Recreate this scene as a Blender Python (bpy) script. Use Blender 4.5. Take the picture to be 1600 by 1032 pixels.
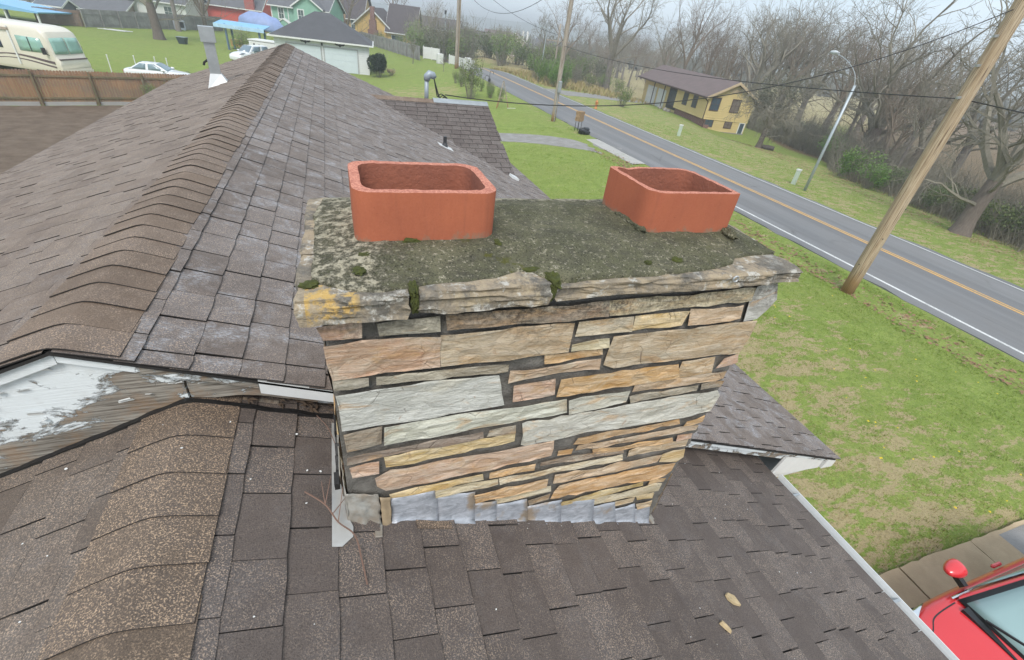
import bpy, bmesh, math, random
import numpy as np
from mathutils import Vector, Matrix, noise
from math import sin, cos, pi, radians, sqrt, exp

scene = bpy.context.scene
for o in list(bpy.data.objects):
    bpy.data.objects.remove(o)
COL = scene.collection
random.seed(7)

# ---------------------------------------------------------------- camera, sky, sun, exposure
EYE = Vector((0, 0, 5.5))
YAW, PITCH, ROLL, FPX = -0.403386, 0.593664, 0.139009, 706.1   # FPX: focal length for a 1600 px wide picture
def cam_axes():
    f = Vector((0, cos(PITCH), -sin(PITCH))); r = Vector((1, 0, 0)); u = Vector((0, sin(PITCH), cos(PITCH)))
    r2 = r*cos(ROLL) + u*sin(ROLL); u2 = -r*sin(ROLL) + u*cos(ROLL)
    rz = Matrix.Rotation(YAW, 3, 'Z')
    return rz @ r2, rz @ u2, rz @ f
CR, CU, CF = cam_axes()
cd = bpy.data.cameras.new('camera'); cam = bpy.data.objects.new('camera', cd); COL.objects.link(cam)
cd.sensor_fit = 'HORIZONTAL'; cd.sensor_width = 36.0; cd.lens = FPX/1600*36; cd.clip_start = 0.02; cd.clip_end = 9000
mw = Matrix((CR, CU, -CF)).transposed().to_4x4(); mw.translation = EYE
cam.matrix_world = mw
scene.camera = cam

SUN_EL, SUN_AZ = radians(52), radians(205)      # azimuth clockwise from +Y
wd = bpy.data.worlds.new('World'); scene.world = wd; wd.use_nodes = True
nt = wd.node_tree; nt.nodes.clear()
_o = nt.nodes.new('ShaderNodeOutputWorld'); _b = nt.nodes.new('ShaderNodeBackground')
_s = nt.nodes.new('ShaderNodeTexSky'); _s.sky_type = 'NISHITA'; _s.sun_disc = False
_s.sun_elevation = SUN_EL; _s.sun_rotation = SUN_AZ; _s.dust_density = 3.0; _s.air_density = 1.2
_tc = nt.nodes.new('ShaderNodeTexCoord')
_mp = nt.nodes.new('ShaderNodeMapping'); _mp.inputs['Scale'].default_value = (1.0, 1.0, 5.0)
_n = nt.nodes.new('ShaderNodeTexNoise'); _n.inputs['Scale'].default_value = 2.2; _n.inputs['Detail'].default_value = 5
_r = nt.nodes.new('ShaderNodeValToRGB')      # the overcast cloud deck: even pale blue-grey with faint streaks
_r.color_ramp.elements[0].position = 0.35; _r.color_ramp.elements[0].color = (5.3, 6.35, 7.35, 1)
_r.color_ramp.elements[1].position = 0.68; _r.color_ramp.elements[1].color = (6.6, 7.5, 8.3, 1)
_m = nt.nodes.new('ShaderNodeMix'); _m.data_type = 'RGBA'; _m.inputs[0].default_value = 0.86
L = nt.links.new
L(_tc.outputs['Generated'], _mp.inputs[0]); L(_mp.outputs[0], _n.inputs['Vector']); L(_n.outputs['Fac'], _r.inputs[0])
L(_s.outputs[0], _m.inputs[6]); L(_r.outputs[0], _m.inputs[7]); L(_m.outputs[2], _b.inputs['Color']); L(_b.outputs[0], _o.inputs[0])
_b.inputs['Strength'].default_value = 0.088

sl = bpy.data.lights.new('sun', 'SUN'); sl.energy = 1.5; sl.angle = radians(22); sl.color = (1.0, 0.96, 0.9)
so = bpy.data.objects.new('sun', sl); COL.objects.link(so)
_d = Vector((sin(SUN_AZ)*cos(SUN_EL), cos(SUN_AZ)*cos(SUN_EL), sin(SUN_EL)))
so.rotation_euler = (-_d).to_track_quat('-Z', 'Y').to_euler(); so.location = (0, -10, 40)

vs = scene.view_settings; vs.view_transform = 'Standard'; vs.look = 'None'; vs.gamma = 1.0; vs.use_curve_mapping = False
vs.exposure = 0.92
scene.cycles.use_denoising = True
scene.cycles.max_bounces = 6; scene.cycles.diffuse_bounces = 3; scene.cycles.glossy_bounces = 3
scene.cycles.transmission_bounces = 4; scene.cycles.transparent_max_bounces = 6; scene.cycles.volume_bounces = 0
scene.cycles.sample_clamp_indirect = 6

# ---------------------------------------------------------------- helpers
def tag(o, label=None, cat=None, group=None, kind=None):
    if label: o['label'] = label
    if cat: o['category'] = cat
    if group: o['group'] = group
    if kind: o['kind'] = kind
    return o
def empty(name, loc=(0, 0, 0), rz=0, **k):
    o = bpy.data.objects.new(name, None); COL.objects.link(o); o.location = loc; o.rotation_euler = (0, 0, rz)
    o.empty_display_size = 0.2
    return tag(o, **k)
def link(name, me, parent=None, loc=None, rot=None, **k):
    o = bpy.data.objects.new(name, me); COL.objects.link(o)
    if parent is not None: o.parent = parent
    if loc is not None: o.location = loc
    if rot is not None: o.rotation_euler = rot
    return tag(o, **k)
def copy_tree(o, parent=None):
    c = o.copy(); COL.objects.link(c); c.parent = parent
    for ch in list(o.children): copy_tree(ch, c)
    return c

class MB:
    """collects faces; build() makes ONE mesh object"""
    def __init__(s): s.v = []; s.f = []; s.att = []
    def add(s, v, f, a=None):
        n = len(s.v); s.v += [tuple(p) for p in v]; s.f += [tuple(i+n for i in q) for q in f]
        if a is not None: s.att += [a]*len(f)
        return s
    def box(s, x0, x1, y0, y1, z0, z1, a=None):
        return s.add([(x0,y0,z0),(x1,y0,z0),(x1,y1,z0),(x0,y1,z0),(x0,y0,z1),(x1,y0,z1),(x1,y1,z1),(x0,y1,z1)],
                     [(3,2,1,0),(4,5,6,7),(0,1,5,4),(1,2,6,5),(2,3,7,6),(3,0,4,7)], a)
    def obox(s, c, half, rot=None):
        R = rot if rot is not None else Matrix.Identity(3)
        c = Vector(c); vs = []
        for dz in (-1, 1):
            for dx, dy in ((-1,-1),(1,-1),(1,1),(-1,1)):
                vs.append(c + R @ Vector((dx*half[0], dy*half[1], dz*half[2])))
        return s.add(vs, [(3,2,1,0),(4,5,6,7),(0,1,5,4),(1,2,6,5),(2,3,7,6),(3,0,4,7)])
    def bar(s, a, b, w, h=None):
        """square bar from a to b"""
        a, b = Vector(a), Vector(b); d = b-a; q = d.to_track_quat('X', 'Z').to_matrix()
        return s.obox((a+b)/2, (d.length/2, w/2, (h or w)/2), q)
    def prism(s, poly, fn, a, b):
        """poly: list of 2-D points, fn(p, t) -> 3-D"""
        n = len(poly); v = [fn(p, a) for p in poly] + [fn(p, b) for p in poly]
        f = [tuple(range(n))[::-1], tuple(range(n, 2*n))] + [(i, (i+1) % n, n+(i+1) % n, n+i) for i in range(n)]
        return s.add(v, f)
    def tube(s, pts, rads, n=8, cap=True):
        pts = [Vector(p) for p in pts]
        if not hasattr(rads, '__len__'): rads = [rads]*len(pts)
        vs = []; ref = None
        for i, p in enumerate(pts):
            d = (pts[min(i+1, len(pts)-1)] - pts[max(i-1, 0)])
            if d.length < 1e-9: d = Vector((0, 0, 1))
            d.normalize()
            if ref is None:
                ref = d.orthogonal().normalized()
            else:
                ref = (ref - d*ref.dot(d))
                ref = ref.normalized() if ref.length > 1e-6 else d.orthogonal().normalized()
            e = d.cross(ref)
            for k in range(n):
                t = 2*pi*k/n
                vs.append(p + (ref*cos(t) + e*sin(t))*rads[i])
        f = []
        for i in range(len(pts)-1):
            for k in range(n):
                k2 = (k+1) % n
                f.append((i*n+k, i*n+k2, (i+1)*n+k2, (i+1)*n+k))
        if cap:
            f.append(tuple(range(n))[::-1]); m = (len(pts)-1)*n; f.append(tuple(m+k for k in range(n)))
        return s.add(vs, f)
    def lathe(s, prof, n=16, c=(0, 0, 0)):
        vs = [(c[0]+r*cos(2*pi*k/n), c[1]+r*sin(2*pi*k/n), c[2]+z) for r, z in prof for k in range(n)]
        f = [(i*n+k, i*n+(k+1) % n, (i+1)*n+(k+1) % n, (i+1)*n+k) for i in range(len(prof)-1) for k in range(n)]
        f.append(tuple(range(n))[::-1]); m = (len(prof)-1)*n; f.append(tuple(m+k for k in range(n)))
        return s.add(vs, f)
    def mesh(s, name, mat, smooth=False, attname=None):
        me = bpy.data.meshes.new(name); me.from_pydata(s.v, [], s.f); me.update()
        if mat: me.materials.append(mat)
        if smooth: me.polygons.foreach_set('use_smooth', [True]*len(me.polygons))
        if attname:
            at = me.attributes.new(attname, 'FLOAT', 'FACE'); at.data.foreach_set('value', np.array(s.att, dtype=np.float32))
        return me
    def build(s, name, mat, parent=None, loc=None, rot=None, smooth=False, attname=None, **k):
        return link(name, s.mesh(name, mat, smooth, attname), parent, loc, rot, **k)

def bevel(o, w=0.01, seg=2):
    m = o.modifiers.new('bevel', 'BEVEL'); m.width = w; m.segments = seg; m.limit_method = 'ANGLE'; m.angle_limit = radians(35)
    return o

# ---------------------------------------------------------------- materials
class N:
    def __init__(s, name):
        s.m = bpy.data.materials.new(name); s.m.use_nodes = True; s.t = s.m.node_tree; s.t.nodes.clear()
        s.out = s.t.nodes.new('ShaderNodeOutputMaterial'); s.p = s.t.nodes.new('ShaderNodeBsdfPrincipled')
        s.t.links.new(s.p.outputs[0], s.out.inputs[0])
    def _in(s, sock, v):
        if v is None: return
        if hasattr(v, 'is_output'): s.t.links.new(v, sock)
        elif isinstance(v, (tuple, list)) and len(v) == 3 and sock.type == 'RGBA': sock.default_value = (*v, 1)
        else: sock.default_value = v
    def pos(s): return s.t.nodes.new('ShaderNodeNewGeometry').outputs['Position']
    def objc(s): return s.t.nodes.new('ShaderNodeTexCoord').outputs['Object']
    def normal(s): return s.t.nodes.new('ShaderNodeNewGeometry').outputs['Normal']
    def oi(s, k='Random'): return s.t.nodes.new('ShaderNodeObjectInfo').outputs[k]
    def att(s, name, k='Fac'):
        n = s.t.nodes.new('ShaderNodeAttribute'); n.attribute_name = name; return n.outputs[k]
    def map(s, vec, scale=(1, 1, 1), loc=(0, 0, 0), rot=(0, 0, 0)):
        n = s.t.nodes.new('ShaderNodeMapping'); s._in(n.inputs[0], vec)
        n.inputs['Scale'].default_value = scale; n.inputs['Location'].default_value = loc; n.inputs['Rotation'].default_value = rot
        return n.outputs[0]
    def addv(s, a, b):
        n = s.t.nodes.new('ShaderNodeVectorMath'); n.operation = 'ADD'; s._in(n.inputs[0], a); s._in(n.inputs[1], b); return n.outputs[0]
    def noise(s, vec, scale, detail=3, rough=0.5, dist=0.0):
        n = s.t.nodes.new('ShaderNodeTexNoise'); s._in(n.inputs['Vector'], vec); n.inputs['Scale'].default_value = scale
        n.inputs['Detail'].default_value = detail; n.inputs['Roughness'].default_value = rough; n.inputs['Distortion'].default_value = dist
        return n.outputs['Fac']
    def voro(s, vec, scale, feature='F1', out='Distance'):
        n = s.t.nodes.new('ShaderNodeTexVoronoi'); n.feature = feature; s._in(n.inputs['Vector'], vec); n.inputs['Scale'].default_value = scale
        return n.outputs[out]
    def ramp(s, fac, *stops):
        n = s.t.nodes.new('ShaderNodeValToRGB'); e = n.color_ramp.elements
        while len(e) < len(stops): e.new(0.5)
        for i, (p, c) in enumerate(stops):
            e[i].position = p; e[i].color = (*c, 1) if isinstance(c, (tuple, list)) else (c, c, c, 1)
        s._in(n.inputs[0], fac); return n.outputs[0]
    def mix(s, fac, a, b, blend='MIX'):
        n = s.t.nodes.new('ShaderNodeMix'); n.data_type = 'RGBA'; n.blend_type = blend
        s._in(n.inputs[0], fac); s._in(n.inputs[6], a); s._in(n.inputs[7], b); return n.outputs[2]
    def math(s, op, a, b=0.0, clamp=False):
        n = s.t.nodes.new('ShaderNodeMath'); n.operation = op; n.use_clamp = clamp; s._in(n.inputs[0], a); s._in(n.inputs[1], b); return n.outputs[0]
    def xyz(s, vec):
        n = s.t.nodes.new('ShaderNodeSeparateXYZ'); s._in(n.inputs[0], vec); return n.outputs
    def hsv(s, col, h=0.5, sat=1.0, val=1.0):
        n = s.t.nodes.new('ShaderNodeHueSaturation'); s._in(n.inputs['Hue'], h); s._in(n.inputs['Saturation'], sat); s._in(n.inputs['Value'], val)
        s._in(n.inputs['Color'], col); return n.outputs[0]
    def bump(s, h, strength=0.5, dist=0.01, nrm=None):
        n = s.t.nodes.new('ShaderNodeBump'); n.inputs['Strength'].default_value = strength; n.inputs['Distance'].default_value = dist
        s._in(n.inputs['Height'], h); s._in(n.inputs['Normal'], nrm); return n.outputs[0]
    def done(s, base, rough=0.8, bump=None, metal=0.0, spec=0.5, coat=None, trans=None, ior=None):
        s._in(s.p.inputs['Base Color'], base); s._in(s.p.inputs['Roughness'], rough); s._in(s.p.inputs['Normal'], bump)
        s._in(s.p.inputs['Metallic'], metal); s._in(s.p.inputs['Specular IOR Level'], spec)
        if coat: s._in(s.p.inputs['Coat Weight'], coat); s.p.inputs['Coat Roughness'].default_value = 0.04
        if trans: s._in(s.p.inputs['Transmission Weight'], trans)
        if ior: s.p.inputs['IOR'].default_value = ior
        return s.m
def hx(h):
    """sRGB hex -> linear"""
    c = [int(h[i:i+2], 16)/255 for i in (0, 2, 4)]
    return tuple(x/12.92 if x <= 0.04045 else ((x+0.055)/1.055)**2.4 for x in c)
def simple(name, c, rough=0.7, var=0.25, scale=3.0, bump=0.0, bscale=40.0, metal=0.0, spec=0.5, c2=None, stretch=(1, 1, 1)):
    """plain weathered surface: colour with uneven dirt and fine relief"""
    n = N(name); p = n.map(n.pos(), stretch)
    f = n.noise(p, scale, 4, 0.6); g = n.noise(p, scale*9, 3, 0.6)
    c2 = c2 or tuple(x*(1-var) for x in c)
    col = n.mix(n.ramp(f, (0.35, 0.0), (0.65, 1.0)), c, c2)
    col = n.mix(0.35, col, n.mix(g, tuple(x*0.75 for x in c), tuple(min(1, x*1.2) for x in c)))
    b = n.bump(n.noise(p, bscale, 3, 0.6), bump, 0.01) if bump else None
    return n.done(col, rough, b, metal, spec)

def shingle_mat(name, dark, mid, light, grey, wear=0.0, grain=1.0, patchy=False):
    n = N(name); p = n.pos()
    rnd = n.math('FRACT', n.math('ADD', n.oi(), n.att('tab')))
    rnd2 = n.math('FRACT', n.math('MULTIPLY', rnd, 7.31))
    g1 = n.noise(p, 225, 2, 0.75); g2 = n.noise(n.addv(p, (3.1, 1.7, 9.2)), 260, 2, 0.6)
    big = n.noise(p, 2.3, 3, 0.6); med = n.noise(p, 11, 4, 0.65)
    base = n.mix(n.math('ADD', 0.25, n.math('MULTIPLY', rnd, 0.6)), dark, mid)
    base = n.mix(n.ramp(n.math('ADD', n.math('MULTIPLY', med, 0.7), n.math('MULTIPLY', rnd2, 0.3)), (0.35, 0.0), (0.7, 0.75)), base, grey)
    base = n.mix(n.ramp(big, (0.4, 0.0), (0.68, 0.45)), base, tuple(x*0.72 for x in dark))
    dens = n.math('MULTIPLY', n.ramp(n.math('ADD', med, n.math('MULTIPLY', rnd2, 0.25)), (0.42, 0.12), (0.75, 1.0)), grain)
    if patchy: dens = n.math('MULTIPLY', dens, n.ramp(n.math('ADD', n.math('MULTIPLY', rnd2, 0.8), n.math('MULTIPLY', big, 0.7)), (0.40, 0.38), (0.85, 1.0)))
    sp = n.ramp(g1, (0.53, 0.0), (0.60, 1.0))
    col = n.mix(n.math('MULTIPLY', sp, dens, True), base, light)
    dk = n.ramp(g2, (0.38, 1.0), (0.47, 0.0))
    col = n.mix(n.math('MULTIPLY', dk, 0.55), col, tuple(x*0.4 for x in dark))
    if wear:
        w = n.ramp(n.noise(n.addv(p, (7, 2, 1)), 6.5, 6, 0.72, 0.6), (0.50, 0.0), (0.66, 1.0))
        w2 = n.ramp(n.noise(n.map(p, (1, 2.5, 1)), 60, 3, 0.7), (0.45, 0.15), (0.62, 1.0))
        col = n.mix(n.math('MULTIPLY', n.math('MULTIPLY', w, w2), wear, True), col, (0.42, 0.43, 0.46))
    h = n.math('ADD', n.math('MULTIPLY', g1, 1.0), n.math('MULTIPLY', n.noise(p, 35, 2), 0.9))
    return n.done(col, 0.78, n.bump(h, 0.55, 0.004), spec=0.35)
# ================================================================ the ground
def sst(a, b, x):
    t = min(1.0, max(0.0, (x-a)/(b-a))); return t*t*(3-2*t)
def gz(x, y):
    z = -0.3*sst(5, 16, x)
    if x > 20.2: z -= 0.075*min(x-20.2, 3.8)
    if x > 24: z -= 0.075*(min(x, 60)-24)
    z -= 1.4*sst(4, 36, y)*(1-sst(4, 16, x))
    z -= 0.02*max(0, y-130)
    z -= 0.10*exp(-((x-15.1)/0.5)**2)
    z -= 0.85*exp(-(((x-43)/5.0)**2+((y-42)/6.0)**2))
    z -= 1.2*sst(68, 95, y)*sst(12, 17, x)*(1-sst(24, 30, x))
    return z
def bumps(x, y):
    if abs(x) > 120 or y > 160: return 0.0
    return 0.03*noise.noise((x*0.6, y*0.6, 0)) + 0.015*noise.noise((x*1.9, y*1.9, 3))
def axis(lo, hi, step, far_lo, far_hi, extra=()):
    a = list(np.arange(lo, hi+step/2, step)) + list(extra); s = step; v = lo
    while v > far_lo: s *= 1.35; v -= s; a.append(v)
    s = step; v = hi
    while v < far_hi: s *= 1.35; v += s; a.append(v)
    return sorted(a)
XS = axis(-50, 62, 0.8, -3500, 3500, (16.25, 16.42, 16.6, 23.75, 23.98, 24.15, 5.0, 5.4))
YS = axis(-14, 112, 0.8, -3000, 4500, (1.23, 1.31))
def in_drive(x, y):
    return 5.05 < x < 14.5 and -4.6 < y < 1.24
gv = []; zone = []
for y in YS:
    for x in XS:
        z = gz(x, y) + bumps(x, y)*(0 if 15.9 < x < 24.4 else 1)
        if 16.43 < x < 23.97 and y < 100: z -= 0.10
        if in_drive(x, y): z -= 0.09
        if -2.4 < x < 3.0 and -3.6 < y < 12: z -= 0.05
        d = sqrt(x*x+y*y)
        if d > 420: z += 9*sst(420, 1500, d)*max(0.0, noise.noise((x*0.0016, y*0.0016, 1))+0.1) - 6
        gv.append((x, y, z))
        yf_ = 31.2+(x+24.5)*0.4126; soil = sst(-1.5, -4.0, x)*sst(yf_+0.4, yf_-0.6, y)*sst(-16, -8, y)
        if 24.3 < x < 400: leaf = sst(2.0, 6.0, x-(29.5+0.30*(y-10)+5*sst(26, 36, y)))*sst(0.0, -10.0, y-52-0.55*max(0, x-60))
        else: leaf = 0.0
        leaf = max(leaf, 0.95*exp(-((x-15.15)/0.33)**2)*sst(30, 20, y))
        straw = 0.56*sst(14.5, 9.0, x)*sst(3.0, 4.5, x)*sst(20, 7, y) + 0.35*exp(-((x-15.9)/0.5)**2)
        straw = max(straw, 0.9*sst(24, 30, x)*sst(58, 70, y))
        straw = max(straw, 0.55*exp(-((x-25.2)/1.2)**2), 0.42*(1 if 24 < x < 40 else 0), 0.5*sst(62, 60, y)*exp(-((y-47-0.2*x)/4)**2)*(1 if x < 12 else 0))
        zone.append((soil, straw, leaf, 1.0))
nx = len(XS)
gf = [(j*nx+i, j*nx+i+1, (j+1)*nx+i+1, (j+1)*nx+i) for j in range(len(YS)-1) for i in range(nx-1)]
me = bpy.data.meshes.new('ground'); me.from_pydata(gv, [], gf); me.update()
me.polygons.foreach_set('use_smooth', [True]*len(me.polygons))
ca = me.attributes.new('zone', 'FLOAT_COLOR', 'POINT'); ca.data.foreach_set('color', np.array(zone, dtype=np.float32).ravel())
def ground_mat():
    n = N('lawn_soil'); p = n.pos(); z = n.t.nodes.new('ShaderNodeSeparateColor'); n._in(z.inputs[0], n.att('zone', 'Color'))
    w = n.noise(p, 0.35, 3, 0.6); a = n.noise(p, 1.6, 5, 0.65); b = n.noise(p, 7.0, 5, 0.7); c = n.noise(p, 40, 3, 0.7)
    ps = n.noise(n.map(p, (0.6, 1.5, 1), rot=(0, 0, 0.5)), 2.1, 8, 0.78)
    green = n.mix(n.ramp(a, (0.3, 0.0), (0.7, 1.0)), (0.155, 0.225, 0.034), (0.26, 0.335, 0.075))
    green = n.mix(n.ramp(w, (0.42, 0.0), (0.62, 0.8)), green, (0.22, 0.27, 0.06))
    green = n.mix(n.ramp(b, (0.4, 0.0), (0.72, 0.7)), green, (0.095, 0.175, 0.026))
    straw = n.mix(b, (0.27, 0.20, 0.115), (0.50, 0.39, 0.24))
    sfac = n.math('ADD', n.math('MULTIPLY', z.outputs[1], 1.0), n.math('MULTIPLY', n.math('SUBTRACT', ps, 0.54), 4.6))
    sfac = n.ramp(sfac, (0.26, 0.06), (0.46, 0.85))
    col = n.mix(sfac, green, straw)
    col = n.mix(n.ramp(c, (0.36, 0.45), (0.48, 0.0)), col, (0.06, 0.06, 0.022)); col = n.mix(n.ramp(n.noise(n.addv(p, (5, 5, 5)), 22, 4, 0.75), (0.54, 0.0), (0.66, 0.5)), col, (0.42, 0.36, 0.19))
    soil = n.mix(n.ramp(a, (0.35, 0.0), (0.65, 1.0)), (0.115, 0.083, 0.060), (0.18, 0.135, 0.10))
    soil = n.mix(n.ramp(b, (0.5, 0.0), (0.8, 0.35)), soil, (0.075, 0.065, 0.045))
    f = n.ramp(n.math('ADD', z.outputs[0], n.math('MULTIPLY', n.math('SUBTRACT', a, 0.5), 1.0)), (0.38, 0.0), (0.58, 1.0))
    col = n.mix(f, col, soil)
    leaf = n.mix(n.ramp(c, (0.38, 0.0), (0.62, 1.0)), (0.07, 0.048, 0.032), (0.26, 0.165, 0.10))
    f = n.ramp(n.math('ADD', z.outputs[2], n.math('MULTIPLY', n.math('SUBTRACT', b, 0.5), 1.1)), (0.42, 0.0), (0.6, 0.92))
    col = n.mix(f, col, leaf)
    h = n.math('ADD', n.math('MULTIPLY', b, 0.5), n.math('MULTIPLY', c, 0.5))
    return n.done(col, 0.95, n.bump(h, 0.6, 0.08), spec=0.15)
me.materials.append(ground_mat())
link('ground', me, kind='structure')

# ---------------------------------------------------------------- road
def asphalt():
    n = N('old_asphalt'); p = n.pos()
    lanes = n.noise(n.map(p, (1.0, 0.03, 1)), 1.1, 4, 0.6); g = n.noise(p, 90, 2, 0.7); b = n.noise(p, 0.8, 5, 0.6)
    col = n.mix(n.ramp(lanes, (0.40, 0.0), (0.60, 1.0)), (0.145, 0.147, 0.155), (0.215, 0.215, 0.22))
    col = n.mix(n.ramp(b, (0.4, 0.0), (0.75, 0.5)), col, (0.17, 0.16, 0.155))
    col = n.mix(0.3, col, n.mix(g, (0.04, 0.04, 0.04), (0.32, 0.31, 0.30)))
    crack = n.ramp(n.voro(n.map(p, (0.35, 0.10, 1)), 1.0, 'DISTANCE_TO_EDGE'), (0.0, 1.0), (0.012, 0.0))
    col = n.mix(n.math('MULTIPLY', crack, n.ramp(b, (0.5, 0.0), (0.7, 0.6))), col, (0.06, 0.06, 0.06))
    return n.done(col, 0.85, n.bump(g, 0.3, 0.01), spec=0.3)
M_ASPH = asphalt()
RX = [16.45, 17.0, 18.6, 20.2, 21.8, 23.4, 23.95]
RY = list(np.arange(-60, 97, 0.75))
def drape(name, xs, ys, lift, mat, skirt=0.0, jag=0.0, **k):
    m = MB(); w = len(xs)
    for y in ys:
        for i, x in enumerate(xs):
            xx = x
            if jag and i in (0, w-1): xx += jag*noise.noise((x*3.1, y*0.9, 5))
            m.v.append((xx, y, gz(x, y)+lift))
    m.f = [(j*w+i, j*w+i+1, (j+1)*w+i+1, (j+1)*w+i) for j in range(len(ys)-1) for i in range(w-1)]
    if skirt:
        n0 = len(m.v)
        for side in (0, w-1):
            b0 = len(m.v)
            for j in range(len(ys)):
                q = m.v[j*w+side]; m.v.append((q[0], q[1], q[2]-skirt))
            for j in range(len(ys)-1):
                f = (j*w+side, (j+1)*w+side, b0+j+1, b0+j)
                m.f.append(f if side == 0 else f[::-1])
    return m.build(name, mat, **k)
road = drape('road', RX, RY, 0.012, M_ASPH, skirt=0.14, jag=0.24, kind='structure')
def paint_mat(name, c):
    n = N(name); p = n.pos(); w = n.noise(p, 26, 4, 0.7); b = n.noise(p, 2.0, 3, 0.6)
    f = n.ramp(n.math('ADD', n.math('MULTIPLY', w, 0.7), n.math('MULTIPLY', b, 0.3)), (0.42, 0.0), (0.62, 0.65))
    return n.done(n.mix(f, c, (0.2, 0.2, 0.2)), 0.7, spec=0.3)
M_WHITE = paint_mat('road_paint_white', (0.72, 0.72, 0.70)); M_YEL = paint_mat('road_paint_yellow', (0.72, 0.40, 0.09))
for nm, x, m in (('edge_line', 16.98, M_WHITE), ('edge_line', 23.55, M_WHITE), ('centre_line', 20.075, M_YEL), ('centre_line', 20.285, M_YEL)):
    ys = RY if x != 16.98 else [y for y in RY if y < 17.2]
    drape(nm, [x-0.06, x+0.06], ys, 0.017, m).parent = road

def strip(name, path, width, lift, mat, thick=0.1, **k):
    """a draped band that follows a plan path"""
    m = MB(); P = [Vector((*p, 0)) for p in path]; n = len(P)
    for i, p in enumerate(P):
        d = (P[min(i+1, n-1)]-P[max(i-1, 0)]).normalized(); s = Vector((-d.y, d.x, 0))
        w = width[i] if hasattr(width, '__len__') else width
        for t in (-.5, -.17, .17, .5):
            q = p+s*w*t; q.z = gz(q.x, q.y)+lift+0.012*noise.noise((q.x*2, q.y*2, 1)); m.v.append(q)
        for t in (-.5, .5):
            q = p+s*w*t; q.z = gz(q.x, q.y)+lift-thick; m.v.append(q)
    for i in range(n-1):
        a, b = i*6, (i+1)*6
        m.f += [(a, a+1, b+1, b), (a+1, a+2, b+2, b+1), (a+2, a+3, b+3, b+2), (a+4, a, b, b+4), (a+3, a+5, b+5, b+3)]
    m.v = [tuple(v) for v in m.v]
    return m.build(name, mat, **k)
def bez(pts, n=24):
    """Catmull-Rom through plan points"""
    out = []; P = [pts[0]] + list(pts) + [pts[-1]]
    for i in range(1, len(P)-2):
        for t in np.linspace(0, 1, n, endpoint=False):
            a, b, c, d = P[i-1], P[i], P[i+1], P[i+2]
            out.append(tuple(0.5*((2*b[k])+(-a[k]+c[k])*t+(2*a[k]-5*b[k]+4*c[k]-d[k])*t*t+(-a[k]+3*b[k]-3*c[k]+d[k])*t**3) for k in range(len(a))))
    out.append(tuple(pts[-1])); return out
M_GRAVEL = simple('worn_gravel', (0.27, 0.26, 0.25), 0.95, 0.3, 2.0, 0.6, 30, c2=(0.17, 0.155, 0.135))
M_CONC = simple('aged_concrete', (0.46, 0.35, 0.225), 0.9, 0.2, 1.6, 0.35, 60, c2=(0.31, 0.23, 0.14))
M_CONC2 = simple('pale_concrete', (0.40, 0.385, 0.36), 0.9, 0.2, 1.2, 0.3, 60)
strip('driveway', bez([(3.0, 31.6), (7.5, 30.9), (11.5, 29.0), (14.2, 26.9), (16.3, 25.3)]), 2.3, 0.015, M_GRAVEL, kind='structure')
strip('driveway_apron', bez([(15.95, 28.4), (15.95, 25.5), (16.02, 22.6)], 8), 0.85, 0.03, M_CONC2, kind='structure')
strip('neighbour_driveway', bez([(24.0, 54), (28, 56.5), (34, 59.5), (42.5, 64.5)]), [3.8]*73, 0.02, M_GRAVEL, kind='structure')

# concrete drive beside the house, cast in slabs
dr = MB().box(5.12, 14.4, -4.5, 1.14, -0.3, -0.075).build('house_driveway', M_GRAVEL, kind='structure')
xj = [5.06, 6.69, 8.32, 9.95, 11.58, 13.2]
def slab_mesh(w, d, seed):
    rnd = random.Random(seed); m = MB(); pts = []
    def edge(a, b, n):
        for i in range(n):
            t = i/n; x = a[0]+(b[0]-a[0])*t; y = a[1]+(b[1]-a[1])*t
            pts.append((x+rnd.uniform(-.012, .012), y+rnd.uniform(-.012, .012)))
    edge((0, 0), (w, 0), 9); edge((w, 0), (w, d), 9); edge((w, d), (0, d), 12); edge((0, d), (0, 0), 9)
    m.prism(pts, lambda p, t: (p[0], p[1], t), -0.10, 0.0)
    return m.mesh('slab', M_CONC)
k = 0
for i in range(len(xj)-1):
    for y0, d in ((-0.42, 1.65), (-2.1, 1.65), (-3.78, 1.65)):
        me_ = slab_mesh(1.59, d-0.03, k); k += 1
        link('concrete_slab', me_, dr, (xj[i]+0.012, y0, gz(xj[i]+0.8, 0)+0.035+random.uniform(-.006, .006)), (0, random.uniform(-.004, .004)+0.02, 0))

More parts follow.
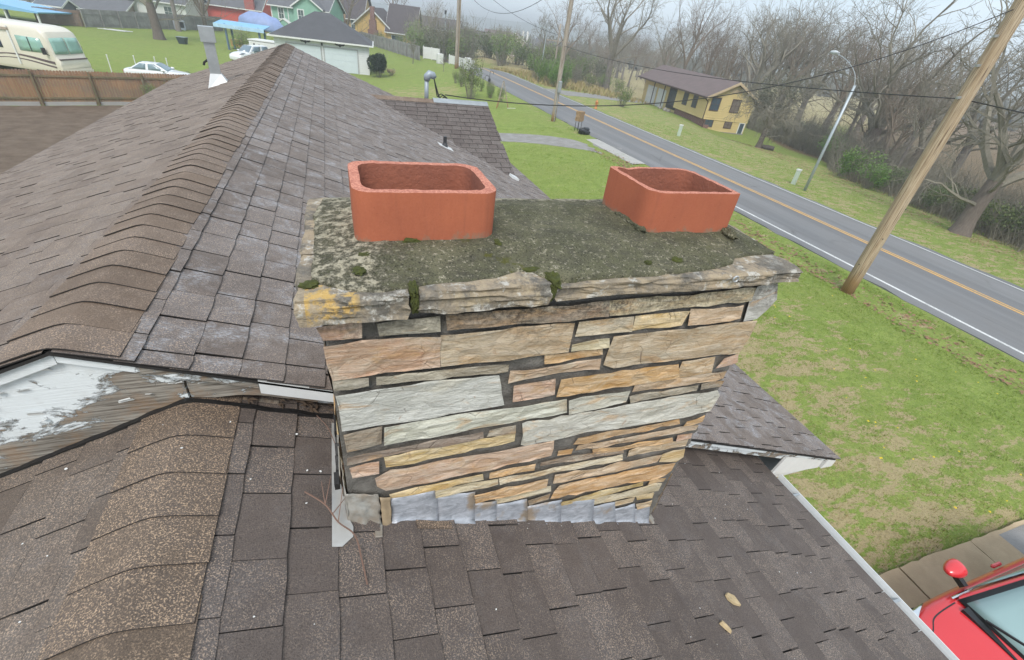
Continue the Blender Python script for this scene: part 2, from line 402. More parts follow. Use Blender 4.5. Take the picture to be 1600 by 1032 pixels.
# ---------------------------------------------------------------- grass tufts of the near lawn, dandelions, litter of leaves
def tufts():
    rng = np.random.default_rng(3); V = []; T = []; A = []
    def area(n, x0, x1, y0, y1, h, w, seedd):
        xs = rng.uniform(x0, x1, n); ys = rng.uniform(y0, y1, n)
        for x, y in zip(xs, ys):
            if 16.2 < x < 24.2 or in_drive(x, y): continue
            if abs(y-(31.4-0.42*max(0, x-6))) < 2.4 and y > 22: continue
            dn = noise.noise((x*1.1, y*1.1, 0.0)); ds = noise.noise((x*0.9+5, y*1.7, 2.0))
            straw = 0.5*sst(12.5, 6.0, x)*sst(14, 4, y) + 0.25*ds + 0.1*rng.random() + (0.6 if y > 58 else 0)
            if x > 14.7 and x < 15.6 and y < 25: continue
            if straw > 0.45 and y < 58 and rng.random() < 0.5: continue
            z = gz(x, y)+bumps(x, y)-0.01
            hh = h*(0.6+0.9*rng.random())*(1.0+0.7*max(0, dn))*(1.25 if 15.6 < x < 16.4 else 1)
            for _ in range(3):
                a = rng.random()*6.283; l = rng.random()*0.9; ww = w*(0.5+rng.random())
                bx, by = x+rng.normal(0, .02), y+rng.normal(0, .02)
                i = len(V)
                V.append((bx-ww*cos(a), by-ww*sin(a), z)); V.append((bx+ww*cos(a), by+ww*sin(a), z))
                V.append((bx-hh*l*sin(a), by+hh*l*cos(a), z+hh)); T.append((i, i+1, i+2)); A.append(min(1, max(0, straw+rng.normal(0, .12))))
    area(52000, 3.4, 16.3, -2.0, 10, 0.035, 0.0048, 1)
    area(20000, 3.4, 16.3, 10, 32, 0.035, 0.008, 1)
    area(9000, 24.1, 33, 8, 40, 0.04, 0.010, 1)
    area(2600, 24.1, 42, 60, 82, 0.35, 0.05, 1)
    me = bpy.data.meshes.new('grass'); me.from_pydata(V, [], T); me.update()
    at = me.attributes.new('dry', 'FLOAT', 'FACE'); at.data.foreach_set('value', np.array(A, dtype=np.float32))
    n = N('grass_blade'); f = n.att('dry'); pn = n.noise(n.pos(), 1.6, 3)
    c = n.mix(pn, (0.155, 0.235, 0.034), (0.265, 0.345, 0.075)); c = n.mix(n.ramp(f, (0.3, 0.0), (0.6, 1.0)), c, (0.36, 0.28, 0.14))
    me.materials.append(n.done(c, 0.8, spec=0.2))
    return me
link('grass', tufts(), label='short spring grass with dry straw patches on the front lawn', cat='grass', kind='stuff')
def scatter(name, n, fn, mat, label, cat):
    m = MB(); rng = random.Random(11)
    for _ in range(n): fn(m, rng)
    return m.build(name, mat, label=label, cat=cat, kind='stuff')
def dand(m, r):
    cx, cy = r.choice([(9, 3), (10.6, 7.5), (7.2, 6.4), (9.8, 1.9), (12.5, 9), (8.0, 1.6), (13, 4), (11, 5)])
    x, y = cx+r.gauss(0, .7), cy+r.gauss(0, .5)
    if in_drive(x, y) or x < 4: return
    z = gz(x, y)+0.055; s = r.uniform(.010, .02)
    m.add([(x-s, y-s, z), (x+s, y-s, z), (x+s, y+s, z), (x-s, y+s, z), (x, y, z+0.015)], [(0, 1, 4), (1, 2, 4), (2, 3, 4), (3, 0, 4)])
scatter('dandelions', 48, dand, simple('dandelion', (0.75, 0.55, 0.02), 0.7), 'tiny yellow dandelions dotted over the front lawn', 'flowers')
def leaflit(m, r):
    if r.random() < 0.6: x, y = 15.15+r.gauss(0, .28), r.uniform(2, 26)
    else:
        y = r.uniform(6, 40); x = 29.0+0.3*(y-10)+abs(r.gauss(0, 2.2))
    z = gz(x, y)+r.uniform(0.01, .05); s = r.uniform(.03, .07); a = r.uniform(0, 6)
    dx, dy = s*cos(a), s*sin(a); t = r.uniform(-.03, .03)
    m.add([(x-dx, y-dy, z), (x+dy*.6, y-dx*.6, z+t), (x+dx, y+dy, z), (x-dy*.6, y+dx*.6, z-t*.5)], [(0, 1, 2, 3)])
scatter('fallen_leaves', 5200, leaflit, simple('dead_leaf', (0.30, 0.18, 0.10), 0.9, 0.5, 12), 'brown fallen leaves lying in the ditch and at the edge of the woods', 'leaves')

# ---------------------------------------------------------------- far hills
def ridge_hill(name, dist, az0, az1, hfun, mat):
    m = MB(); n = 90
    for i in range(n+1):
        a = az0+(az1-az0)*i/n; h = hfun(a)
        for k, (dd, hh) in enumerate(((-0.16, -40.0), (-0.07, h*0.55-6), (0.0, h), (0.12, h*0.6-8), (0.2, -40.0))):
            r = dist*(1+dd); m.v.append((r*sin(a), r*cos(a), hh))
    m.f = [(i*5+k, (i+1)*5+k, (i+1)*5+k+1, i*5+k+1) for i in range(n) for k in range(4)]
    return m.build(name, mat, smooth=True, kind='structure')
M_HILL = simple('wooded_hill', (0.07, 0.085, 0.055), 0.95, 0.4, 0.02, 0.5, 0.08)
ridge_hill('hills', 1150, radians(-60), radians(110), lambda a: min(20, 1+13*(noise.noise((a*3.3, 2.0, 0))+0.45) + 2.2*noise.noise((a*31, 4.0, 0))), M_HILL)
ridge_hill('hills', 2300, radians(-60), radians(110), lambda a: min(24, 9+22*(noise.noise((a*2.3, 7.0, 0))+0.2) + 2*noise.noise((a*25, 4.0, 2))), M_HILL)
# ================================================================ the house under the camera
SH_UP = shingle_mat('shingle_main', (0.125, 0.100, 0.088), (0.185, 0.150, 0.130), (0.42, 0.32, 0.25), (0.200, 0.185, 0.185), wear=0.7)
SH_UPL = shingle_mat('shingle_back', (0.15, 0.112, 0.092), (0.205, 0.156, 0.124), (0.38, 0.285, 0.205), (0.205, 0.172, 0.152), wear=0.15)
SH_LO = shingle_mat('shingle_front', (0.096, 0.077, 0.069), (0.126, 0.101, 0.089), (0.41, 0.31, 0.235), (0.126, 0.112, 0.108), wear=0.08, grain=0.85, patchy=True)
SH_CAP = shingle_mat('shingle_ridge', (0.145, 0.103, 0.076), (0.205, 0.146, 0.105), (0.42, 0.30, 0.21), (0.175, 0.142, 0.125), grain=1.0)
SH_CAP2 = shingle_mat('shingle_ridge_front', (0.115, 0.084, 0.063), (0.155, 0.112, 0.080), (0.45, 0.32, 0.215), (0.125, 0.100, 0.086), grain=1.15)
SH_WING = shingle_mat('shingle_wing', (0.088, 0.070, 0.065), (0.12, 0.098, 0.09), (0.26, 0.21, 0.175), (0.13, 0.118, 0.115))
SH_LL = shingle_mat('shingle_front_left', (0.108, 0.083, 0.067), (0.145, 0.110, 0.087), (0.42, 0.31, 0.225), (0.138, 0.120, 0.108), wear=0.08, grain=0.9, patchy=True)
M_DECK = simple('bitumen_underlay', (0.022, 0.020, 0.019), 0.9)
M_EDGE = simple('cut_asphalt_edge', (0.030, 0.026, 0.024), 0.85)
M_ALU = simple('white_aluminium', (0.66, 0.67, 0.67), 0.4, 0.12, 3.0, spec=0.5)
M_WHT = simple('white_paint', (0.72, 0.72, 0.70), 0.55, 0.12, 2.5)
M_GALV = simple('galvanised_steel', (0.44, 0.46, 0.47), 0.42, 0.25, 7.0, 0.1, 30, metal=0.55)
def peel_mat():
    n = N('peeling_paint'); p = n.pos(); q = n.map(p, (1, 1, 1.7), rot=(0, -0.33, 0))
    a = n.noise(q, 6.0, 9, 0.70, 0.6)
    x, y, z = n.xyz(p)
    rel = n.math('SUBTRACT', n.math('SUBTRACT', z, 4.30), n.math('MULTIPLY', n.math('MINIMUM', n.math('ADD', x, 0.56), n.math('MULTIPLY', n.math('ADD', x, 0.56), -1.0)), 0.4016))
    lowz = n.math('MULTIPLY', n.math('SUBTRACT', 0.105, rel), 0.80)
    m = n.math('ADD', a, lowz)
    paint = n.ramp(m, (0.462, 1.0), (0.468, 0.0))
    edge = n.ramp(m, (0.43, 0.0), (0.462, 1.0))
    grain = n.noise(n.map(p, (2, 2, 55), rot=(0, -0.38, 0)), 3.0, 4, 0.7); blot = n.noise(p, 9, 4, 0.7)
    wood = n.mix(n.ramp(grain, (0.36, 0.0), (0.62, 1.0)), (0.10, 0.085, 0.07), (0.33, 0.30, 0.26)); wood = n.mix(n.ramp(blot, (0.45, 0.0), (0.7, 0.8)), wood, (0.27, 0.17, 0.10))
    alg = n.ramp(n.math('ADD', n.math('MULTIPLY', lowz, 1.6), n.math('MULTIPLY', blot, 0.35)), (0.30, 0.0), (0.52, 0.75))
    wood = n.mix(alg, wood, (0.10, 0.095, 0.045))
    pc = n.mix(n.ramp(n.noise(p, 14, 5, 0.7), (0.5, 0.0), (0.75, 0.35)), (0.66, 0.69, 0.70), (0.40, 0.38, 0.34))
    col = n.mix(paint, wood, pc)
    h = n.math('ADD', n.math('MULTIPLY', paint, 1.0), n.math('MULTIPLY', n.math('MULTIPLY', edge, paint), 0.8))
    h = n.math('ADD', h, n.math('MULTIPLY', grain, 0.35))
    return n.done(col, 0.75, n.bump(h, 0.9, 0.006), spec=0.3)
M_PEEL = peel_mat()
M_SIDING = simple('house_siding', (0.42, 0.33, 0.24), 0.85, 0.2, 4)

house = empty('house', (0, 1.4, 0), label='brown-shingled house with stepped gable roof seen from its own rooftop', cat='house')
def H(o):   # keep world coordinates under the house root
    o.parent = house; o.location = Vector(o.location)-Vector((0, 1.4, 0)); return o

EXP, TAB = 0.139, 0.335
def in_view(p):
    d = Vector(p)-EYE; c = d.dot(CF)
    if c <= 0.05: return None
    x = d.dot(CR)/c*FPX; y = d.dot(CU)/c*FPX
    return (abs(x) < 830 and abs(y) < 545), c
tab_cache = {}
def tab_mesh(w, l, mat, key):
    if key not in tab_cache:
        m = MB(); t0, t1 = 0.002, 0.011; u0, u1 = -0.05, l
        m.v = [(u0, 0, t0-.003), (u1, 0, t1-.006), (u1, w, t1-.006), (u0, w, t0-.003), (u0, 0, t0), (u1-.003, 0, t1), (u1, w*.33, t1+.0006), (u1-.002, w, t1), (u0, w, t0), (u1+.001, w*.66, t1)]
        m.f = [(4, 5, 6, 9, 7, 8), (0, 1, 5, 4), (2, 3, 8, 7), (1, 2, 7, 9, 6, 5)]
        me_ = m.mesh('shingle', mat); me_.materials.append(M_EDGE); me_.polygons.foreach_set('material_index', [0, 1, 1, 1]); tab_cache[key] = me_
    return tab_cache[key]
ALL_TABS = []
def slope(name, origin, udir, vdir, ulen, v0, v1, mat, seed, clip=None, first=0.0, stag=True):
    """deck plus every shingle tab of one roof plane; tabs are sorted out later into parts and stuff"""
    u = Vector(udir).normalized(); v = Vector(vdir).normalized(); n = u.cross(v)
    R = Matrix((u, v, n)).transposed()
    m = MB(); m.box(0.004, ulen-0.015, v0+0.015, v1-0.015, -0.035, -0.006)
    o = m.build(name, M_DECK); mw_ = R.to_4x4(); mw_.translation = Vector(origin)
    o.parent = house; o.matrix_parent_inverse = Matrix.Identity(4)
    ml = mw_.copy(); ml.translation -= Vector((0, 1.4, 0)); o.matrix_local = ml
    rnd = random.Random(seed); i = 0; uu = first
    while uu < ulen-0.05:
        vv = v0-rnd.uniform(0.02, 0.2)
        while vv < v1:
            pitch = round(rnd.choice((0.17, 0.18, 0.19, 0.20, 0.20, 0.21, 0.22, 0.24)), 3); w = pitch-rnd.choice((0.007, 0.008, 0.009) if mat not in (SH_LO, SH_LL) else (0.003, 0.0045, 0.006)); a = max(vv, v0-0.012); b = min(vv+w, v1+0.012)
            if b-a > 0.03:
                c = R @ Vector((uu+0.07, (a+b)/2, 0.01)) + Vector(origin)
                if clip is None or clip(c): ALL_TABS.append((o, R, Vector(origin), uu, a, b-a, mat, rnd.random(), rnd.choice((-.0008, 0.0, 0.0005, .0012, .003)), rnd.uniform(-.004, .004), c, n))
            vv += pitch
        uu += EXP; i += 1
    return o
s1, s2 = 0.382, 0.4016
c1, c2 = sqrt(1+s1*s1), sqrt(1+s2*s2)
UR = slope('roof_slope', (-0.837, 0, 4.576), (1, 0, -s1), (0, 1, 0), 4.435*c1, 1.38, 12.2, SH_UP, 1, first=0.06,
           clip=lambda c: not (c.y > 8.2 and c.x > 0.75 and c.x < 3.06 and abs(c.y-10.35) < (c.x-0.60)*0.955))
UL = slope('roof_slope', (-0.837, 0, 4.576), (-1, 0, -s1), (0, -1, 0), 2.22*c1, -12.2, -1.38, SH_UPL, 2, first=0.06)
LR = slope('roof_slope', (-0.56, 0, 4.30), (1, 0, -s2), (0, 1, 0), 3.43*c2, -3.2, 1.74, SH_LO, 3, first=0.06)
LL = slope('roof_slope', (-0.56, 0, 4.30), (-1, 0, -s2), (0, -1, 0), 2.6*c2, -1.385, 3.2, SH_LL, 4, first=0.06)
WS = slope('roof_slope', (0, 10.35, 4.0), (0, -1, -0.40), (1, 0, 0), 2.35*sqrt(1.16), 0.62, 3.09, SH_WING, 5, first=0.06,
           clip=lambda c: c.x > 0.60+(10.35-c.y)*1.047-0.12)
WN = slope('roof_slope', (0, 10.35, 4.0), (0, 1, -0.40), (-1, 0, 0), 2.0*sqrt(1.16), -3.09, -0.62, SH_WING, 6, first=0.06,
           clip=lambda c: c.x > 0.60+(c.y-10.35)*1.047-0.12)
# the two stub-gable decks are triangles, so that they end in the valley
for o, sg in ((WS, 1), (WN, -1)):
    L_ = 2.28*sqrt(1.16)
    m = MB(); a0, a1 = 0.64*sg, 3.075*sg
    poly = [(0, a0), (0, a1), (L_, a1)]
    if sg < 0: poly = poly[::-1]
    m.prism(poly, lambda p, t: (p[0], p[1], t), -0.035, -0.006); o.data = m.mesh('roof_slope', M_DECK)

scored = []
for t in ALL_TABS:
    q = in_view(t[10])
    if q is None or not q[0]: s = 0
    else:
        d = t[10]-EYE; hid = (-0.05 < t[10].x < 1.25 and 1.0 < t[10].y < 1.48) or (t[10].z < 3.7 and t[10].y > 1.41 and t[10].y < 3 and t[10].x > 0.4 and t[10].x < 2.2)
        s = 0 if hid else abs(d.normalized().dot(t[11]))*t[5]/d.length_squared
    scored.append((s, t))
scored.sort(key=lambda a: -a[0])
for s, t in scored[:300]:
    o, R, org, uu, a, w, mat, r, dh, dr_, c, n = t
    key = (mat.name, round(w, 3)); me = tab_mesh(w, EXP+0.003, mat, key)
    link('shingle', me, o, (uu, a, dh), (0, 0, dr_))
rest = {}
for s, t in scored[300:]: rest.setdefault(t[0].name, []).append(t)
for nm, ts in rest.items():
    m = MB(); l = EXP+0.003
    for (o, R, org, uu, a, w, mat, r, dh, dr_, c, n) in ts:
        k = len(m.v); h = dh+0.011
        m.v += [(uu-.05, a, .002+dh), (uu+l, a, h), (uu+l, a+w, h), (uu-.05, a+w, .002+dh), (uu+l, a, h-.006), (uu+l, a+w, h-.006), (uu-.05, a, -.002+dh), (uu-.05, a+w, -.002+dh)]
        m.f += [(k, k+1, k+2, k+3), (k+1, k+4, k+5, k+2), (k+6, k+4, k+1, k), (k+7, k+3, k+2, k+5)]; m.att += [r]*4
    o_ = m.build('shingle_field', ts[0][6], ts[0][0], attname='tab', kind='stuff'); o_.data.materials.append(M_EDGE); o_.data.polygons.foreach_set('material_index', [0, 1, 1, 1]*len(ts))

# ridge caps: bent shingles lapped along the ridge
def cap_mesh(half, slope_, expo, mat, y_len, lift=0.0):
    prof = []
    for k in range(-6, 7):
        x = half*k/6; r = 0.024 if lift == 0 else 0.032
        z = -slope_*(sqrt(x*x+r*r)-(sqrt(half*half+r*r)-half))
        prof.append((x, z))
    m = MB(); n = len(prof)
    for (y, dz) in ((0.0, 0.0085), (0.0, 0.0128), (y_len, 0.005)):      # butt bottom, butt top, tail
        for x, z in prof: m.v.append((x, y, z+dz+lift))
    for k in range(n-1):
        m.f += [(n+k, n+k+1, 2*n+k+1, 2*n+k), (k, k+1, n+k+1, n+k)]
    m.f += [(0, n, 2*n), (n-1, 3*n-1, 2*n-1)]
    me_ = m.mesh('ridge_cap', mat, smooth=False); me_.materials.append(M_EDGE); me_.polygons.foreach_set('material_index', [0, 1]*(n-1)+[1, 1]); return me_
capA = cap_mesh(0.155, s1, 0.14, SH_CAP, 0.21); capB = cap_mesh(0.145, s2, 0.14, SH_CAP2, 0.21, lift=0.004)
y = 1.375
k = 0
while y < 12.15:
    o = link('ridge_cap', capA, None, (-0.837+random.uniform(-.006, .006), y, 4.580+random.uniform(-.001, .002)), (0, 0, random.uniform(-.02, .02))); H(o); y += 0.131; k += 1
ys_ = [1.235, 1.088, 0.94, 0.80, 0.655, 0.51, 0.365, 0.22, 0.07, -0.08]
for y in ys_:
    o = link('ridge_cap', capB, None, (-0.56+random.uniform(-.004, .004), y, 4.304), (0, 0, random.uniform(-.015, .015))); H(o)
# the last cap reaches under the gable board
m = MB(); m.v = [(v.co.x, v.co.y, v.co.z) for v in capB.vertices]; m.f = [tuple(p.vertices) for p in capB.polygons]
H(m.build('ridge_cap', SH_CAP2, None, (-0.56, 1.375, 4.302)))

# gable end of the upper roof: trim, board, patch, fascia
def zu(x): return 4.576-s1*abs(x+0.837)
def zl(x): return 4.30-s2*abs(x+0.56)
def gable(name, x0, x1, top, bot, y0, y1, mat, n=24, xs=None, wob=0.0):
    m = MB(); xs = xs or list(np.linspace(x0, x1, n))
    P = [(x, top(x)) for x in xs] + [(x, bot(x)+wob*noise.noise((x*9, 0, 0))) for x in reversed(xs)]
    m.prism(P, lambda p, t: (p[0], t, p[1]), y0, y1); return H(m.build(name, mat))
gable('rake_board', -3.05, -0.555, lambda x: zu(x)-0.045, lambda x: max(zl(x)+0.012, zu(x)-0.42), 1.405, 1.425, M_PEEL, xs=list(np.linspace(-3.05, -0.84, 20))+[-0.837, -0.75, -0.65, -0.56])
gable('rake_board', -0.553, 3.55, lambda x: zu(x)-0.045, lambda x: zu(x)-0.105-0.05*sst(-0.35, -0.55, x), 1.407, 1.427, M_PEEL, 60)
gable('rake_board', -0.553, -0.30, lambda x: zu(x)-0.16, lambda x: zl(x)+0.012, 1.43, 1.445, M_PEEL, 8)
gable('rake_trim', -3.05, -0.838, lambda x: zu(x)-0.018, lambda x: zu(x)-0.058, 1.385, 1.404, M_PEEL)
gable('rake_trim', -0.836, -0.34, lambda x: zu(x)-0.018, lambda x: zu(x)-0.052, 1.385, 1.406, M_PEEL)
gable('rake_trim', 1.30, 3.56, lambda x: zu(x)-0.018, lambda x: zu(x)-0.05, 1.385, 1.406, M_PEEL)
gable('drip_edge', -3.05, 3.58, lambda x: zu(x)-0.007, lambda x: zu(x)-0.017, 1.372, 1.44, M_DECK, xs=[-3.05, -0.837, 3.58])
gable('flashing_patch', -0.335, -0.085, lambda x: zu(x)-0.004, lambda x: zu(x)-0.062, 1.372, 1.384, M_ALU)
gable('tar_seam', -1.9, -0.1, lambda x: zl(x)+0.019+.008*noise.noise((x*14, 3, 0)), lambda x: zl(x)+0.006, 1.385, 1.404, simple('roof_tar', (0.012, 0.011, 0.011), 0.6, bump=0.4), 90, wob=0.02)
# white return box at the eave corner of the upper roof, with a loose end
m = MB(); P = [(2.885, zl(2.868)-0.02), (2.885, zu(2.885)-0.165), (3.47, zu(3.47)-0.03), (3.47, 2.79)]
m.prism([(2.89, 2.86), (2.95, 3.06), (3.45, 2.915), (3.45, 2.80)], lambda p, t: (p[0], t, p[1]), 1.388, 1.404); H(m.build('eave_return', M_WHT))
m = MB(); m.prism([(3.47, 2.80), (3.49, 2.895), (3.60, 2.86), (3.60, 2.79)], lambda p, t: (p[0], t, p[1]), 1.375, 1.43); H(m.build('fascia_end', M_WHT))
m = MB().box(3.555, 3.585, 1.44, 12.15, 2.74, 2.865); H(m.build('fascia', M_WHT))
m = MB().box(-3.04, -2.9, 1.44, 12.15, 3.55, 3.70); H(m.build('fascia', M_WHT))
m = MB().box(2.84, 2.862, -3.2, 1.36, 2.76, 2.90); H(m.build('fascia', M_WHT))
m = MB().box(2.25, 3.55, 1.43, 12.1, 2.735, 2.75); H(m.build('soffit', M_WHT))
# walls
m = MB().box(-2.4, 3.0, 1.75, 11.8, -1.0, 2.733); H(m.build('wall', M_SIDING))
m = MB().box(-2.3, 2.35, -3.1, 1.74, -0.6, 2.75); H(m.build('wall', M_SIDING))
m = MB(); m.prism([(-2.4, 2.734), (3.0, 2.734), (3.0, 3.0), (-0.837, 4.46), (-2.4, 3.86)], lambda p, t: (p[0], t, p[1]), 1.76, 11.79); H(m.build('attic', M_SIDING))
m = MB(); m.prism([(-2.3, 2.752), (2.34, 2.752), (2.34, 2.95), (-0.56, 4.18), (-2.3, 3.48)], lambda p, t: (p[0], t, p[1]), -3.09, 1.35); H(m.build('attic', M_SIDING))
m = MB(); m.prism([(8.12, 3.04), (12.0, 3.04), (12.0, 3.27), (10.35, 3.955), (8.12, 3.07)], lambda p, t: (t, p[0], p[1]), 2.6, 3.06); H(m.build('gable_wall', M_WHT))
# gutter of the lower eave: open trough with hangers
m = MB(); prof = [(2.866, 2.885), (2.866, 2.80), (2.885, 2.785), (2.925, 2.785), (2.94, 2.83), (2.955, 2.88), (2.965, 2.902), (2.955, 2.906), (2.945, 2.882), (2.931, 2.832), (2.919, 2.793), (2.888, 2.793), (2.874, 2.805), (2.874, 2.885)]
m.prism(prof, lambda p, t: (p[0], t, p[1]), -3.2, 1.355); gut = H(m.build('gutter', M_ALU))
for y in (1.18, 0.42, -0.2, -0.9):
    MB().box(2.868, 2.957, y-0.008, y+0.008, 2.898, 2.903).build('hanger', M_GALV, gut, (0, -0.0, 0))
MB().box(2.876, 2.936, -3.19, 1.34, 2.80, 2.835).build('gutter_strip', simple('gutter_strip', (0.055, 0.05, 0.042), 0.9, 0.4, 12, 0.5, 60), gut)  # dark strip along the bottom of the trough
m = MB()
for i in range(16):
    y = random.uniform(-.4, 1.3); x = random.uniform(2.89, 2.94); a = random.uniform(0, 3); l = random.uniform(.02, .06)
    m.bar((x-l*cos(a)*.4, y-l*sin(a), 2.80), (x+l*cos(a)*.4, y+l*sin(a), 2.808), 0.006)
m.v = [(a_, b_, c_+0.035) for a_, b_, c_ in m.v]
m.build('gutter_litter', simple('litter', (0.10, 0.07, 0.05), 0.9), gut, kind='stuff')
# wing ridge: caps, galvanised cover, valley end flashing
m = MB(); m.prism([(-0.13, -0.052), (0, 0.008), (0.13, -0.052), (0.13, -0.044), (0, 0.018), (-0.13, -0.044)], lambda p, t: (t, 10.35+p[0], 4.0+p[1]+0.012), 1.93, 3.10); H(m.build('ridge_cover', M_GALV))
x = 0.62
while x < 1.86:
    o = link('ridge_cap', capA, None, (x, 10.35, 4.003), (0, 0, -pi/2)); H(o); x += 0.142
m = MB().obox((3.04, 8.03, 3.125), (0.07, 0.10, 0.02), Matrix.Rotation(0.4, 3, 'Y')); H(m.build('valley_flashing', M_ALU))

# ---------------------------------------------------------------- things standing on the roof
# square sheet-metal flue on the back slope
b = Vector((-1.465, 7.858, 4.336))
t = empty('vent_flue', (b.x, b.y, b.z), rz=0.15, label='tall square sheet-metal flue standing on the left roof slope', cat='vent pipe')
m = MB().box(-0.062, 0.062, -0.062, 0.062, 0.06, 0.60); m.build('flue_pipe', M_GALV, t)
m = MB().box(-0.085, 0.085, -0.085, 0.085, 0.50, 0.67); m.build('flue_cap', M_GALV, t)
m = MB(); m.v = [(-.13, -.14, -.06), (.13, -.14, 0.04), (.13, .14, .04), (-.13, .14, -.06), (-.064, -.064, .14), (.064, -.064, .14), (.064, .064, .14), (-.064, .064, .14)]
m.f = [(0, 1, 5, 4), (1, 2, 6, 5), (2, 3, 7, 6), (3, 0, 4, 7), (4, 5, 6, 7)]; m.build('base_flashing', M_ALU, t)
m = MB(); m.tube([(-.05, -.02, .30), (-.10, -.10, .27), (-.11, -.11, .24)], 0.014, 6); m.build('bracket', M_DECK, t)
# plumbing vent by the valley
b = Vector((1.733, 8.107, 3.594))
t = empty('plumbing_vent', b, label='small black capped plumbing vent beside the roof valley', cat='vent pipe')
MB().lathe([(0.030, -0.05), (0.030, 0.17), (0.024, 0.172)], 12).build('pipe', simple('black_plastic', (0.03, 0.03, 0.032), 0.45), t)
MB().lathe([(0.055, -0.02), (0.05, 0.03), (0.033, 0.075)], 12).build('boot', simple('rubber_boot', (0.05, 0.05, 0.055), 0.6), t)
m = MB(); m.prism([(-.11, -.12), (.13, -.12), (.13, .10), (-.11, .10)], lambda p, q: (p[0], p[1], -s1*p[0]+q), 0.006, 0.016); m.build('flashing_sheet', M_ALU, t)
# service mast with weatherhead and drip loops on the wing ridge
t = empty('service_mast', (1.83, 10.52, 3.93), label='grey electric service mast with curved weatherhead and black drip loops', cat='mast')
M_MAST = simple('mast_grey', (0.30, 0.34, 0.38), 0.45, 0.15, 5, metal=0.2)
m = MB().tube([(0, 0, -0.1), (0, 0, 0.40)], 0.042, 12); m.build('conduit', M_MAST, t, smooth=True)
m = MB().tube([(0, 0, 0.38), (0.01, 0, 0.45), (0.06, 0, 0.50), (0.13, 0, 0.485), (0.17, 0, 0.44)], [0.055, 0.075, 0.08, 0.07, 0.045], 12); m.build('weatherhead', M_MAST, t, smooth=True)
M_WIRE = simple('black_cable', (0.02, 0.02, 0.022), 0.55)
for k in range(4):
    pts = bez([(0.15, 0.0, 0.44), (0.19+.03*k, .02*k, 0.25-.05*k), (0.23+0.04*k, 0, 0.10-.02*k), (0.30+.03*k, -.02, 0.16-.03*k), (0.42, -.1, 0.10)], 6)
    MB().tube(pts, 0.009, 6).build('drip_loop', M_WIRE, t, smooth=True)

m = MB(); r_ = random.Random(6)
for _ in range(60):
    x = r_.uniform(-0.40, -0.10); y = 1.40+r_.uniform(0, .12); a = r_.uniform(0, 3.1); l = r_.uniform(.01, .03); z = zl(x)+.014+r_.uniform(0, .02)
    m.add([(x-l*cos(a), y-l*sin(a), z), (x+l*.4*sin(a), y-l*.4*cos(a), z+.006), (x+l*cos(a), y+l*sin(a), z)], [(0, 1, 2)])
H(m.build('leaf_litter', simple('roof_leaf_litter', (0.09, 0.06, 0.04), .9), kind='stuff'))
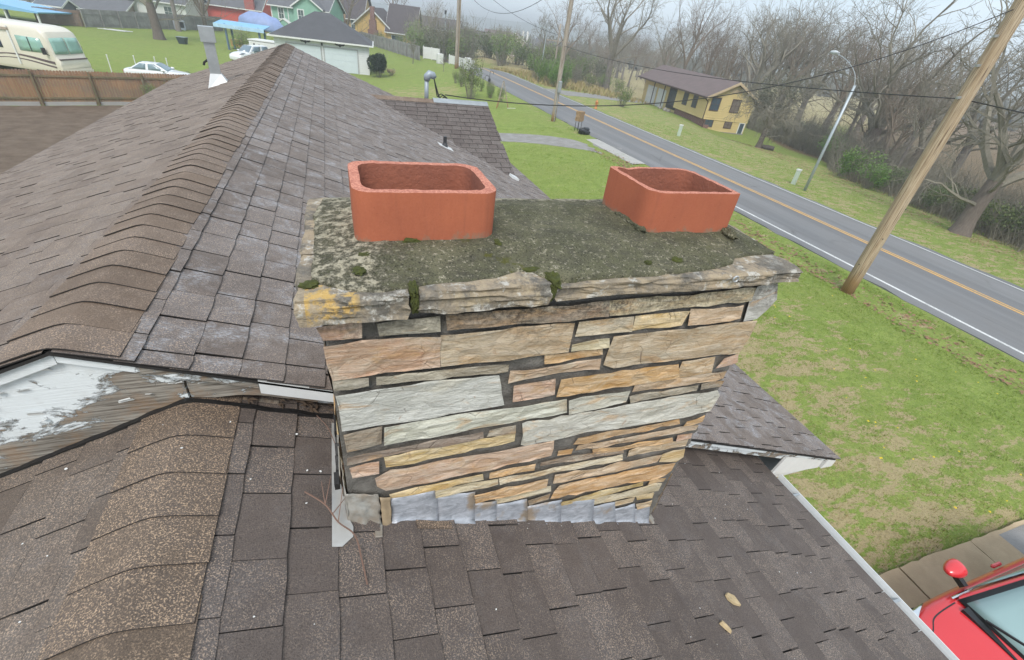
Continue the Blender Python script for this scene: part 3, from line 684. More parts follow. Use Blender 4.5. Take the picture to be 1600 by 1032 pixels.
# ================================================================ the chimney
STONES=[
('P',[(-0.085,4.865),(0.015,4.87),(0.012,4.828),(-0.075,4.824)]),
('D',[(0.052,4.866),(0.203,4.868),(0.204,4.826),(0.052,4.827)]),
('B',[(0.221,4.868),(0.692,4.874),(0.701,4.826),(0.398,4.827),(0.224,4.829)]),
('C',[(0.699,4.869),(1.024,4.871),(1.24,4.88),(1.249,4.83),(1.064,4.829),(0.711,4.824)]),
('G',[(1.253,4.882),(1.335,4.886),(1.364,4.824),(1.323,4.752),(1.263,4.749),(1.251,4.826)]),
('P',[(-0.075,4.808),(0.051,4.812),(0.115,4.811),(0.205,4.803),(0.206,4.709),(-0.065,4.706)]),
('T',[(0.21,4.805),(0.591,4.809),(0.596,4.708),(0.408,4.699),(0.213,4.708)]),
('C',[(0.619,4.802),(0.799,4.806),(0.806,4.756),(0.613,4.754)]),
('Y',[(0.813,4.805),(1.002,4.809),(0.997,4.758),(0.813,4.756)]),
('T',[(1.014,4.811),(1.229,4.808),(1.242,4.755),(1.024,4.756)]),
('C',[(0.602,4.732),(0.728,4.739),(0.733,4.708),(0.607,4.709)]),
('T',[(0.749,4.736),(1.324,4.737),(1.327,4.661),(1.312,4.6),(0.783,4.613),(0.743,4.631)]),
('O',[(0.525,4.688),(0.723,4.693),(0.728,4.671),(0.529,4.664)]),
('D',[(-0.065,4.693),(0.019,4.693),(0.018,4.671),(-0.067,4.673)]),
('D',[(0.039,4.692),(0.405,4.684),(0.407,4.661),(0.04,4.672)]),
('G',[(-0.063,4.647),(0.039,4.652),(0.383,4.647),(0.397,4.566),(0.409,4.524),(-0.057,4.512),(-0.056,4.589)]),
('P',[(0.419,4.648),(0.598,4.653),(0.724,4.655),(0.721,4.621),(0.507,4.618),(0.421,4.609)]),
('P',[(0.439,4.59),(0.574,4.594),(0.585,4.528),(0.445,4.521)]),
('O',[(0.596,4.597),(1.034,4.593),(1.067,4.528),(0.595,4.524)]),
('T',[(1.066,4.592),(1.207,4.594),(1.215,4.528),(1.062,4.525)]),
('P',[(1.246,4.589),(1.309,4.599),(1.318,4.558),(1.229,4.545)]),
('T',[(0.9,4.515),(1.298,4.512),(1.302,4.479),(0.898,4.481)]),
('D',[(0.889,4.464),(1.187,4.463),(1.193,4.439),(0.898,4.434)]),
('B',[(1.204,4.468),(1.3,4.468),(1.306,4.437),(1.21,4.444)]),
('G',[(0.054,4.504),(0.631,4.5),(0.644,4.438),(0.054,4.43)]),
('G',[(0.638,4.503),(0.868,4.502),(0.873,4.453),(0.654,4.436)]),
('G',[(0.493,4.416),(0.503,4.419),(1.288,4.425),(1.315,4.392),(1.306,4.315),(1.176,4.303),(0.749,4.319),(0.519,4.304),(0.502,4.315)]),
('B',[(-0.057,4.486),(0.045,4.499),(0.037,4.425),(-0.054,4.42)]),
('B',[(-0.055,4.404),(0.353,4.415),(0.355,4.391),(0.088,4.382),(-0.058,4.378)]),
('B',[(0.372,4.415),(0.466,4.412),(0.467,4.383),(0.371,4.39)]),
('Y',[(0.049,4.369),(0.471,4.377),(0.471,4.332),(0.052,4.317)]),
('P',[(-0.053,4.356),(0.03,4.366),(0.027,4.312),(-0.049,4.313)]),
('P',[(0.018,4.282),(0.066,4.303),(0.621,4.301),(0.626,4.221),(0.047,4.211),(0.024,4.243)]),
('O',[(0.722,4.292),(1.17,4.288),(1.179,4.265),(0.716,4.258)]),
('O',[(1.206,4.275),(1.286,4.295),(1.289,4.259),(1.202,4.255)]),
('T',[(0.733,4.243),(1.287,4.225),(1.291,4.198),(0.732,4.216)]),
('O',[(0.654,4.241),(0.71,4.24),(0.712,4.215),(0.655,4.218)]),
('O',[(0.803,4.205),(1.169,4.186),(1.183,4.161),(0.816,4.18)]),
('P',[(1.201,4.188),(1.275,4.185),(1.279,4.157),(1.205,4.155)]),
('B',[(0.591,4.195),(0.945,4.18),(0.953,4.153),(0.598,4.171)]),
('T',[(0.98,4.152),(1.27,4.147),(1.273,4.108),(0.987,4.115)]),
('C',[(0.438,4.146),(0.949,4.141),(0.958,4.112),(0.443,4.12)]),
('Y',[(1.165,4.089),(1.274,4.086),(1.291,4.031),(1.264,4.013),(1.164,4.037)]),
('T',[(0.671,4.094),(1.159,4.082),(1.159,4.036),(0.671,4.049)]),
('O',[(0.393,4.204),(0.566,4.194),(0.567,4.166),(0.396,4.176)]),
('O',[(0.702,4.023),(1.26,4.0),(1.265,3.941),(1.24,3.915),(0.677,3.945)]),
('Y',[(0.054,4.192),(0.37,4.197),(0.372,4.169),(0.061,4.17)]),
('C',[(0.206,4.165),(0.428,4.153),(0.431,4.124),(0.21,4.127)]),
('O',[(0.349,4.083),(0.634,4.096),(0.637,4.04),(0.358,4.034)]),
('C',[(0.437,4.031),(0.659,4.029),(0.665,3.997),(0.44,3.994)]),
('B',[(0.572,3.975),(0.664,3.982),(0.663,3.945),(0.585,3.932)]),
('Y',[(0.729,3.917),(1.12,3.918),(1.13,3.887),(0.732,3.886)]),
('O',[(1.159,3.914),(1.244,3.905),(1.245,3.877),(1.164,3.885)]),
('C',[(0.89,3.873),(1.235,3.869),(1.241,3.813),(0.895,3.836)]),
('T',[(1.007,3.81),(1.112,3.81),(1.116,3.769),(1.013,3.771)]),
('Y',[(1.131,3.803),(1.218,3.804),(1.221,3.769),(1.14,3.776)]),
('T',[(1.14,3.746),(1.224,3.747),(1.229,3.704),(1.157,3.708)]),
]
FLASH=[
[(0.058,4.161),(0.201,4.162),(0.214,3.991),(0.057,4.043)] ,
[(0.211,4.118),(0.343,4.102),(0.35,3.927),(0.217,3.988)] ,
[(0.349,4.033),(0.432,4.02),(0.442,3.881),(0.353,3.922)] ,
[(0.437,3.993),(0.561,3.98),(0.584,3.818),(0.445,3.88)] ,
[(0.573,3.929),(0.721,3.926),(0.742,3.766),(0.585,3.82)] ,
[(0.721,3.904),(0.884,3.872),(0.913,3.712),(0.738,3.779)] ,
[(0.898,3.813),(1.002,3.812),(1.049,3.641),(0.915,3.712)] ,
[(1.02,3.752),(1.126,3.751),(1.162,3.617),(1.052,3.636)] ,
[(1.141,3.709),(1.221,3.707),(1.248,3.598),(1.164,3.617)] ,
]

def stone_mat():
    n = N('fieldstone'); p = n.pos(); oc = n.oi('Color'); rnd = n.oi()
    off = n.t.nodes.new('ShaderNodeCombineXYZ'); n._in(off.inputs[0], n.math('MULTIPLY', rnd, 37.0)); n._in(off.inputs[1], n.math('MULTIPLY', rnd, 91.0)); n._in(off.inputs[2], n.math('MULTIPLY', rnd, 13.0))
    q = n.addv(p, off.outputs[0])
    band = n.noise(n.map(q, (2.2, 2.2, 15), rot=(0, 0.12, 0)), 2.6, 6, 0.62, 1.2)
    blot = n.noise(q, 7, 5, 0.65, 0.8); fine = n.noise(q, 120, 4, 0.75); vein = n.noise(n.map(q, (1, 1, 1), rot=(0, 0.7, 0)), 9, 5, 0.6, 2.0)
    col = n.mix(n.ramp(band, (0.36, 0.0), (0.64, 1.0)), n.hsv(oc, 0.5, 1.15, 0.80), n.hsv(oc, 0.507, 0.72, 1.18))
    col = n.mix(n.ramp(blot, (0.55, 0.0), (0.72, 0.55)), col, n.hsv(oc, 0.485, 1.5, 0.78))
    col = n.mix(n.ramp(n.noise(n.addv(q, (4, 4, 4)), 4.5, 5, 0.65, 1.0), (0.54, 0.0), (0.68, 0.55)), col, (0.58, 0.53, 0.41))
    col = n.mix(n.ramp(n.noise(n.map(n.addv(q, (1, 7, 2)), (1, 1, 3)), 5.5, 5, 0.65, 1.2), (0.54, 0.0), (0.66, 0.6)), col, (0.50, 0.27, 0.085))
    rust = n.ramp(vein, (0.66, 0.0), (0.71, 0.55), (0.76, 0.0)); col = n.mix(rust, col, (0.30, 0.13, 0.045))
    col = n.mix(0.22, col, n.mix(fine, (0.12, 0.09, 0.06), (0.85, 0.80, 0.72)))
    x, y, z = n.xyz(p)
    soot = n.ramp(n.math('ADD', n.math('MULTIPLY', n.math('SUBTRACT', z, 4.70), 2.0), n.math('MULTIPLY', n.noise(p, 6, 5, 0.7), 0.55)), (0.40, 0.0), (0.68, 0.85))
    specks = n.ramp(n.noise(p, 70, 3, 0.8), (0.40, 0.0), (0.62, 1.0))
    col = n.mix(n.math('MULTIPLY', soot, specks), col, (0.060, 0.052, 0.045))
    h = n.math('ADD', n.math('MULTIPLY', band, 1.6), n.math('MULTIPLY', fine, 0.25))
    h = n.math('ADD', h, n.math('MULTIPLY', n.noise(n.map(q, (1, 1, 2.2)), 24, 6, 0.75, 0.8), 2.4))
    crack = n.ramp(n.voro(n.map(q, (1, 1, 1.8)), 9, 'DISTANCE_TO_EDGE'), (0.0, 1.0), (0.012, 0.0)); crack = n.math('MULTIPLY', crack, n.ramp(n.noise(q, 6, 3), (0.52, 0.0), (0.62, 1.0)))
    col = n.mix(n.math('MULTIPLY', crack, 0.7), col, (0.10, 0.07, 0.05)); h = n.math('SUBTRACT', h, crack)
    return n.done(col, 0.85, n.bump(h, 0.6, 0.010), spec=0.25)
M_STONE = stone_mat()
def mortar_mat():
    n = N('dark_mortar'); p = n.pos(); a = n.noise(p, 14, 5, 0.7); f = n.noise(p, 150, 3, 0.8)
    col = n.mix(n.ramp(a, (0.35, 0.0), (0.68, 1.0)), (0.115, 0.105, 0.092), (0.25, 0.228, 0.20)); col = n.mix(0.35, col, n.mix(f, (0.02, 0.02, 0.018), (0.36, 0.34, 0.31)))
    return n.done(col, 0.95, n.bump(n.math('ADD', n.math('MULTIPLY', a, 1.0), f), 0.8, 0.01), spec=0.2)
M_MORTAR = mortar_mat()
TINT = dict(P=(0.56, 0.345, 0.225), T=(0.56, 0.38, 0.21), G=(0.56, 0.535, 0.465), O=(0.58, 0.315, 0.105), Y=(0.64, 0.43, 0.165), C=(0.61, 0.50, 0.31), B=(0.27, 0.19, 0.125), D=(0.31, 0.26, 0.19))

def stone_mesh(poly, depth, proud, seed, rough=0.0042, step=0.04, mat=None, cham=0.0045, name='stone', grow=0.0036):
    """poly (a, b) counter-clockwise or not -> rough-faced stone; local frame: a, outward depth -> y (front is -y), b"""
    rnd = random.Random(seed)
    area = sum(poly[i][0]*poly[(i+1) % len(poly)][1]-poly[(i+1) % len(poly)][0]*poly[i][1] for i in range(len(poly)))
    if area < 0: poly = poly[::-1]
    out = []
    for i in range(len(poly)):
        a, b = Vector(poly[i]), Vector(poly[(i+1) % len(poly)]); n = max(1, int((b-a).length/step))
        for k in range(n):
            p = a+(b-a)*(k/n); j = 0.0022 if k else 0.0015
            out.append(p+Vector((rnd.gauss(0, j), rnd.gauss(0, j*0.8))))
    m_ = len(out); grown = []
    for i in range(m_):
        e = (out[(i+1) % m_]-out[i-1]).normalized(); grown.append(out[i]+Vector((e.y, -e.x))*grow)
    out = grown
    n = len(out); bm = bmesh.new()
    back = [bm.verts.new((p.x, depth, p.y)) for p in out]
    mid = [bm.verts.new((p.x, 0.0, p.y)) for p in out]
    fr = []
    for i, p in enumerate(out):
        e = (out[(i+1) % n]-out[i-1]).normalized(); nn = Vector((-e.y, e.x))
        q = p+nn*cham*rnd.uniform(.5, 1.5)
        fr.append(bm.verts.new((q.x, -proud*rnd.uniform(.55, 1.0), q.y)))
    for i in range(n):
        j = (i+1) % n
        bm.faces.new((back[i], back[j], mid[j], mid[i])); bm.faces.new((mid[i], mid[j], fr[j], fr[i]))
    f = bm.faces.new(fr)
    r = bmesh.ops.triangulate(bm, faces=[f]); fs = r['faces']
    es = list({e for ff in fs for e in ff.edges if e.calc_length() > 0.03})
    bmesh.ops.subdivide_edges(bm, edges=[e for e in es if not e.is_boundary and all(ff in fs for ff in e.link_faces)], cuts=3, use_grid_fill=False)
    bmesh.ops.triangulate(bm, faces=[ff for ff in bm.faces if len(ff.verts) > 4])
    frs = set(fr) | set(mid) | set(back)
    for v in bm.verts:
        if v not in frs:
            v.co.y = -proud + 1.3*rough*noise.noise((v.co.x*11+seed, v.co.z*24, seed*.7)) + (0.5*rough if noise.noise((v.co.x*7+seed*3, v.co.z*38, 2)) > .08 else -0.5*rough) + .35*rough*noise.noise((v.co.x*60, v.co.z*80, seed))
        elif v in fr:
            v.co.y += 0.7*rough*noise.noise((v.co.x*14+seed, v.co.z*30, seed))
    bmesh.ops.recalc_face_normals(bm, faces=bm.faces)
    me = bpy.data.meshes.new(name); bm.to_mesh(me); bm.free(); me.materials.append(mat or M_STONE)
    return me
YF = 0.965
chim = empty('chimney', (0.6, YF, 3.9), label='ledgestone chimney with two clay flues rising through the roof', cat='chimney')
def CH(o):
    o.parent = chim; o.location = Vector(o.location)-Vector((0.6, YF, 3.9)); return o
m = MB(); m.prism([(-0.065, 3.9), (1.265, 3.45), (1.285, 4.10), (1.31, 4.40), (1.325, 4.90), (-0.072, 4.90)], lambda p, t: (p[0], t, p[1]), 0.973, 1.50); CH(m.build('mortar_core', M_MORTAR))
# rough mortar bed between the stones, flush here and raked there
def bed():
    m = MB(); xs = list(np.arange(-0.07, 1.325, 0.012)); zs = list(np.arange(3.55, 4.90, 0.012)); nx_ = len(xs)
    for z in zs:
        for x in xs:
            y_ = 0.9665+0.007*noise.noise((x*16, 0, z*24))+0.0035*noise.noise((x*60, 2, z*60)); m.v.append((x, y_, z))
    for j in range(len(zs)-1):
        for i in range(nx_-1):
            x, z = xs[i], zs[j]
            if z < zl(x)-0.05 or x > 1.275+0.05*sst(3.6, 4.6, z): continue
            m.f.append((j*nx_+i, j*nx_+i+1, (j+1)*nx_+i+1, (j+1)*nx_+i))
    return CH(m.build('mortar_bed', M_MORTAR, smooth=True))
bed()
rs = random.Random(5)
def tint(o, key):
    c = TINT[key]; k = rs.uniform(.88, 1.12); o.color = (min(1, c[0]*k*rs.uniform(.96, 1.04)), c[1]*k, c[2]*k*rs.uniform(.92, 1.08), 1)
for i, (key, poly) in enumerate(STONES):
    o = CH(link('stone', stone_mesh(poly, 0.045, 0.010+rs.uniform(0, .012), i+1), None, (0, YF, 0))); tint(o, key)
# the three faces the photograph does not show: coursed at random in the same stone
def face(a0, a1, z0f, z1, place, seed):
    r = random.Random(seed); z = z1
    while z > 3.4:
        h = r.choice((0.035, 0.045, 0.06, 0.085, 0.10)); a = a0; lo_ = z-h
        while a < a1-0.02:
            w = min(r.uniform(.10, .36), a1-a)
            if a1-a-w < 0.06: w = a1-a
            if z > z0f(a+w/2):
                me_ = stone_mesh([(a+.006, lo_+.006), (a+w-.006, lo_+.006+r.uniform(-.004, .004)), (a+w-.006, z-.004), (a+.006, z-.004+r.uniform(-.004, .004))], 0.04, 0.012, r.randint(0, 9999), step=0.05)
                o = CH(place(me_)); tint(o, r.choice('PTTGGOOYCCB'))
            a += w
        z = lo_
face(0.985, 1.52, lambda a: 4.02, 4.895, lambda me_: link('stone', me_, None, (-0.078, 0, 0), (0, 0, -pi/2)) if False else place_left(me_), 21) if False else None
def place_left(me_):      # local a -> -y so that the front (-y) looks to -x
    return link('stone', me_, None, (-0.062, 0, 0), (0, 0, -pi/2))
def place_right(me_):
    return link('stone', me_, None, (1.318, 0, 0), (0, 0, pi/2))
def place_back(me_):
    return link('stone', me_, None, (0, 1.512, 0), (0, 0, pi))
face(-1.52, -0.972, lambda a: 4.0, 4.895, place_left, 21)
face(0.99, 1.515, lambda a: 3.5, 4.895, place_right, 22)
face(-1.30, 0.06, lambda a: 4.3+a*0.4 if False else 4.2-0.38*(-a), 4.895, place_back, 23)

# cap slabs
def cap_mat():
    n = N('lichened_cap'); p = n.pos(); a = n.noise(p, 9, 6, 0.7, 0.6); b = n.noise(n.addv(p, (5, 5, 5)), 17, 6, 0.75); f = n.noise(p, 130, 3, 0.8)
    col = n.mix(n.ramp(a, (0.38, 0.0), (0.62, 1.0)), (0.105, 0.090, 0.072), (0.36, 0.27, 0.165))
    col = n.mix(n.ramp(b, (0.535, 0.0), (0.60, 0.85)), col, (0.56, 0.54, 0.49))
    col = n.mix(n.ramp(n.noise(n.addv(p, (9, 1, 3)), 12, 5, 0.7), (0.53, 0.0), (0.62, 0.9)), col, (0.045, 0.040, 0.033))
    x, y, z = n.xyz(p)
    lich = n.math('MULTIPLY', n.ramp(n.noise(p, 22, 4, 0.7), (0.47, 0.0), (0.56, 1.0)), n.math('MULTIPLY', n.ramp(x, (0.0, 1.0), (0.02, 0.0)), n.ramp(n.normal() if False else z, (0.0, 1.0), (1.0, 1.0))))
    lich = n.math('MULTIPLY', lich, n.math('GREATER_THAN', x, -0.10)); lich = n.math('MULTIPLY', lich, n.math('LESS_THAN', x, 0.015)); lich = n.math('MULTIPLY', lich, n.math('LESS_THAN', y, 0.985))
    lay = n.noise(n.map(n.addv(p, (2, 2, 2)), (3, 3, 60)), 1.6, 4, .7); col = n.mix(n.ramp(lay, (0.36, 0.6), (0.46, 0.0)), col, (0.045, 0.04, 0.032)); col = n.mix(n.ramp(n.noise(n.addv(p, (6, 2, 8)), 10, 5, .7), (0.56, 0.0), (0.66, 0.7)), col, (0.48, 0.37, 0.22))
    col = n.mix(lich, col, (0.55, 0.33, 0.06))
    col = n.mix(0.25, col, n.mix(f, (0.04, 0.035, 0.03), (0.75, 0.7, 0.62)))
    return n.done(col, 0.92, n.bump(n.math('ADD', b, n.math('MULTIPLY', f, 0.5)), 0.8, 0.012), spec=0.2)
M_CAP = cap_mat()
def slab(x0, x1, y0, y1, z0, z1, seed, name='cap_slab'):
    bm = bmesh.new(); bmesh.ops.create_cube(bm, size=1.0)
    lx, ly = x1-x0, y1-y0
    for ed, ln in ((0, lx), (1, ly)):
        es = [e for e in bm.edges if abs((e.verts[0].co-e.verts[1].co)[ed]) > 0.5]
        if ln > 0.07: bmesh.ops.subdivide_edges(bm, edges=es, cuts=min(26, int(ln/0.03)), use_grid_fill=True)
    es = [e for e in bm.edges if abs((e.verts[0].co-e.verts[1].co)[2]) > 0.5]; bmesh.ops.subdivide_edges(bm, edges=es, cuts=6, use_grid_fill=True)
    for v in bm.verts:
        c = v.co; ex = abs(abs(c.x)-.5) < 1e-4; ey = abs(abs(c.y)-.5) < 1e-4; ez = abs(abs(c.z)-.5) < 1e-4
        p = Vector((x0+lx*(c.x+.5), y0+ly*(c.y+.5), z0+(z1-z0)*(c.z+.5)))
        q = Vector((p.x*13+seed, p.y*13, p.z*20)); q2 = q*3.1
        if ex: p.x += 0.010*noise.noise(q)+0.006*noise.noise(q2) - 0.003*(1 if c.x > 0 else -1)*(1 if ez else 0)
        if ey: p.y += 0.0045*noise.noise(q+Vector((7, 0, 0)))+0.003*noise.noise(q2)+0.003*noise.noise(q*9)+(0.0045 if noise.noise((p.x*5+seed, 0, p.z*95)) > .05 else -0.003) - 0.001*(1 if c.y > 0 else -1)*(1 if ez else 0)
        if ez: p.z += 0.0028*noise.noise(q*0.7+Vector((3, 5, 0)))+0.002*noise.noise(q2)
        v.co = p
    me_ = bpy.data.meshes.new(name); bm.to_mesh(me_); bm.free(); me_.materials.append(M_CAP)
    return CH(link(name, me_, None, (0, 0, 0)))
slab(-0.118, 0.126, 0.915, 1.14, 4.892, 4.956, 1); slab(0.148, 0.492, 0.918, 1.12, 4.896, 4.957, 2); slab(0.504, 1.372, 0.92, 1.14, 4.906, 4.952, 3)
slab(-0.112, 0.06, 1.15, 1.57, 4.90, 4.957, 4); slab(1.18, 1.405, 1.15, 1.57, 4.90, 4.950, 5); slab(0.07, 0.62, 1.36, 1.575, 4.90, 4.952, 6); slab(0.63, 1.17, 1.36, 1.575, 4.90, 4.952, 7)
MB().box(0.02, 1.2, 1.0, 1.5, 4.906, 4.94).build('cap_bed', M_MORTAR); CH(bpy.data.objects['cap_bed'])

# crown: the mortar wash over the slabs
def crown_mat():
    n = N('weathered_crown'); p = n.pos(); a = n.noise(p, 7, 6, 0.65); b = n.noise(p, 16, 6, 0.72, 0.5); f = n.noise(p, 95, 3, 0.8); g = n.noise(n.addv(p, (2, 6, 1)), 190, 2, 0.6)
    x, y, z = n.xyz(p)
    col = n.mix(n.ramp(a, (0.35, 0.0), (0.65, 1.0)), (0.092, 0.092, 0.053), (0.155, 0.146, 0.092))
    col = n.mix(n.ramp(b, (0.44, 0.0), (0.7, 0.8)), col, (0.060, 0.056, 0.046))
    sp = n.ramp(n.noise(n.addv(p, (4, 1, 7)), 62, 2, 0.7), (0.60, 0.0), (0.65, 0.7)); sp = n.math('MULTIPLY', sp, n.ramp(a, (0.42, 0.25), (0.62, 1.0))); col = n.mix(sp, col, (0.40, 0.36, 0.27)); sp = n.ramp(f, (0.61, 0.0), (0.66, 0.55)); col = n.mix(sp, col, (0.50, 0.45, 0.35))
    dk = n.ramp(g, (0.34, 0.8), (0.44, 0.0)); col = n.mix(dk, col, (0.02, 0.02, 0.016))
    left = n.math('MULTIPLY', n.math('SUBTRACT', 0.16, x), 1.3); back = n.math('MULTIPLY', n.math('SUBTRACT', y, 1.47), 2.2)
    lz = n.math('ADD', n.math('MAXIMUM', n.math('MINIMUM', left, 0.14), back), n.math('MULTIPLY', n.noise(n.addv(p, (1, 9, 4)), 30, 8, 0.85, 0.0), 0.95))
    lich = n.ramp(lz, (0.56, 0.0), (0.64, 0.85))
    col = n.mix(lich, col, n.mix(n.noise(p, 60, 3, 0.7), (0.27, 0.23, 0.15), (0.60, 0.55, 0.43)))
    moss = n.math('MULTIPLY', n.ramp(n.noise(n.addv(p, (8, 3, 2)), 15, 5, 0.7), (0.60, 0.0), (0.67, 1.0)), n.ramp(n.noise(p, 3.0, 2), (0.48, 0.0), (0.62, 1.0)))
    col = n.mix(moss, col, (0.085, 0.085, 0.018))
    h = n.math('ADD', n.math('MULTIPLY', b, 1.4), n.math('ADD', f, n.math('MULTIPLY', lich, 0.5)))
    return n.done(col, 0.95, n.bump(h, 0.9, 0.010), spec=0.2)
plan = [(-0.085, 1.000), (-0.02, 0.955), (0.04, 0.936), (0.13, 0.946), (0.19, 0.955), (0.27, 0.958), (0.35, 0.972), (0.42, 0.995), (0.45, 0.99), (0.47, 0.962), (0.52, 0.934), (0.60, 0.936), (0.72, 0.940), (0.86, 0.942), (1.0, 0.950), (1.10, 0.970), (1.14, 0.985), (1.18, 1.02), (1.27, 1.035), (1.368, 1.04), (1.375, 1.30), (1.37, 1.555), (0.9, 1.558), (0.4, 1.56), (-0.06, 1.56), (-0.088, 1.40), (-0.082, 1.2)]
def crown():
    bm = bmesh.new(); P = []
    for i in range(len(plan)):
        a, b = Vector(plan[i]), Vector(plan[(i+1) % len(plan)]); n = max(1, int((b-a).length/0.03))
        for k in range(n):
            q = a+(b-a)*k/n; P.append((q.x+0.006*noise.noise((q.x*30, q.y*30, 0)), q.y+0.008*noise.noise((q.x*26, q.y*26, 4))))
    low = [bm.verts.new((x, y, 4.935)) for x, y in P]; top = [bm.verts.new((x, y, 4.965)) for x, y in P]
    n = len(P)
    for i in range(n): bm.faces.new((low[i], low[(i+1) % n], top[(i+1) % n], top[i]))
    # interior points on a lattice, triangulated
    inner = []
    from mathutils import geometry
    vs2 = [Vector(p) for p in P]; edges = [(i, (i+1) % n) for i in range(n)]
    for x in np.arange(-0.06, 1.37, 0.022):
        for y in np.arange(0.97, 1.55, 0.022):
            q = Vector((x+random.uniform(-.006, .006), y+random.uniform(-.006, .006)))
            dmin = min((q-v).length for v in vs2)
            if dmin > 0.014: inner.append(q)
    res = geometry.delaunay_2d_cdt(vs2+inner, edges, [list(range(n))], 1, 1e-5)
    vmap = {}
    for i, v in enumerate(res[0]):
        dm = min((v-w).length for w in vs2)
        z = 4.962 + 0.026*sst(0, 0.16, dm) + 0.006*noise.noise((v.x*9, v.y*9, 2))*sst(0, .05, dm) + 0.003*noise.noise((v.x*40, v.y*40, 2))
        if dm < 1e-4:
            j = min(range(n), key=lambda t: (vs2[t]-v).length); vmap[i] = top[j]; top[j].co.z = z-0.002
        else: vmap[i] = bm.verts.new((v.x, v.y, z))
    for f in res[2]:
        try: bm.faces.new([vmap[k] for k in f])
        except ValueError: pass
    bmesh.ops.recalc_face_normals(bm, faces=bm.faces)
    me_ = bpy.data.meshes.new('crown'); bm.to_mesh(me_); bm.free(); me_.materials.append(crown_mat())
    me_.polygons.foreach_set('use_smooth', [True]*len(me_.polygons))
    return CH(link('crown', me_, None, (0, 0, 0)))
crown()
# clay flue liners
def clay_mat():
    n = N('fired_clay'); p = n.pos(); a = n.noise(p, 6, 4, 0.6); f = n.noise(p, 160, 3, 0.7); s = n.noise(n.map(p, (6, 6, 1)), 5, 4, 0.6)
    col = n.mix(n.ramp(a, (0.35, 0.0), (0.65, 1.0)), (0.40, 0.118, 0.058), (0.345, 0.10, 0.052)); col = n.mix(n.ramp(s, (0.55, 0.0), (0.8, 0.5)), col, (0.34, 0.085, 0.045))
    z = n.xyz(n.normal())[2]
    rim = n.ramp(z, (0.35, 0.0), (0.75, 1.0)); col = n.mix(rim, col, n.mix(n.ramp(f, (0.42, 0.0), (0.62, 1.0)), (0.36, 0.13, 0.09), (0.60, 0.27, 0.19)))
    col = n.mix(n.ramp(n.noise(p, 45, 3, 0.8), (0.68, 0.0), (0.74, 0.6)), col, (0.20, 0.05, 0.03))
    zz = n.xyz(p)[2]; sm = n.ramp(n.math('ADD', n.math('MULTIPLY', n.math('SUBTRACT', zz, 4.985), 9.0), n.math('MULTIPLY', n.noise(n.addv(p, (3, 3, 3)), 24, 5, 0.7), -0.9)), (-0.46, 0.75), (-0.36, 0.0)) if False else n.ramp(n.math('SUBTRACT', n.noise(n.addv(p, (3, 3, 3)), 24, 5, 0.7), n.math('MULTIPLY', n.math('SUBTRACT', zz, 4.985), 7.0)), (0.44, 0.0), (0.56, 0.8)); col = n.mix(sm, col, (0.20, 0.17, 0.12))
    drip = n.ramp(n.noise(n.map(p, (14, 14, .9)), 2.4, 4, .65), (0.56, 0.0), (0.72, 0.35)); col = n.mix(drip, col, (0.22, 0.072, 0.045))
    col = n.mix(0.14, col, n.mix(f, (0.18, 0.04, 0.02), (0.75, 0.3, 0.2)))
    return n.done(col, 0.85, n.bump(n.math('ADD', n.math('MULTIPLY', f, 0.6), s), 0.35, 0.004), spec=0.3)
M_CLAY = clay_mat()
M_SOOT = simple('smoked_clay', (0.31, 0.108, 0.066), 0.9, 0.5, 7, 0.4, 80, c2=(0.19, 0.072, 0.052))
def rrect(x0, x1, y0, y1, rads, n=7, per=10):
    P = []
    cs = [(x0, y0, pi, rads[0]), (x1, y0, 1.5*pi, rads[1]), (x1, y1, 0, rads[2]), (x0, y1, .5*pi, rads[3])]
    for (cx, cy, a0, r) in cs:
        ox = cx+(r if cx == x0 else -r); oy = cy+(r if cy == y0 else -r)
        for k in range(n): a = a0+.5*pi*k/(n-1); P.append((ox+r*cos(a), oy+r*sin(a)))
    out = []
    for i in range(len(P)):
        a, b = P[i], P[(i+1) % len(P)]; d = sqrt((a[0]-b[0])**2+(a[1]-b[1])**2); m_ = max(1, int(d/0.02))
        for k in range(m_): out.append((a[0]+(b[0]-a[0])*k/m_, a[1]+(b[1]-a[1])*k/m_))
    return out
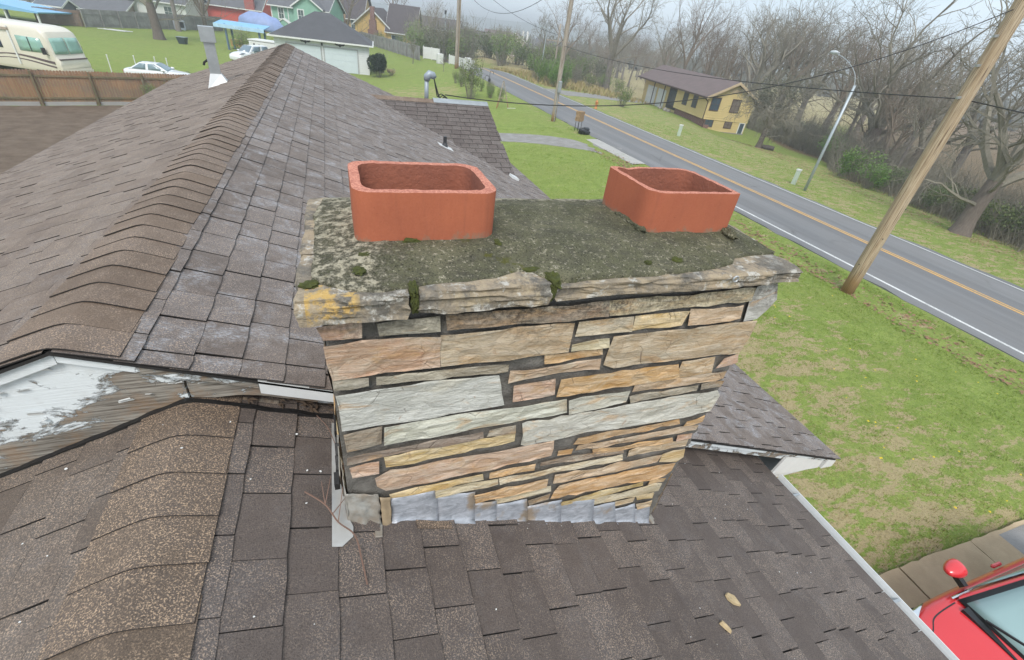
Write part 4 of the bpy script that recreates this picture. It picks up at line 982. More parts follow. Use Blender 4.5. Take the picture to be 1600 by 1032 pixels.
def flue(x0, x1, y0, y1, z0, z1, rads, wall, chip, seed, lean=(0, 0)):
    O = rrect(x0, x1, y0, y1, rads); cx, cy = (x0+x1)/2, (y0+y1)/2
    sx, sy = (x1-x0-2*wall)/(x1-x0), (y1-y0-2*wall)/(y1-y0)
    m = MB(); n = len(O); rings = []
    def top(x, y, k):
        return z1 + 0.0014*noise.noise((x*40+seed, y*40, k)) + 0.0015*noise.noise((x*130+seed, y*130, k)) - chip(x, y)
    spec = [(1.0, 'b'), (1.0, 0.30), (1.0, 0.65), (1.0, 'e'), (0.985, 't'), (0.93, 't'), (0.0, 't'), (-0.1, 'ie'), (0.0, 0.5), (0.0, 'b')]
    for k, (w, zz) in enumerate(spec):
        for x, y in O:
            fx = sx+(1-sx)*max(0, w); fy = sy+(1-sy)*max(0, w); px, py = cx+(x-cx)*fx, cy+(y-cy)*fy
            if zz == 'b': z = z0-0.05
            elif zz == 't': z = top(px, py, 0.3)
            elif zz == 'e': z = top(px, py, 0.3)-0.006
            elif zz == 'ie': z = top(px, py, 0.3)-0.005
            else: z = z0+(z1-z0)*zz
            d = 0.0012*noise.noise((px*20, py*20, z*20+seed))
            m.v.append((px+d+lean[0]*(z-z0), py+d+lean[1]*(z-z0), z))
    for k in range(len(spec)-1):
        for i in range(n): m.f.append((k*n+i, k*n+(i+1) % n, (k+1)*n+(i+1) % n, (k+1)*n+i))
    o = CH(m.build('flue_liner', M_CLAY, None, (0, 0, 0), smooth=False)); o.data.materials.append(M_SOOT); o.data.polygons.foreach_set('material_index', [0]*(6*n)+[1]*(3*n))
    o.data.polygons.foreach_set('use_smooth', [True]*len(o.data.polygons))
    md = o.modifiers.new('edge', 'EDGE_SPLIT'); md.split_angle = radians(50)
    return o
f1 = flue(0.020, 0.402, 1.148, 1.432, 4.978, 5.116, (0.05, 0.05, 0.06, 0.05), 0.026, lambda x, y: 0.0, 1); f1['label'] = 'oblong clay flue with evenly rounded corners'
def chip2(x, y):
    return 0.010*max(0.0, 1-abs(x-0.985)/0.04)*(1 if y > 1.40 else 0)*(0.7+0.6*noise.noise((x*60, 0, 0))) 
f2 = flue(0.902, 1.25, 1.158, 1.452, 4.976, 5.118, (0.055, 0.012, 0.06, 0.02), 0.019, chip2, 2, lean=(0, 0)); f2['label'] = 'squarer clay flue with a chipped rear rim'
# mortar fillet against the second flue, moss tufts in the cracks
M_MOSS = simple('moss', (0.075, 0.085, 0.015), 0.95, 0.5, 60, 0.8, 200, c2=(0.03, 0.035, 0.01))
def lump(x, y, z, rx, ry, rz, mat, name, seed):
    bm = bmesh.new(); bmesh.ops.create_icosphere(bm, subdivisions=3, radius=1.0)
    for v in bm.verts:
        k = 1+0.45*noise.noise(v.co*2.2+Vector((seed, 0, 0)))+0.25*noise.noise(v.co*6+Vector((seed, 0, 0))); v.co = Vector((v.co.x*rx*k, v.co.y*ry*k, v.co.z*rz*k))
    me_ = bpy.data.meshes.new(name); bm.to_mesh(me_); bm.free(); me_.materials.append(mat)
    return CH(link(name, me_, None, (x, y, z)))
for i, (x, y, z, a, b, c) in enumerate([(0.137, 0.945, 4.952, .012, .03, .02), (0.137, 0.925, 4.925, .010, .014, .026), (0.498, 0.945, 4.955, .020, .032, .018), (0.494, 0.925, 4.935, .010, .012, .03), (0.46, 1.0, 4.958, .03, .012, .008), (0.02, 1.01, 4.975, .015, .02, .006), (0.04, 1.08, 4.982, .02, .012, .005), (0.16, 1.140, 4.984, .022, .010, .012), (0.40, 1.125, 4.982, .012, .018, .010), (0.93, 1.00, 4.966, .022, .014, .010), (0.82, 0.99, 4.97, .012, .01, .006), (-0.09, 0.985, 4.958, .02, .016, .008), (0.32, 0.972, 4.78, .03, .008, .012)]):
    lump(x, y, z, a, b, c, M_MOSS, 'moss_tuft', i)
for i, (x, y, a) in enumerate([(0.905, 1.28, .02), (0.91, 1.20, .016), (1.235, 1.15, .018), (1.255, 1.30, .018)]):
    lump(x, y, 4.984, a, .05, .02, bpy.data.materials['weathered_crown'], 'mortar_fillet', i+30)
# screw eye on the cap front, loose flake
m = MB(); m.tube([(1.085+0.009*cos(a), 0.905, 4.945+0.009*sin(a)) for a in np.linspace(0, 6.28, 12)], 0.003, 6); CH(m.build('screw_eye', M_GALV))
# base flashing: lead strips stepped along the foot
def lead_mat():
    n = N('crinkled_lead'); p = n.pos(); a = n.noise(n.map(p, (1, 1, 2.2), rot=(0, .25, 0)), 22, 5, 0.65, 1.0); b = n.noise(p, 8, 4, 0.6)
    col = n.mix(n.ramp(a, (0.35, 0.0), (0.65, 1.0)), (0.29, 0.305, 0.335), (0.49, 0.505, 0.55)); col = n.mix(n.ramp(b, (0.56, 0.0), (0.66, 0.8)), col, (0.33, 0.24, 0.15))
    return n.done(col, 0.40, n.bump(a, 0.4, 0.012), metal=0.25)
M_LEAD = lead_mat()
for i, q in enumerate(FLASH):
    (ax, az), (bx, bz), (cx, cz), (dx, dz) = q
    m = MB(); K = 7
    for r in range(K+1):
        for s in range(K+1):
            t, w = r/K, s/K
            x = (ax*(1-t)+bx*t)*(1-w)+(dx*(1-t)+cx*t)*w; z = (az*(1-t)+bz*t)*(1-w)+(dz*(1-t)+cz*t)*w
            z = z*(1-sst(.6, 1, w))+(zl(x)+0.007)*sst(.6, 1, w); y = 0.951-0.010*w-0.0012*t+0.006*noise.noise((x*16, z*26, 0.0))*(1-.5*w) - 0.014*sst(.75, 1, w)
            m.v.append((x+(0.008 if r == K else 0), y, z))
    m.f = [(r*(K+1)+s, r*(K+1)+s+1, (r+1)*(K+1)+s+1, (r+1)*(K+1)+s) for r in range(K) for s in range(K)]
    o = CH(m.build('lead_flashing', M_LEAD, smooth=True)); md = o.modifiers.new('t', 'SOLIDIFY'); md.thickness = 0.002
# crumpled corner piece and ragged tongue at the left foot
def crumple(name, pts, mat, seed, amp=0.008, K=10):
    a, b, c, d = [Vector(p) for p in pts]; m = MB()
    for r in range(K+1):
        for s in range(K+1):
            t, w = r/K, s/K; p = (a*(1-t)+b*t)*(1-w)+(d*(1-t)+c*t)*w
            p = p+Vector((.4, -1, .3))*amp*noise.noise((p.x*45+seed, p.y*45, p.z*45)); m.v.append(p)
    m.v = [tuple(v) for v in m.v]
    m.f = [(r*(K+1)+s, r*(K+1)+s+1, (r+1)*(K+1)+s+1, (r+1)*(K+1)+s) for r in range(K) for s in range(K)]
    o = CH(m.build(name, mat, smooth=True)); md = o.modifiers.new('t', 'SOLIDIFY'); md.thickness = 0.003; return o
M_TIN = simple('stained_tin', (0.36, 0.35, 0.32), 0.5, 0.4, 14, 0.3, 50, metal=0.2, c2=(0.22, 0.15, 0.09))
crumple('corner_flashing', [(-0.078, 0.95, 4.235), (0.022, 0.945, 4.20), (0.022, 0.925, 4.065), (-0.08, 0.925, 4.085)], M_TIN, 1, 0.014)
crumple('corner_flashing', [(-0.088, 1.10, 4.235), (-0.078, 0.95, 4.237), (-0.080, 0.925, 4.087), (-0.092, 1.06, 4.105)], M_TIN, 2, 0.012)
crumple('corner_flashing', [(0.024, 0.943, 4.19), (0.058, 0.942, 4.18), (0.056, 0.925, 4.045), (0.026, 0.92, 4.055)], simple('rusty_tin', (0.36, 0.27, 0.17), 0.6, 0.5, 18, 0.3, 50), 3, 0.008)
crumple('flashing_tongue', [(0.0, 0.93, 4.08), (0.026, 0.93, 4.07), (0.022, 0.872, 4.083), (0.0, 0.872, 4.09)], M_TIN, 4, 0.003)
m = MB(); P = [(-0.121, 1.36), (-0.126, 0.842), (-0.098, 0.842), (-0.066, 0.875), (-0.064, 0.91), (-0.084, 0.96), (-0.088, 1.10), (-0.092, 1.36)]
m.prism(P, lambda p, t: (p[0], p[1], zl(p[0])+t), 0.013, 0.0155); CH(m.build('side_flashing', simple('pale_flashing', (0.50, 0.51, 0.51), 0.5, 0.25, 5, c2=(0.30, 0.27, 0.23))))
crumple('side_flashing', [(-0.094, 1.36, 4.27), (-0.092, 1.02, 4.24), (-0.090, 1.02, 4.13), (-0.094, 1.36, 4.13)], M_TIN, 7, 0.008)
m = MB()
for i in range(9):
    y = 1.02+i*0.04; lo_ = Vector((-0.096+random.uniform(-.006, .004), y, 4.19+random.uniform(-.05, .06)))
    m.obox(lo_, (.008, .022, .018), Matrix.Rotation(random.uniform(-1, 1), 3, 'X'))
CH(m.build('tar_smear', bpy.data.materials['roof_tar'], kind='stuff'))
crumple('apron_end', [(1.255, 0.99, zl(1.255)+.016), (1.30, 0.99, zl(1.30)+.016), (1.305, 0.925, zl(1.305)+.014), (1.272, 0.925, zl(1.272)+.014)], M_TIN, 9, 0.002)
crumple('step_flashing', [(1.30, 1.14, zl(1.30)+.022), (1.40, 1.14, zl(1.40)+.014), (1.385, 1.02, zl(1.385)+.014), (1.30, 1.02, zl(1.30)+.016)], SH_LO, 10, 0.002)
m = MB(); m.prism([(0.14, 0.905), (0.262, 0.902), (0.262, 0.928), (0.138, 0.935)], lambda p, t: (p[0], p[1], zl(p[0])+t), 0.012, 0.017); CH(m.build('shingle_offcut', SH_CAP2))

# ---------------------------------------------------------------- loose things on the roof
M_FLAKE = simple('sandstone_chip', (0.50, 0.38, 0.22), 0.9, 0.35, 30, 0.5, 120)
def chip(x, y, pts, th, label, rz, tilt=0.0):
    m = MB(); n = len(pts)
    bm = bmesh.new(); lo_ = [bm.verts.new((p[0], p[1], 0)) for p in pts]; hi = [bm.verts.new((p[0]*.9, p[1]*.9, th*(0.7+0.5*random.random()))) for p in pts]
    for i in range(n): bm.faces.new((lo_[i], lo_[(i+1) % n], hi[(i+1) % n], hi[i]))
    bm.faces.new(lo_[::-1]); c = bm.verts.new((0.002, 0, th*1.25))
    for i in range(n): bm.faces.new((hi[i], hi[(i+1) % n], c))
    me_ = bpy.data.meshes.new('stone_chip'); bm.to_mesh(me_); bm.free(); me_.materials.append(M_FLAKE)
    return link('stone_chip', me_, None, (x, y, zl(x)+0.012), (0, 0.38+tilt, rz), label=label, cat='stone')
chip(1.471, 0.546, [(-.036, .012), (-.022, .026), (.012, .02), (.034, -.004), (.038, -.018), (.0, -.02), (-.03, -.008)], 0.010, 'pale half-moon stone chip lying on the roof by the chimney', -0.35)
chip(1.316, 0.451, [(-.018, .018), (.0, .022), (.014, .002), (.016, -.022), (.004, -.03), (-.008, -.008)], 0.013, 'small mossy stone chip nearer the camera on the roof', 0.2, 0.1)
def twig(pts, r, label, name='twig'):
    P = [(x, y, zl(x)+0.016+h) for x, y, h in pts]
    t = empty(name, P[0], label=label, cat='twig')
    m = MB().tube([Vector(p)-Vector(P[0]) for p in bez(P, 5)], [r]*(5*(len(P)-1)+1), 5); m.build('stem', simple('bark_twig', (0.20, 0.12, 0.09), 0.85), t)
    return t
t1 = twig([(-0.20, 1.02, .02), (-0.14, 0.96, .04), (-0.105, 0.905, .03), (-0.06, 0.86, .03), (-0.045, 0.79, .01), (-0.035, 0.72, .0)], 0.0026, 'long thin reddish twig bent across the pale flashing')
m = MB()
for a, b in (((-.14, .96, .04), (-.12, 1.05, .07)), ((-.105, .905, .03), (-.085, 1.0, .08)), ((-.14, .96, .04), (-.15, 1.04, .05)), ((-.12, .93, .035), (-.075, .99, .05))):
    q = lambda v: (v[0]+0.20, v[1]-1.02, zl(v[0])+.016+v[2]-t1.location.z); m.tube([q(a), q(b)], [0.002, 0.001], 4)
m.build('side_shoot', bpy.data.materials['bark_twig'], t1)
twig([(-0.17, 1.37, .02), (-0.13, 1.30, .03), (-0.105, 1.22, .015)], 0.0016, 'short dry twig lying under the white metal patch')
m = MB(); rr = random.Random(4)
def flakes(n, f):
    for _ in range(n):
        x, y, z, s = f(); a = rr.uniform(0, 6)
        p = [(x+s*rr.uniform(.4, 1)*cos(a+k*1.26), y+s*rr.uniform(.4, 1)*sin(a+k*1.26), z+rr.uniform(0, s*.35)) for k in range(5)]; m.add(p, [(0, 1, 2, 3, 4)])
def f_a():
    x = rr.uniform(-1.5, 2.6); y = rr.uniform(0.25, 1.36); return x, y, zl(x)+.014, rr.uniform(.0015, .0045)
def f_b():
    x = rr.uniform(-1.0, -0.15); y = rr.uniform(1.1, 1.36); return x, y, zl(x)+.017, rr.uniform(.003, .009)
flakes(60, f_a); flakes(7, f_b)
m.build('paint_flakes', M_WHT, label='white paint flakes and grit scattered over the lower roof', cat='debris', kind='stuff')
# curled paint still hanging on the gable board
m = MB(); rr = random.Random(9)
for _ in range(46):
    x = rr.uniform(-1.32, -0.86) if rr.random() < .8 else rr.uniform(-0.8, -0.4); top = zu(x)-0.07; bot = zl(x)+0.09
    if bot > top: continue
    z = rr.uniform(bot, top); s = rr.uniform(.008, .03); a = rr.uniform(-.3, .9); K = 4
    for k in range(K):
        pass
    n0 = len(m.v)
    for k in range(K+1):
        w = k/K; cz = s*w; out = 0.016*w*w*rr.uniform(.6, 1.3)
        for sg in (-1, 1): m.v.append((x+sg*s*(1-.35*w)*.9+cz*a*.4+rr.uniform(-.003, .003), 1.4035-out, z+cz*.8+sg*s*.3*a))
    m.f += [(n0+2*k, n0+2*k+1, n0+2*k+3, n0+2*k+2) for k in range(K)]
H(m.build('peeling_flakes', M_WHT, kind='stuff'))
# ================================================================ vehicles
def gloss(name, c, rough=0.25, coat=0.8, metal=0.0):
    n = N(name); f = n.noise(n.pos(), 5, 3); return n.done(n.mix(n.ramp(f, (0.4, 0.0), (0.7, 0.25)), c, tuple(x*.9 for x in c)), rough, coat=coat, metal=metal)
def glass(name, c=(0.05, 0.07, 0.075), rough=0.05, spec=0.9):
    n = N(name); f = n.noise(n.pos(), 1.2, 3); return n.done(n.mix(f, c, tuple(x*1.7 for x in c)), rough, spec=spec)
M_GLASS = glass('window_glass'); M_TEAL = glass('teal_glass', (0.20, 0.29, 0.29), 0.12); M_RUBBER = simple('tyre_rubber', (0.02, 0.02, 0.02), 0.85); M_CHROME = N('bright_trim').done((0.75, 0.76, 0.77), 0.2, metal=1.0)
M_BLACK = simple('black_trim', (0.018, 0.018, 0.02), 0.5); M_RIM = simple('wheel_alloy', (0.45, 0.46, 0.47), 0.35, metal=0.6)
def loft(m, secs):
    n = len(secs[0]); base = len(m.v)
    for s in secs: m.v += [tuple(p) for p in s]
    for i in range(len(secs)-1):
        for k in range(n): m.f.append((base+i*n+k, base+i*n+(k+1) % n, base+(i+1)*n+(k+1) % n, base+(i+1)*n+k))
    m.f.append(tuple(base+k for k in range(n))[::-1]); m.f.append(tuple(base+(len(secs)-1)*n+k for k in range(n)))
def subsurf(o, lv=2):
    md = o.modifiers.new('s', 'SUBSURF'); md.levels = lv; md.render_levels = lv; return o
def pane(name, corners, mat, parent, th=0.006, K=6, bulge=0.0):
    """curved pane of glass between four corners, with a real thickness"""
    a, b, c, d = [Vector(p) for p in corners]; nrm = (b-a).cross(d-a).normalized(); m = MB()
    for r in range(K+1):
        for s in range(K+1):
            t, w = r/K, s/K; p = (a*(1-t)+b*t)*(1-w)+(d*(1-t)+c*t)*w + nrm*bulge*(1-(2*t-1)**2)
            m.v.append(tuple(p))
    m.f = [(r*(K+1)+s, (r+1)*(K+1)+s, (r+1)*(K+1)+s+1, r*(K+1)+s+1) for r in range(K) for s in range(K)]
    o = m.build(name, mat, parent, smooth=True); md = o.modifiers.new('t', 'SOLIDIFY'); md.thickness = th; md.offset = 1; return o
def wheel(parent, x, y, r, w, side):
    o = MB().lathe([(r*.55, -w/2), (r*.95, -w/2), (r, -w*.3), (r, w*.3), (r*.95, w/2), (r*.55, w/2)], 20).build('wheel', M_RUBBER, parent, (x, y, r), (pi/2, 0, 0), smooth=False)
    MB().lathe([(r*.6, -w*.53), (r*.62, 0), (r*.6, w*.53), (r*.2, w*.5)], 14).build('rim', M_RIM, o)
def car(name, loc, rz, Lc, Wc, hood, belt, top, x_ws, x_rf, x_rr, x_rw, paint, label, deck=None, glassm=None, detail=False):
    """front of the car is +x of its own frame, origin at the middle of the footprint"""
    t = empty(name, loc, rz, label=label, cat='car'); g = glassm or M_GLASS; w = Wc/2; deck = deck or belt-0.02
    fx = Lc/2; m = MB(); secs = []
    prof = [(-fx, .80, .42, deck-.12), (-fx+.12, .93, .30, deck-.02), (-fx+.6, .985, .24, deck), (x_rw, 1.0, .24, belt), (0, 1.0, .24, belt), (x_ws-.1, 1.0, .24, belt), (x_ws+.25, .99, .24, hood+(belt-hood)*.5), (fx-.75, .965, .24, hood), (fx-.28, .90, .26, hood-.10), (fx-.06, .78, .30, hood-.26), (fx, .66, .36, hood-.36)]
    for x, k, zb, zt in prof:
        W_ = w*k; mid = (zb+zt)/2
        secs.append([(x, -W_*.86, zb), (x, -W_*.99, zb+.12), (x, -W_, mid+.06), (x, -W_*.97, zt-.06), (x, -W_*.84, zt), (x, -W_*.4, zt+.03), (x, W_*.4, zt+.03), (x, W_*.84, zt), (x, W_*.97, zt-.06), (x, W_, mid+.06), (x, W_*.99, zb+.12), (x, W_*.86, zb)])
    loft(m, secs); o = m.build('body', paint, t, smooth=True); subsurf(o, 2)
    # cabin
    m = MB(); bw, tw = w*.93, w*.70; bs = belt-.02
    def sec(xb, xt, f):   # one station: f from 0 base to 1 roof
        pass
    V = [(x_ws, -bw*.94, bs), (x_rf, -tw, top-.03), (x_rr, -tw, top-.03), (x_rw, -bw*.94, bs), (x_ws, bw*.94, bs), (x_rf, tw, top-.03), (x_rr, tw, top-.03), (x_rw, bw*.94, bs), (x_rf-.05, 0, top+.01), (x_rr+.05, 0, top+.01), (x_ws+.12, 0, bs+.02), (x_rw-.08, 0, bs+.02)]
    m.add(V, [(0, 1, 2, 3), (7, 6, 5, 4), (1, 8, 9, 2), (8, 5, 6, 9), (0, 10, 8, 1), (10, 4, 5, 8), (3, 2, 9, 11), (11, 9, 6, 7), (0, 3, 11, 10), (10, 11, 7, 4)])
    cab = m.build('cabin', paint, t); bevel(cab, 0.03, 3)
    def L(a, b, k): return tuple(Vector(a)*(1-k)+Vector(b)*k)
    def inset(q, k, up=0.012):
        c = sum((Vector(p) for p in q), Vector())/4; n = (Vector(q[1])-Vector(q[0])).cross(Vector(q[3])-Vector(q[0])).normalized()
        return [tuple(c+(Vector(p)-c)*k+n*up) for p in q]
    ws = [(x_ws, bw*.90, bs), (x_ws, -bw*.90, bs), (x_rf, -tw*.96, top-.03), (x_rf, tw*.96, top-.03)]
    ws = [ws[1], ws[0], ws[3], ws[2]]
    if detail: pane('windshield_border', inset(ws, 1.0, .006), M_BLACK, t, .004, 8, .055)
    wo = pane('windshield', inset(ws, .925 if detail else .93, .014), g, t, .005, 8, .05)
    rw = [(x_rw, bw*.9, bs), (x_rw, -bw*.9, bs), (x_rr, -tw*.96, top-.03), (x_rr, tw*.96, top-.03)]
    pane('rear_window', inset(rw, .88, .012), g, t, .005, 6, .04)
    for sg in (-1, 1):
        A, B, C_, D = (x_ws, sg*bw*.94, bs), (x_rw, sg*bw*.94, bs), (x_rr, sg*tw, top-.03), (x_rf, sg*tw, top-.03)
        for k0, k1 in ((.05, .52), (.55, .96)):
            q = [L(A, B, k0), L(A, B, k1), L(D, C_, k1*.98), L(D, C_, max(.04, k0))]
            q = [tuple(Vector(p)) for p in q]
            if sg < 0: q = [q[1], q[0], q[3], q[2]]
            pane('side_window', inset(q, .86, .012), g, t, .004, 3)
        for xx in (fx-.80, -fx+.78): wheel(t, xx, sg*(w-.11), .32, .21, sg)
        mo = MB(); 
        mm = MB(); loft(mm, [[(-.07*k+.02*(1-k), u*.10*k+.02, zz*.085*k) for u, zz in ((-1, -1), (-1, .6), (-.4, 1), (.8, 1), (1, .3), (.8, -.9))] if False else [(dx, sg*(.11+u*.125*k), zz*.10*k) for u, zz in ((-1, -.8), (-1, .3), (-.5, .85), (.6, 1), (1, .2), (.7, -.9))] for dx, k in ((-.09, .68), (-.06, .86), (.03, .82), (.11, .52), (.15, .22))])
        o = mm.build('mirror', paint, t, (x_ws-.26, sg*(w-.02), belt+.06), smooth=True); subsurf(o, 2)
        MB().bar((x_ws-.24, sg*(w-.07), belt-.02), (x_ws-.25, sg*(w+.03), belt+.01), .06).build('mirror_arm', M_BLACK, o).matrix_parent_inverse = o.matrix_basis.inverted()
        hp = [(fx-.20, sg*w*.60, hood-.165), (fx-.36, sg*w*.88, hood-.12), (fx-.84, sg*w*.90, hood-.035), (fx-.50, sg*w*.72, hood-.03)]
        if sg < 0: hp = hp[::-1]
        pane('headlight', inset(hp, 1.0, .05), M_CHROME if detail else M_GLASS, t, .012, 5, .015)
        tl = [(-fx+.02, sg*w*.5, deck-.12), (-fx+.02, sg*w*.78, deck-.12), (-fx+.05, sg*w*.78, deck-.30), (-fx+.02, sg*w*.5, deck-.30)]
        pane('tail_light', tl if sg > 0 else tl[::-1], simple('tail_red', (0.35, 0.02, 0.02), 0.3), t, .02, 3)
        MB().tube([L(A, B, -.02), L(A, B, .5), L(A, B, 1.0)], .014, 6).build('window_trim', M_CHROME, t)
        if detail:
            for xx in (-.05, -1.0): MB().lathe([(.01, -.09), (.022, -.07), (.022, .07), (.01, .09)], 8).build('door_handle', paint, t, (xx, sg*(w+.005), belt-.12), (0, pi/2, 0))
    if detail:
        body_ = [c_ for c_ in t.children if c_.name.startswith('body')][0]
        for sg in (-1, 1):
            P_ = bez([(fx-.30, sg*w*.50, 1.2), (fx-.62, sg*w*.70, 1.2), (x_ws+.35, sg*w*.80, 1.2), (x_ws+.04, sg*w*.83, 1.2)], 10); q_ = MB()
            for i_, (a_, b_, c_) in enumerate(P_): q_.v += [(a_, b_-.006, c_), (a_, b_+.006, c_)]
            q_.f = [(2*i_, 2*i_+1, 2*i_+3, 2*i_+2) for i_ in range(len(P_)-1)]
            so_ = q_.build('hood_seam', M_BLACK, t); md = so_.modifiers.new('w', 'SHRINKWRAP'); md.target = body_; md.wrap_method = 'PROJECT'; md.use_project_z = True; md.use_negative_direction = True; md.use_positive_direction = False; md.offset = .003
        for y0 in (-.52, .12): MB().bar((x_ws+.02, y0, bs+.07), (x_ws-.14, y0+.55, bs+.16), .018, .02).build('wiper', M_BLACK, t)
        MB().box(x_ws-.02, x_ws+.09, -bw*.80, bw*.80, bs-.02, bs+.028).build('cowl', M_BLACK, t)
    return t
RED = gloss('red_car_paint', (0.62, 0.028, 0.035), 0.28)
WHITEP = gloss('white_car_paint', (0.70, 0.71, 0.72), 0.35)
# red car on the drive: nose towards the house
car('red_car', (6.87, -0.21, gz(7, 0)+0.035), pi, 4.35, 1.80, 0.86, 0.97, 1.46, 1.05, 0.30, -1.25, -1.85, RED, 'bright red car parked on the concrete drive beside the roof gutter', detail=True, glassm=M_TEAL)
car('white_sedan', (-12.1, 45.4, gz(-12, 45)), -0.12, 4.4, 1.7, 0.84, 0.92, 1.36, 0.75, 0.0, -1.05, -1.75, WHITEP, 'low white sedan parked behind the wooden fence', glassm=glass('sedan_glass', (0.12, 0.17, 0.19)))
car('white_sport_utility', (-7.9, 62.6, gz(-8, 62)), -2.25, 4.6, 1.8, 1.02, 1.08, 1.68, 0.95, 0.25, -1.75, -2.05, WHITEP, 'white car half hidden behind the main roof slope', glassm=glass('suv_glass', (0.10, 0.14, 0.17)))

# motorhome
t = empty('motorhome', (-20.3, 46.4, gz(-20, 45)-.1), -0.42, label='cream motorhome with brown swoosh stripes behind the wooden fence', cat='motorhome')
M_CREAM = gloss('cream_gelcoat', (0.68, 0.63, 0.53), 0.4, 0.3); M_SWOOSH = simple('brown_stripe', (0.12, 0.085, 0.085), 0.5); M_TAN = simple('tan_panel', (0.42, 0.34, 0.27), 0.5)
m = MB(); secs = []
for x, zb, zt, k in ((-5.2, .55, 3.0, .97), (-5.0, .45, 3.12, 1.0), (-1, .45, 3.14, 1.0), (2.2, .45, 3.14, 1.0), (2.75, .45, 3.10, 1.0), (3.15, .42, 2.86, .99), (3.30, .42, 2.5, .975), (3.42, .45, 1.55, .965), (3.62, .5, 1.25, .95), (3.64, .55, 1.0, .94)):
    w = 1.22*k; secs.append([(x, -w*.95, zb), (x, -w, zb+.2), (x, -w, zt-.28), (x, -w*.93, zt-.08), (x, -w*.75, zt), (x, w*.75, zt), (x, w*.93, zt-.08), (x, w, zt-.28), (x, w, zb+.2), (x, w*.95, zb)])
loft(m, secs); o = m.build('body', M_CREAM, t, smooth=True); bevel(o, .05, 2)
RVG = glass('rv_green_glass', (0.20, 0.34, 0.29), 0.08)
for sg in (-1, 1):
    q = [(3.455, sg*.04, 1.58), (3.43, sg*1.08, 1.60), (3.30, sg*1.04, 2.52), (3.335, sg*.04, 2.55)]
    pane('windshield', q if sg > 0 else q[::-1], RVG, t, .02, 4, .0)
    q = [(2.95, sg*1.225, 1.62), (1.15, sg*1.23, 1.60), (1.15, sg*1.225, 2.48), (2.85, sg*1.225, 2.45)]
    pane('cab_window', q if sg > 0 else q[::-1], RVG, t, .02, 3)
    MB().box(1.96, 2.02, sg*1.25-.012, sg*1.25+.012, 1.62, 2.46).build('window_bar', M_BLACK, t)
    q = [(-.05, sg*1.23, 1.62), (-1.15, sg*1.23, 1.60), (-1.15, sg*1.23, 2.34), (-.05, sg*1.23, 2.34)]
    pane('side_window', q if sg > 0 else q[::-1], glass('rv_side_glass', (0.03, 0.045, 0.09), 0.1) if sg < 0 else bpy.data.materials['rv_side_glass'], t, .02, 3)
    for z0, a, h in ((1.22, 0.05, .16), (0.98, -0.04, .10)):
        P = [(x, z0+.14*sin((x+1.0)*.9)+a*x*.15) for x in np.linspace(-5.0, 3.3, 26)]; P = P+[(x, z-h*(0.4+.6*abs(sin(x*.45)))) for x, z in reversed(P)]
        MB().prism(P, lambda p, q: (p[0], q, p[1]), sg*1.205, sg*1.229).build('stripe', M_SWOOSH, t)
    MB().box(.75, .84, sg*1.21, sg*1.30, .75, 2.95).build('awning_arm', M_WHT, t)
    MB().box(-4.6, .86, sg*1.2, sg*1.33, 2.72, 2.86).build('awning_roll', M_TAN, t)
    MB().obox((3.0, sg*1.40, 1.75), (.07, .09, .2)).build('mirror', M_BLACK, t)
    MB().bar((3.1, sg*1.2, 1.5), (3.02, sg*1.38, 1.62), .04).build('mirror_arm', M_BLACK, t)
    for xx in (2.1, -2.9): wheel(t, xx, sg*1.05, .44, .26, sg)
MB().box(3.44, 3.655, -1.05, 1.05, 1.26, 1.33).build('front_stripe', M_SWOOSH, t)
MB().box(3.3, 3.72, -1.15, 1.15, .42, .62).build('bumper', M_CREAM, t)
bevel(MB().box(-2.2, -1.2, -.4, .4, 3.1, 3.42).build('roof_air_unit', M_WHT, t), .08)
# ================================================================ buildings
def lap_mat(name, c, pitch=0.16, rough=0.7):
    n = N(name); p = n.pos(); z = n.xyz(p)[2]; s = n.math('FRACT', n.math('DIVIDE', z, pitch)); f = n.noise(p, 0.9, 4, 0.6); g = n.noise(p, 14, 3, 0.6)
    col = n.mix(n.ramp(f, (0.35, 0.0), (0.7, 1.0)), c, tuple(x*.84 for x in c)); col = n.mix(0.2, col, n.mix(g, tuple(x*.7 for x in c), tuple(min(1, x*1.25) for x in c)))
    return n.done(col, rough, n.bump(s, 0.8, 0.02), spec=0.3)
def brick_mat(name, c, c2):
    n = N(name); br = n.t.nodes.new('ShaderNodeTexBrick'); p = n.pos(); q = n.t.nodes.new('ShaderNodeCombineXYZ'); x, y, z = n.xyz(p)
    n._in(q.inputs[0], n.math('ADD', x, y)); n._in(q.inputs[1], z); n._in(br.inputs['Vector'], q.outputs[0]); br.inputs['Scale'].default_value = 4.0
    br.inputs['Color1'].default_value = (*c, 1); br.inputs['Color2'].default_value = (*c2, 1); br.inputs['Mortar'].default_value = (.3, .28, .25, 1); br.inputs['Mortar Size'].default_value = .02
    return n.done(br.outputs[0], .9)
def laps(face, a0, a1, z0, z1, pitch, mat, parent):
    """lapped boards: each course leans out towards its lower edge"""
    m = MB(); z = z0
    while z < z1-.02:
        t_ = min(z1, z+pitch); v = [face(a0, z, .022), face(a1, z, .022), face(a1, t_, .004), face(a0, t_, .004), face(a0, z, .002), face(a1, z, .002)]
        m.add(v, [(0, 1, 2, 3), (4, 5, 1, 0)]); z += pitch
    return m.build('siding', mat, parent, kind='stuff')
def roof_mat(name, c): return simple(name, c, .9, .22, 1.3, .5, 8, c2=tuple(x*.75 for x in c))
M_RBLK = roof_mat('charcoal_shingle', (0.085, 0.085, 0.092)); M_RBRN = roof_mat('brown_shingle', (0.155, 0.115, 0.11)); M_RGRY = roof_mat('grey_shingle', (0.13, 0.13, 0.14)); M_RDRK = roof_mat('dark_brown_shingle', (0.085, 0.07, 0.072))
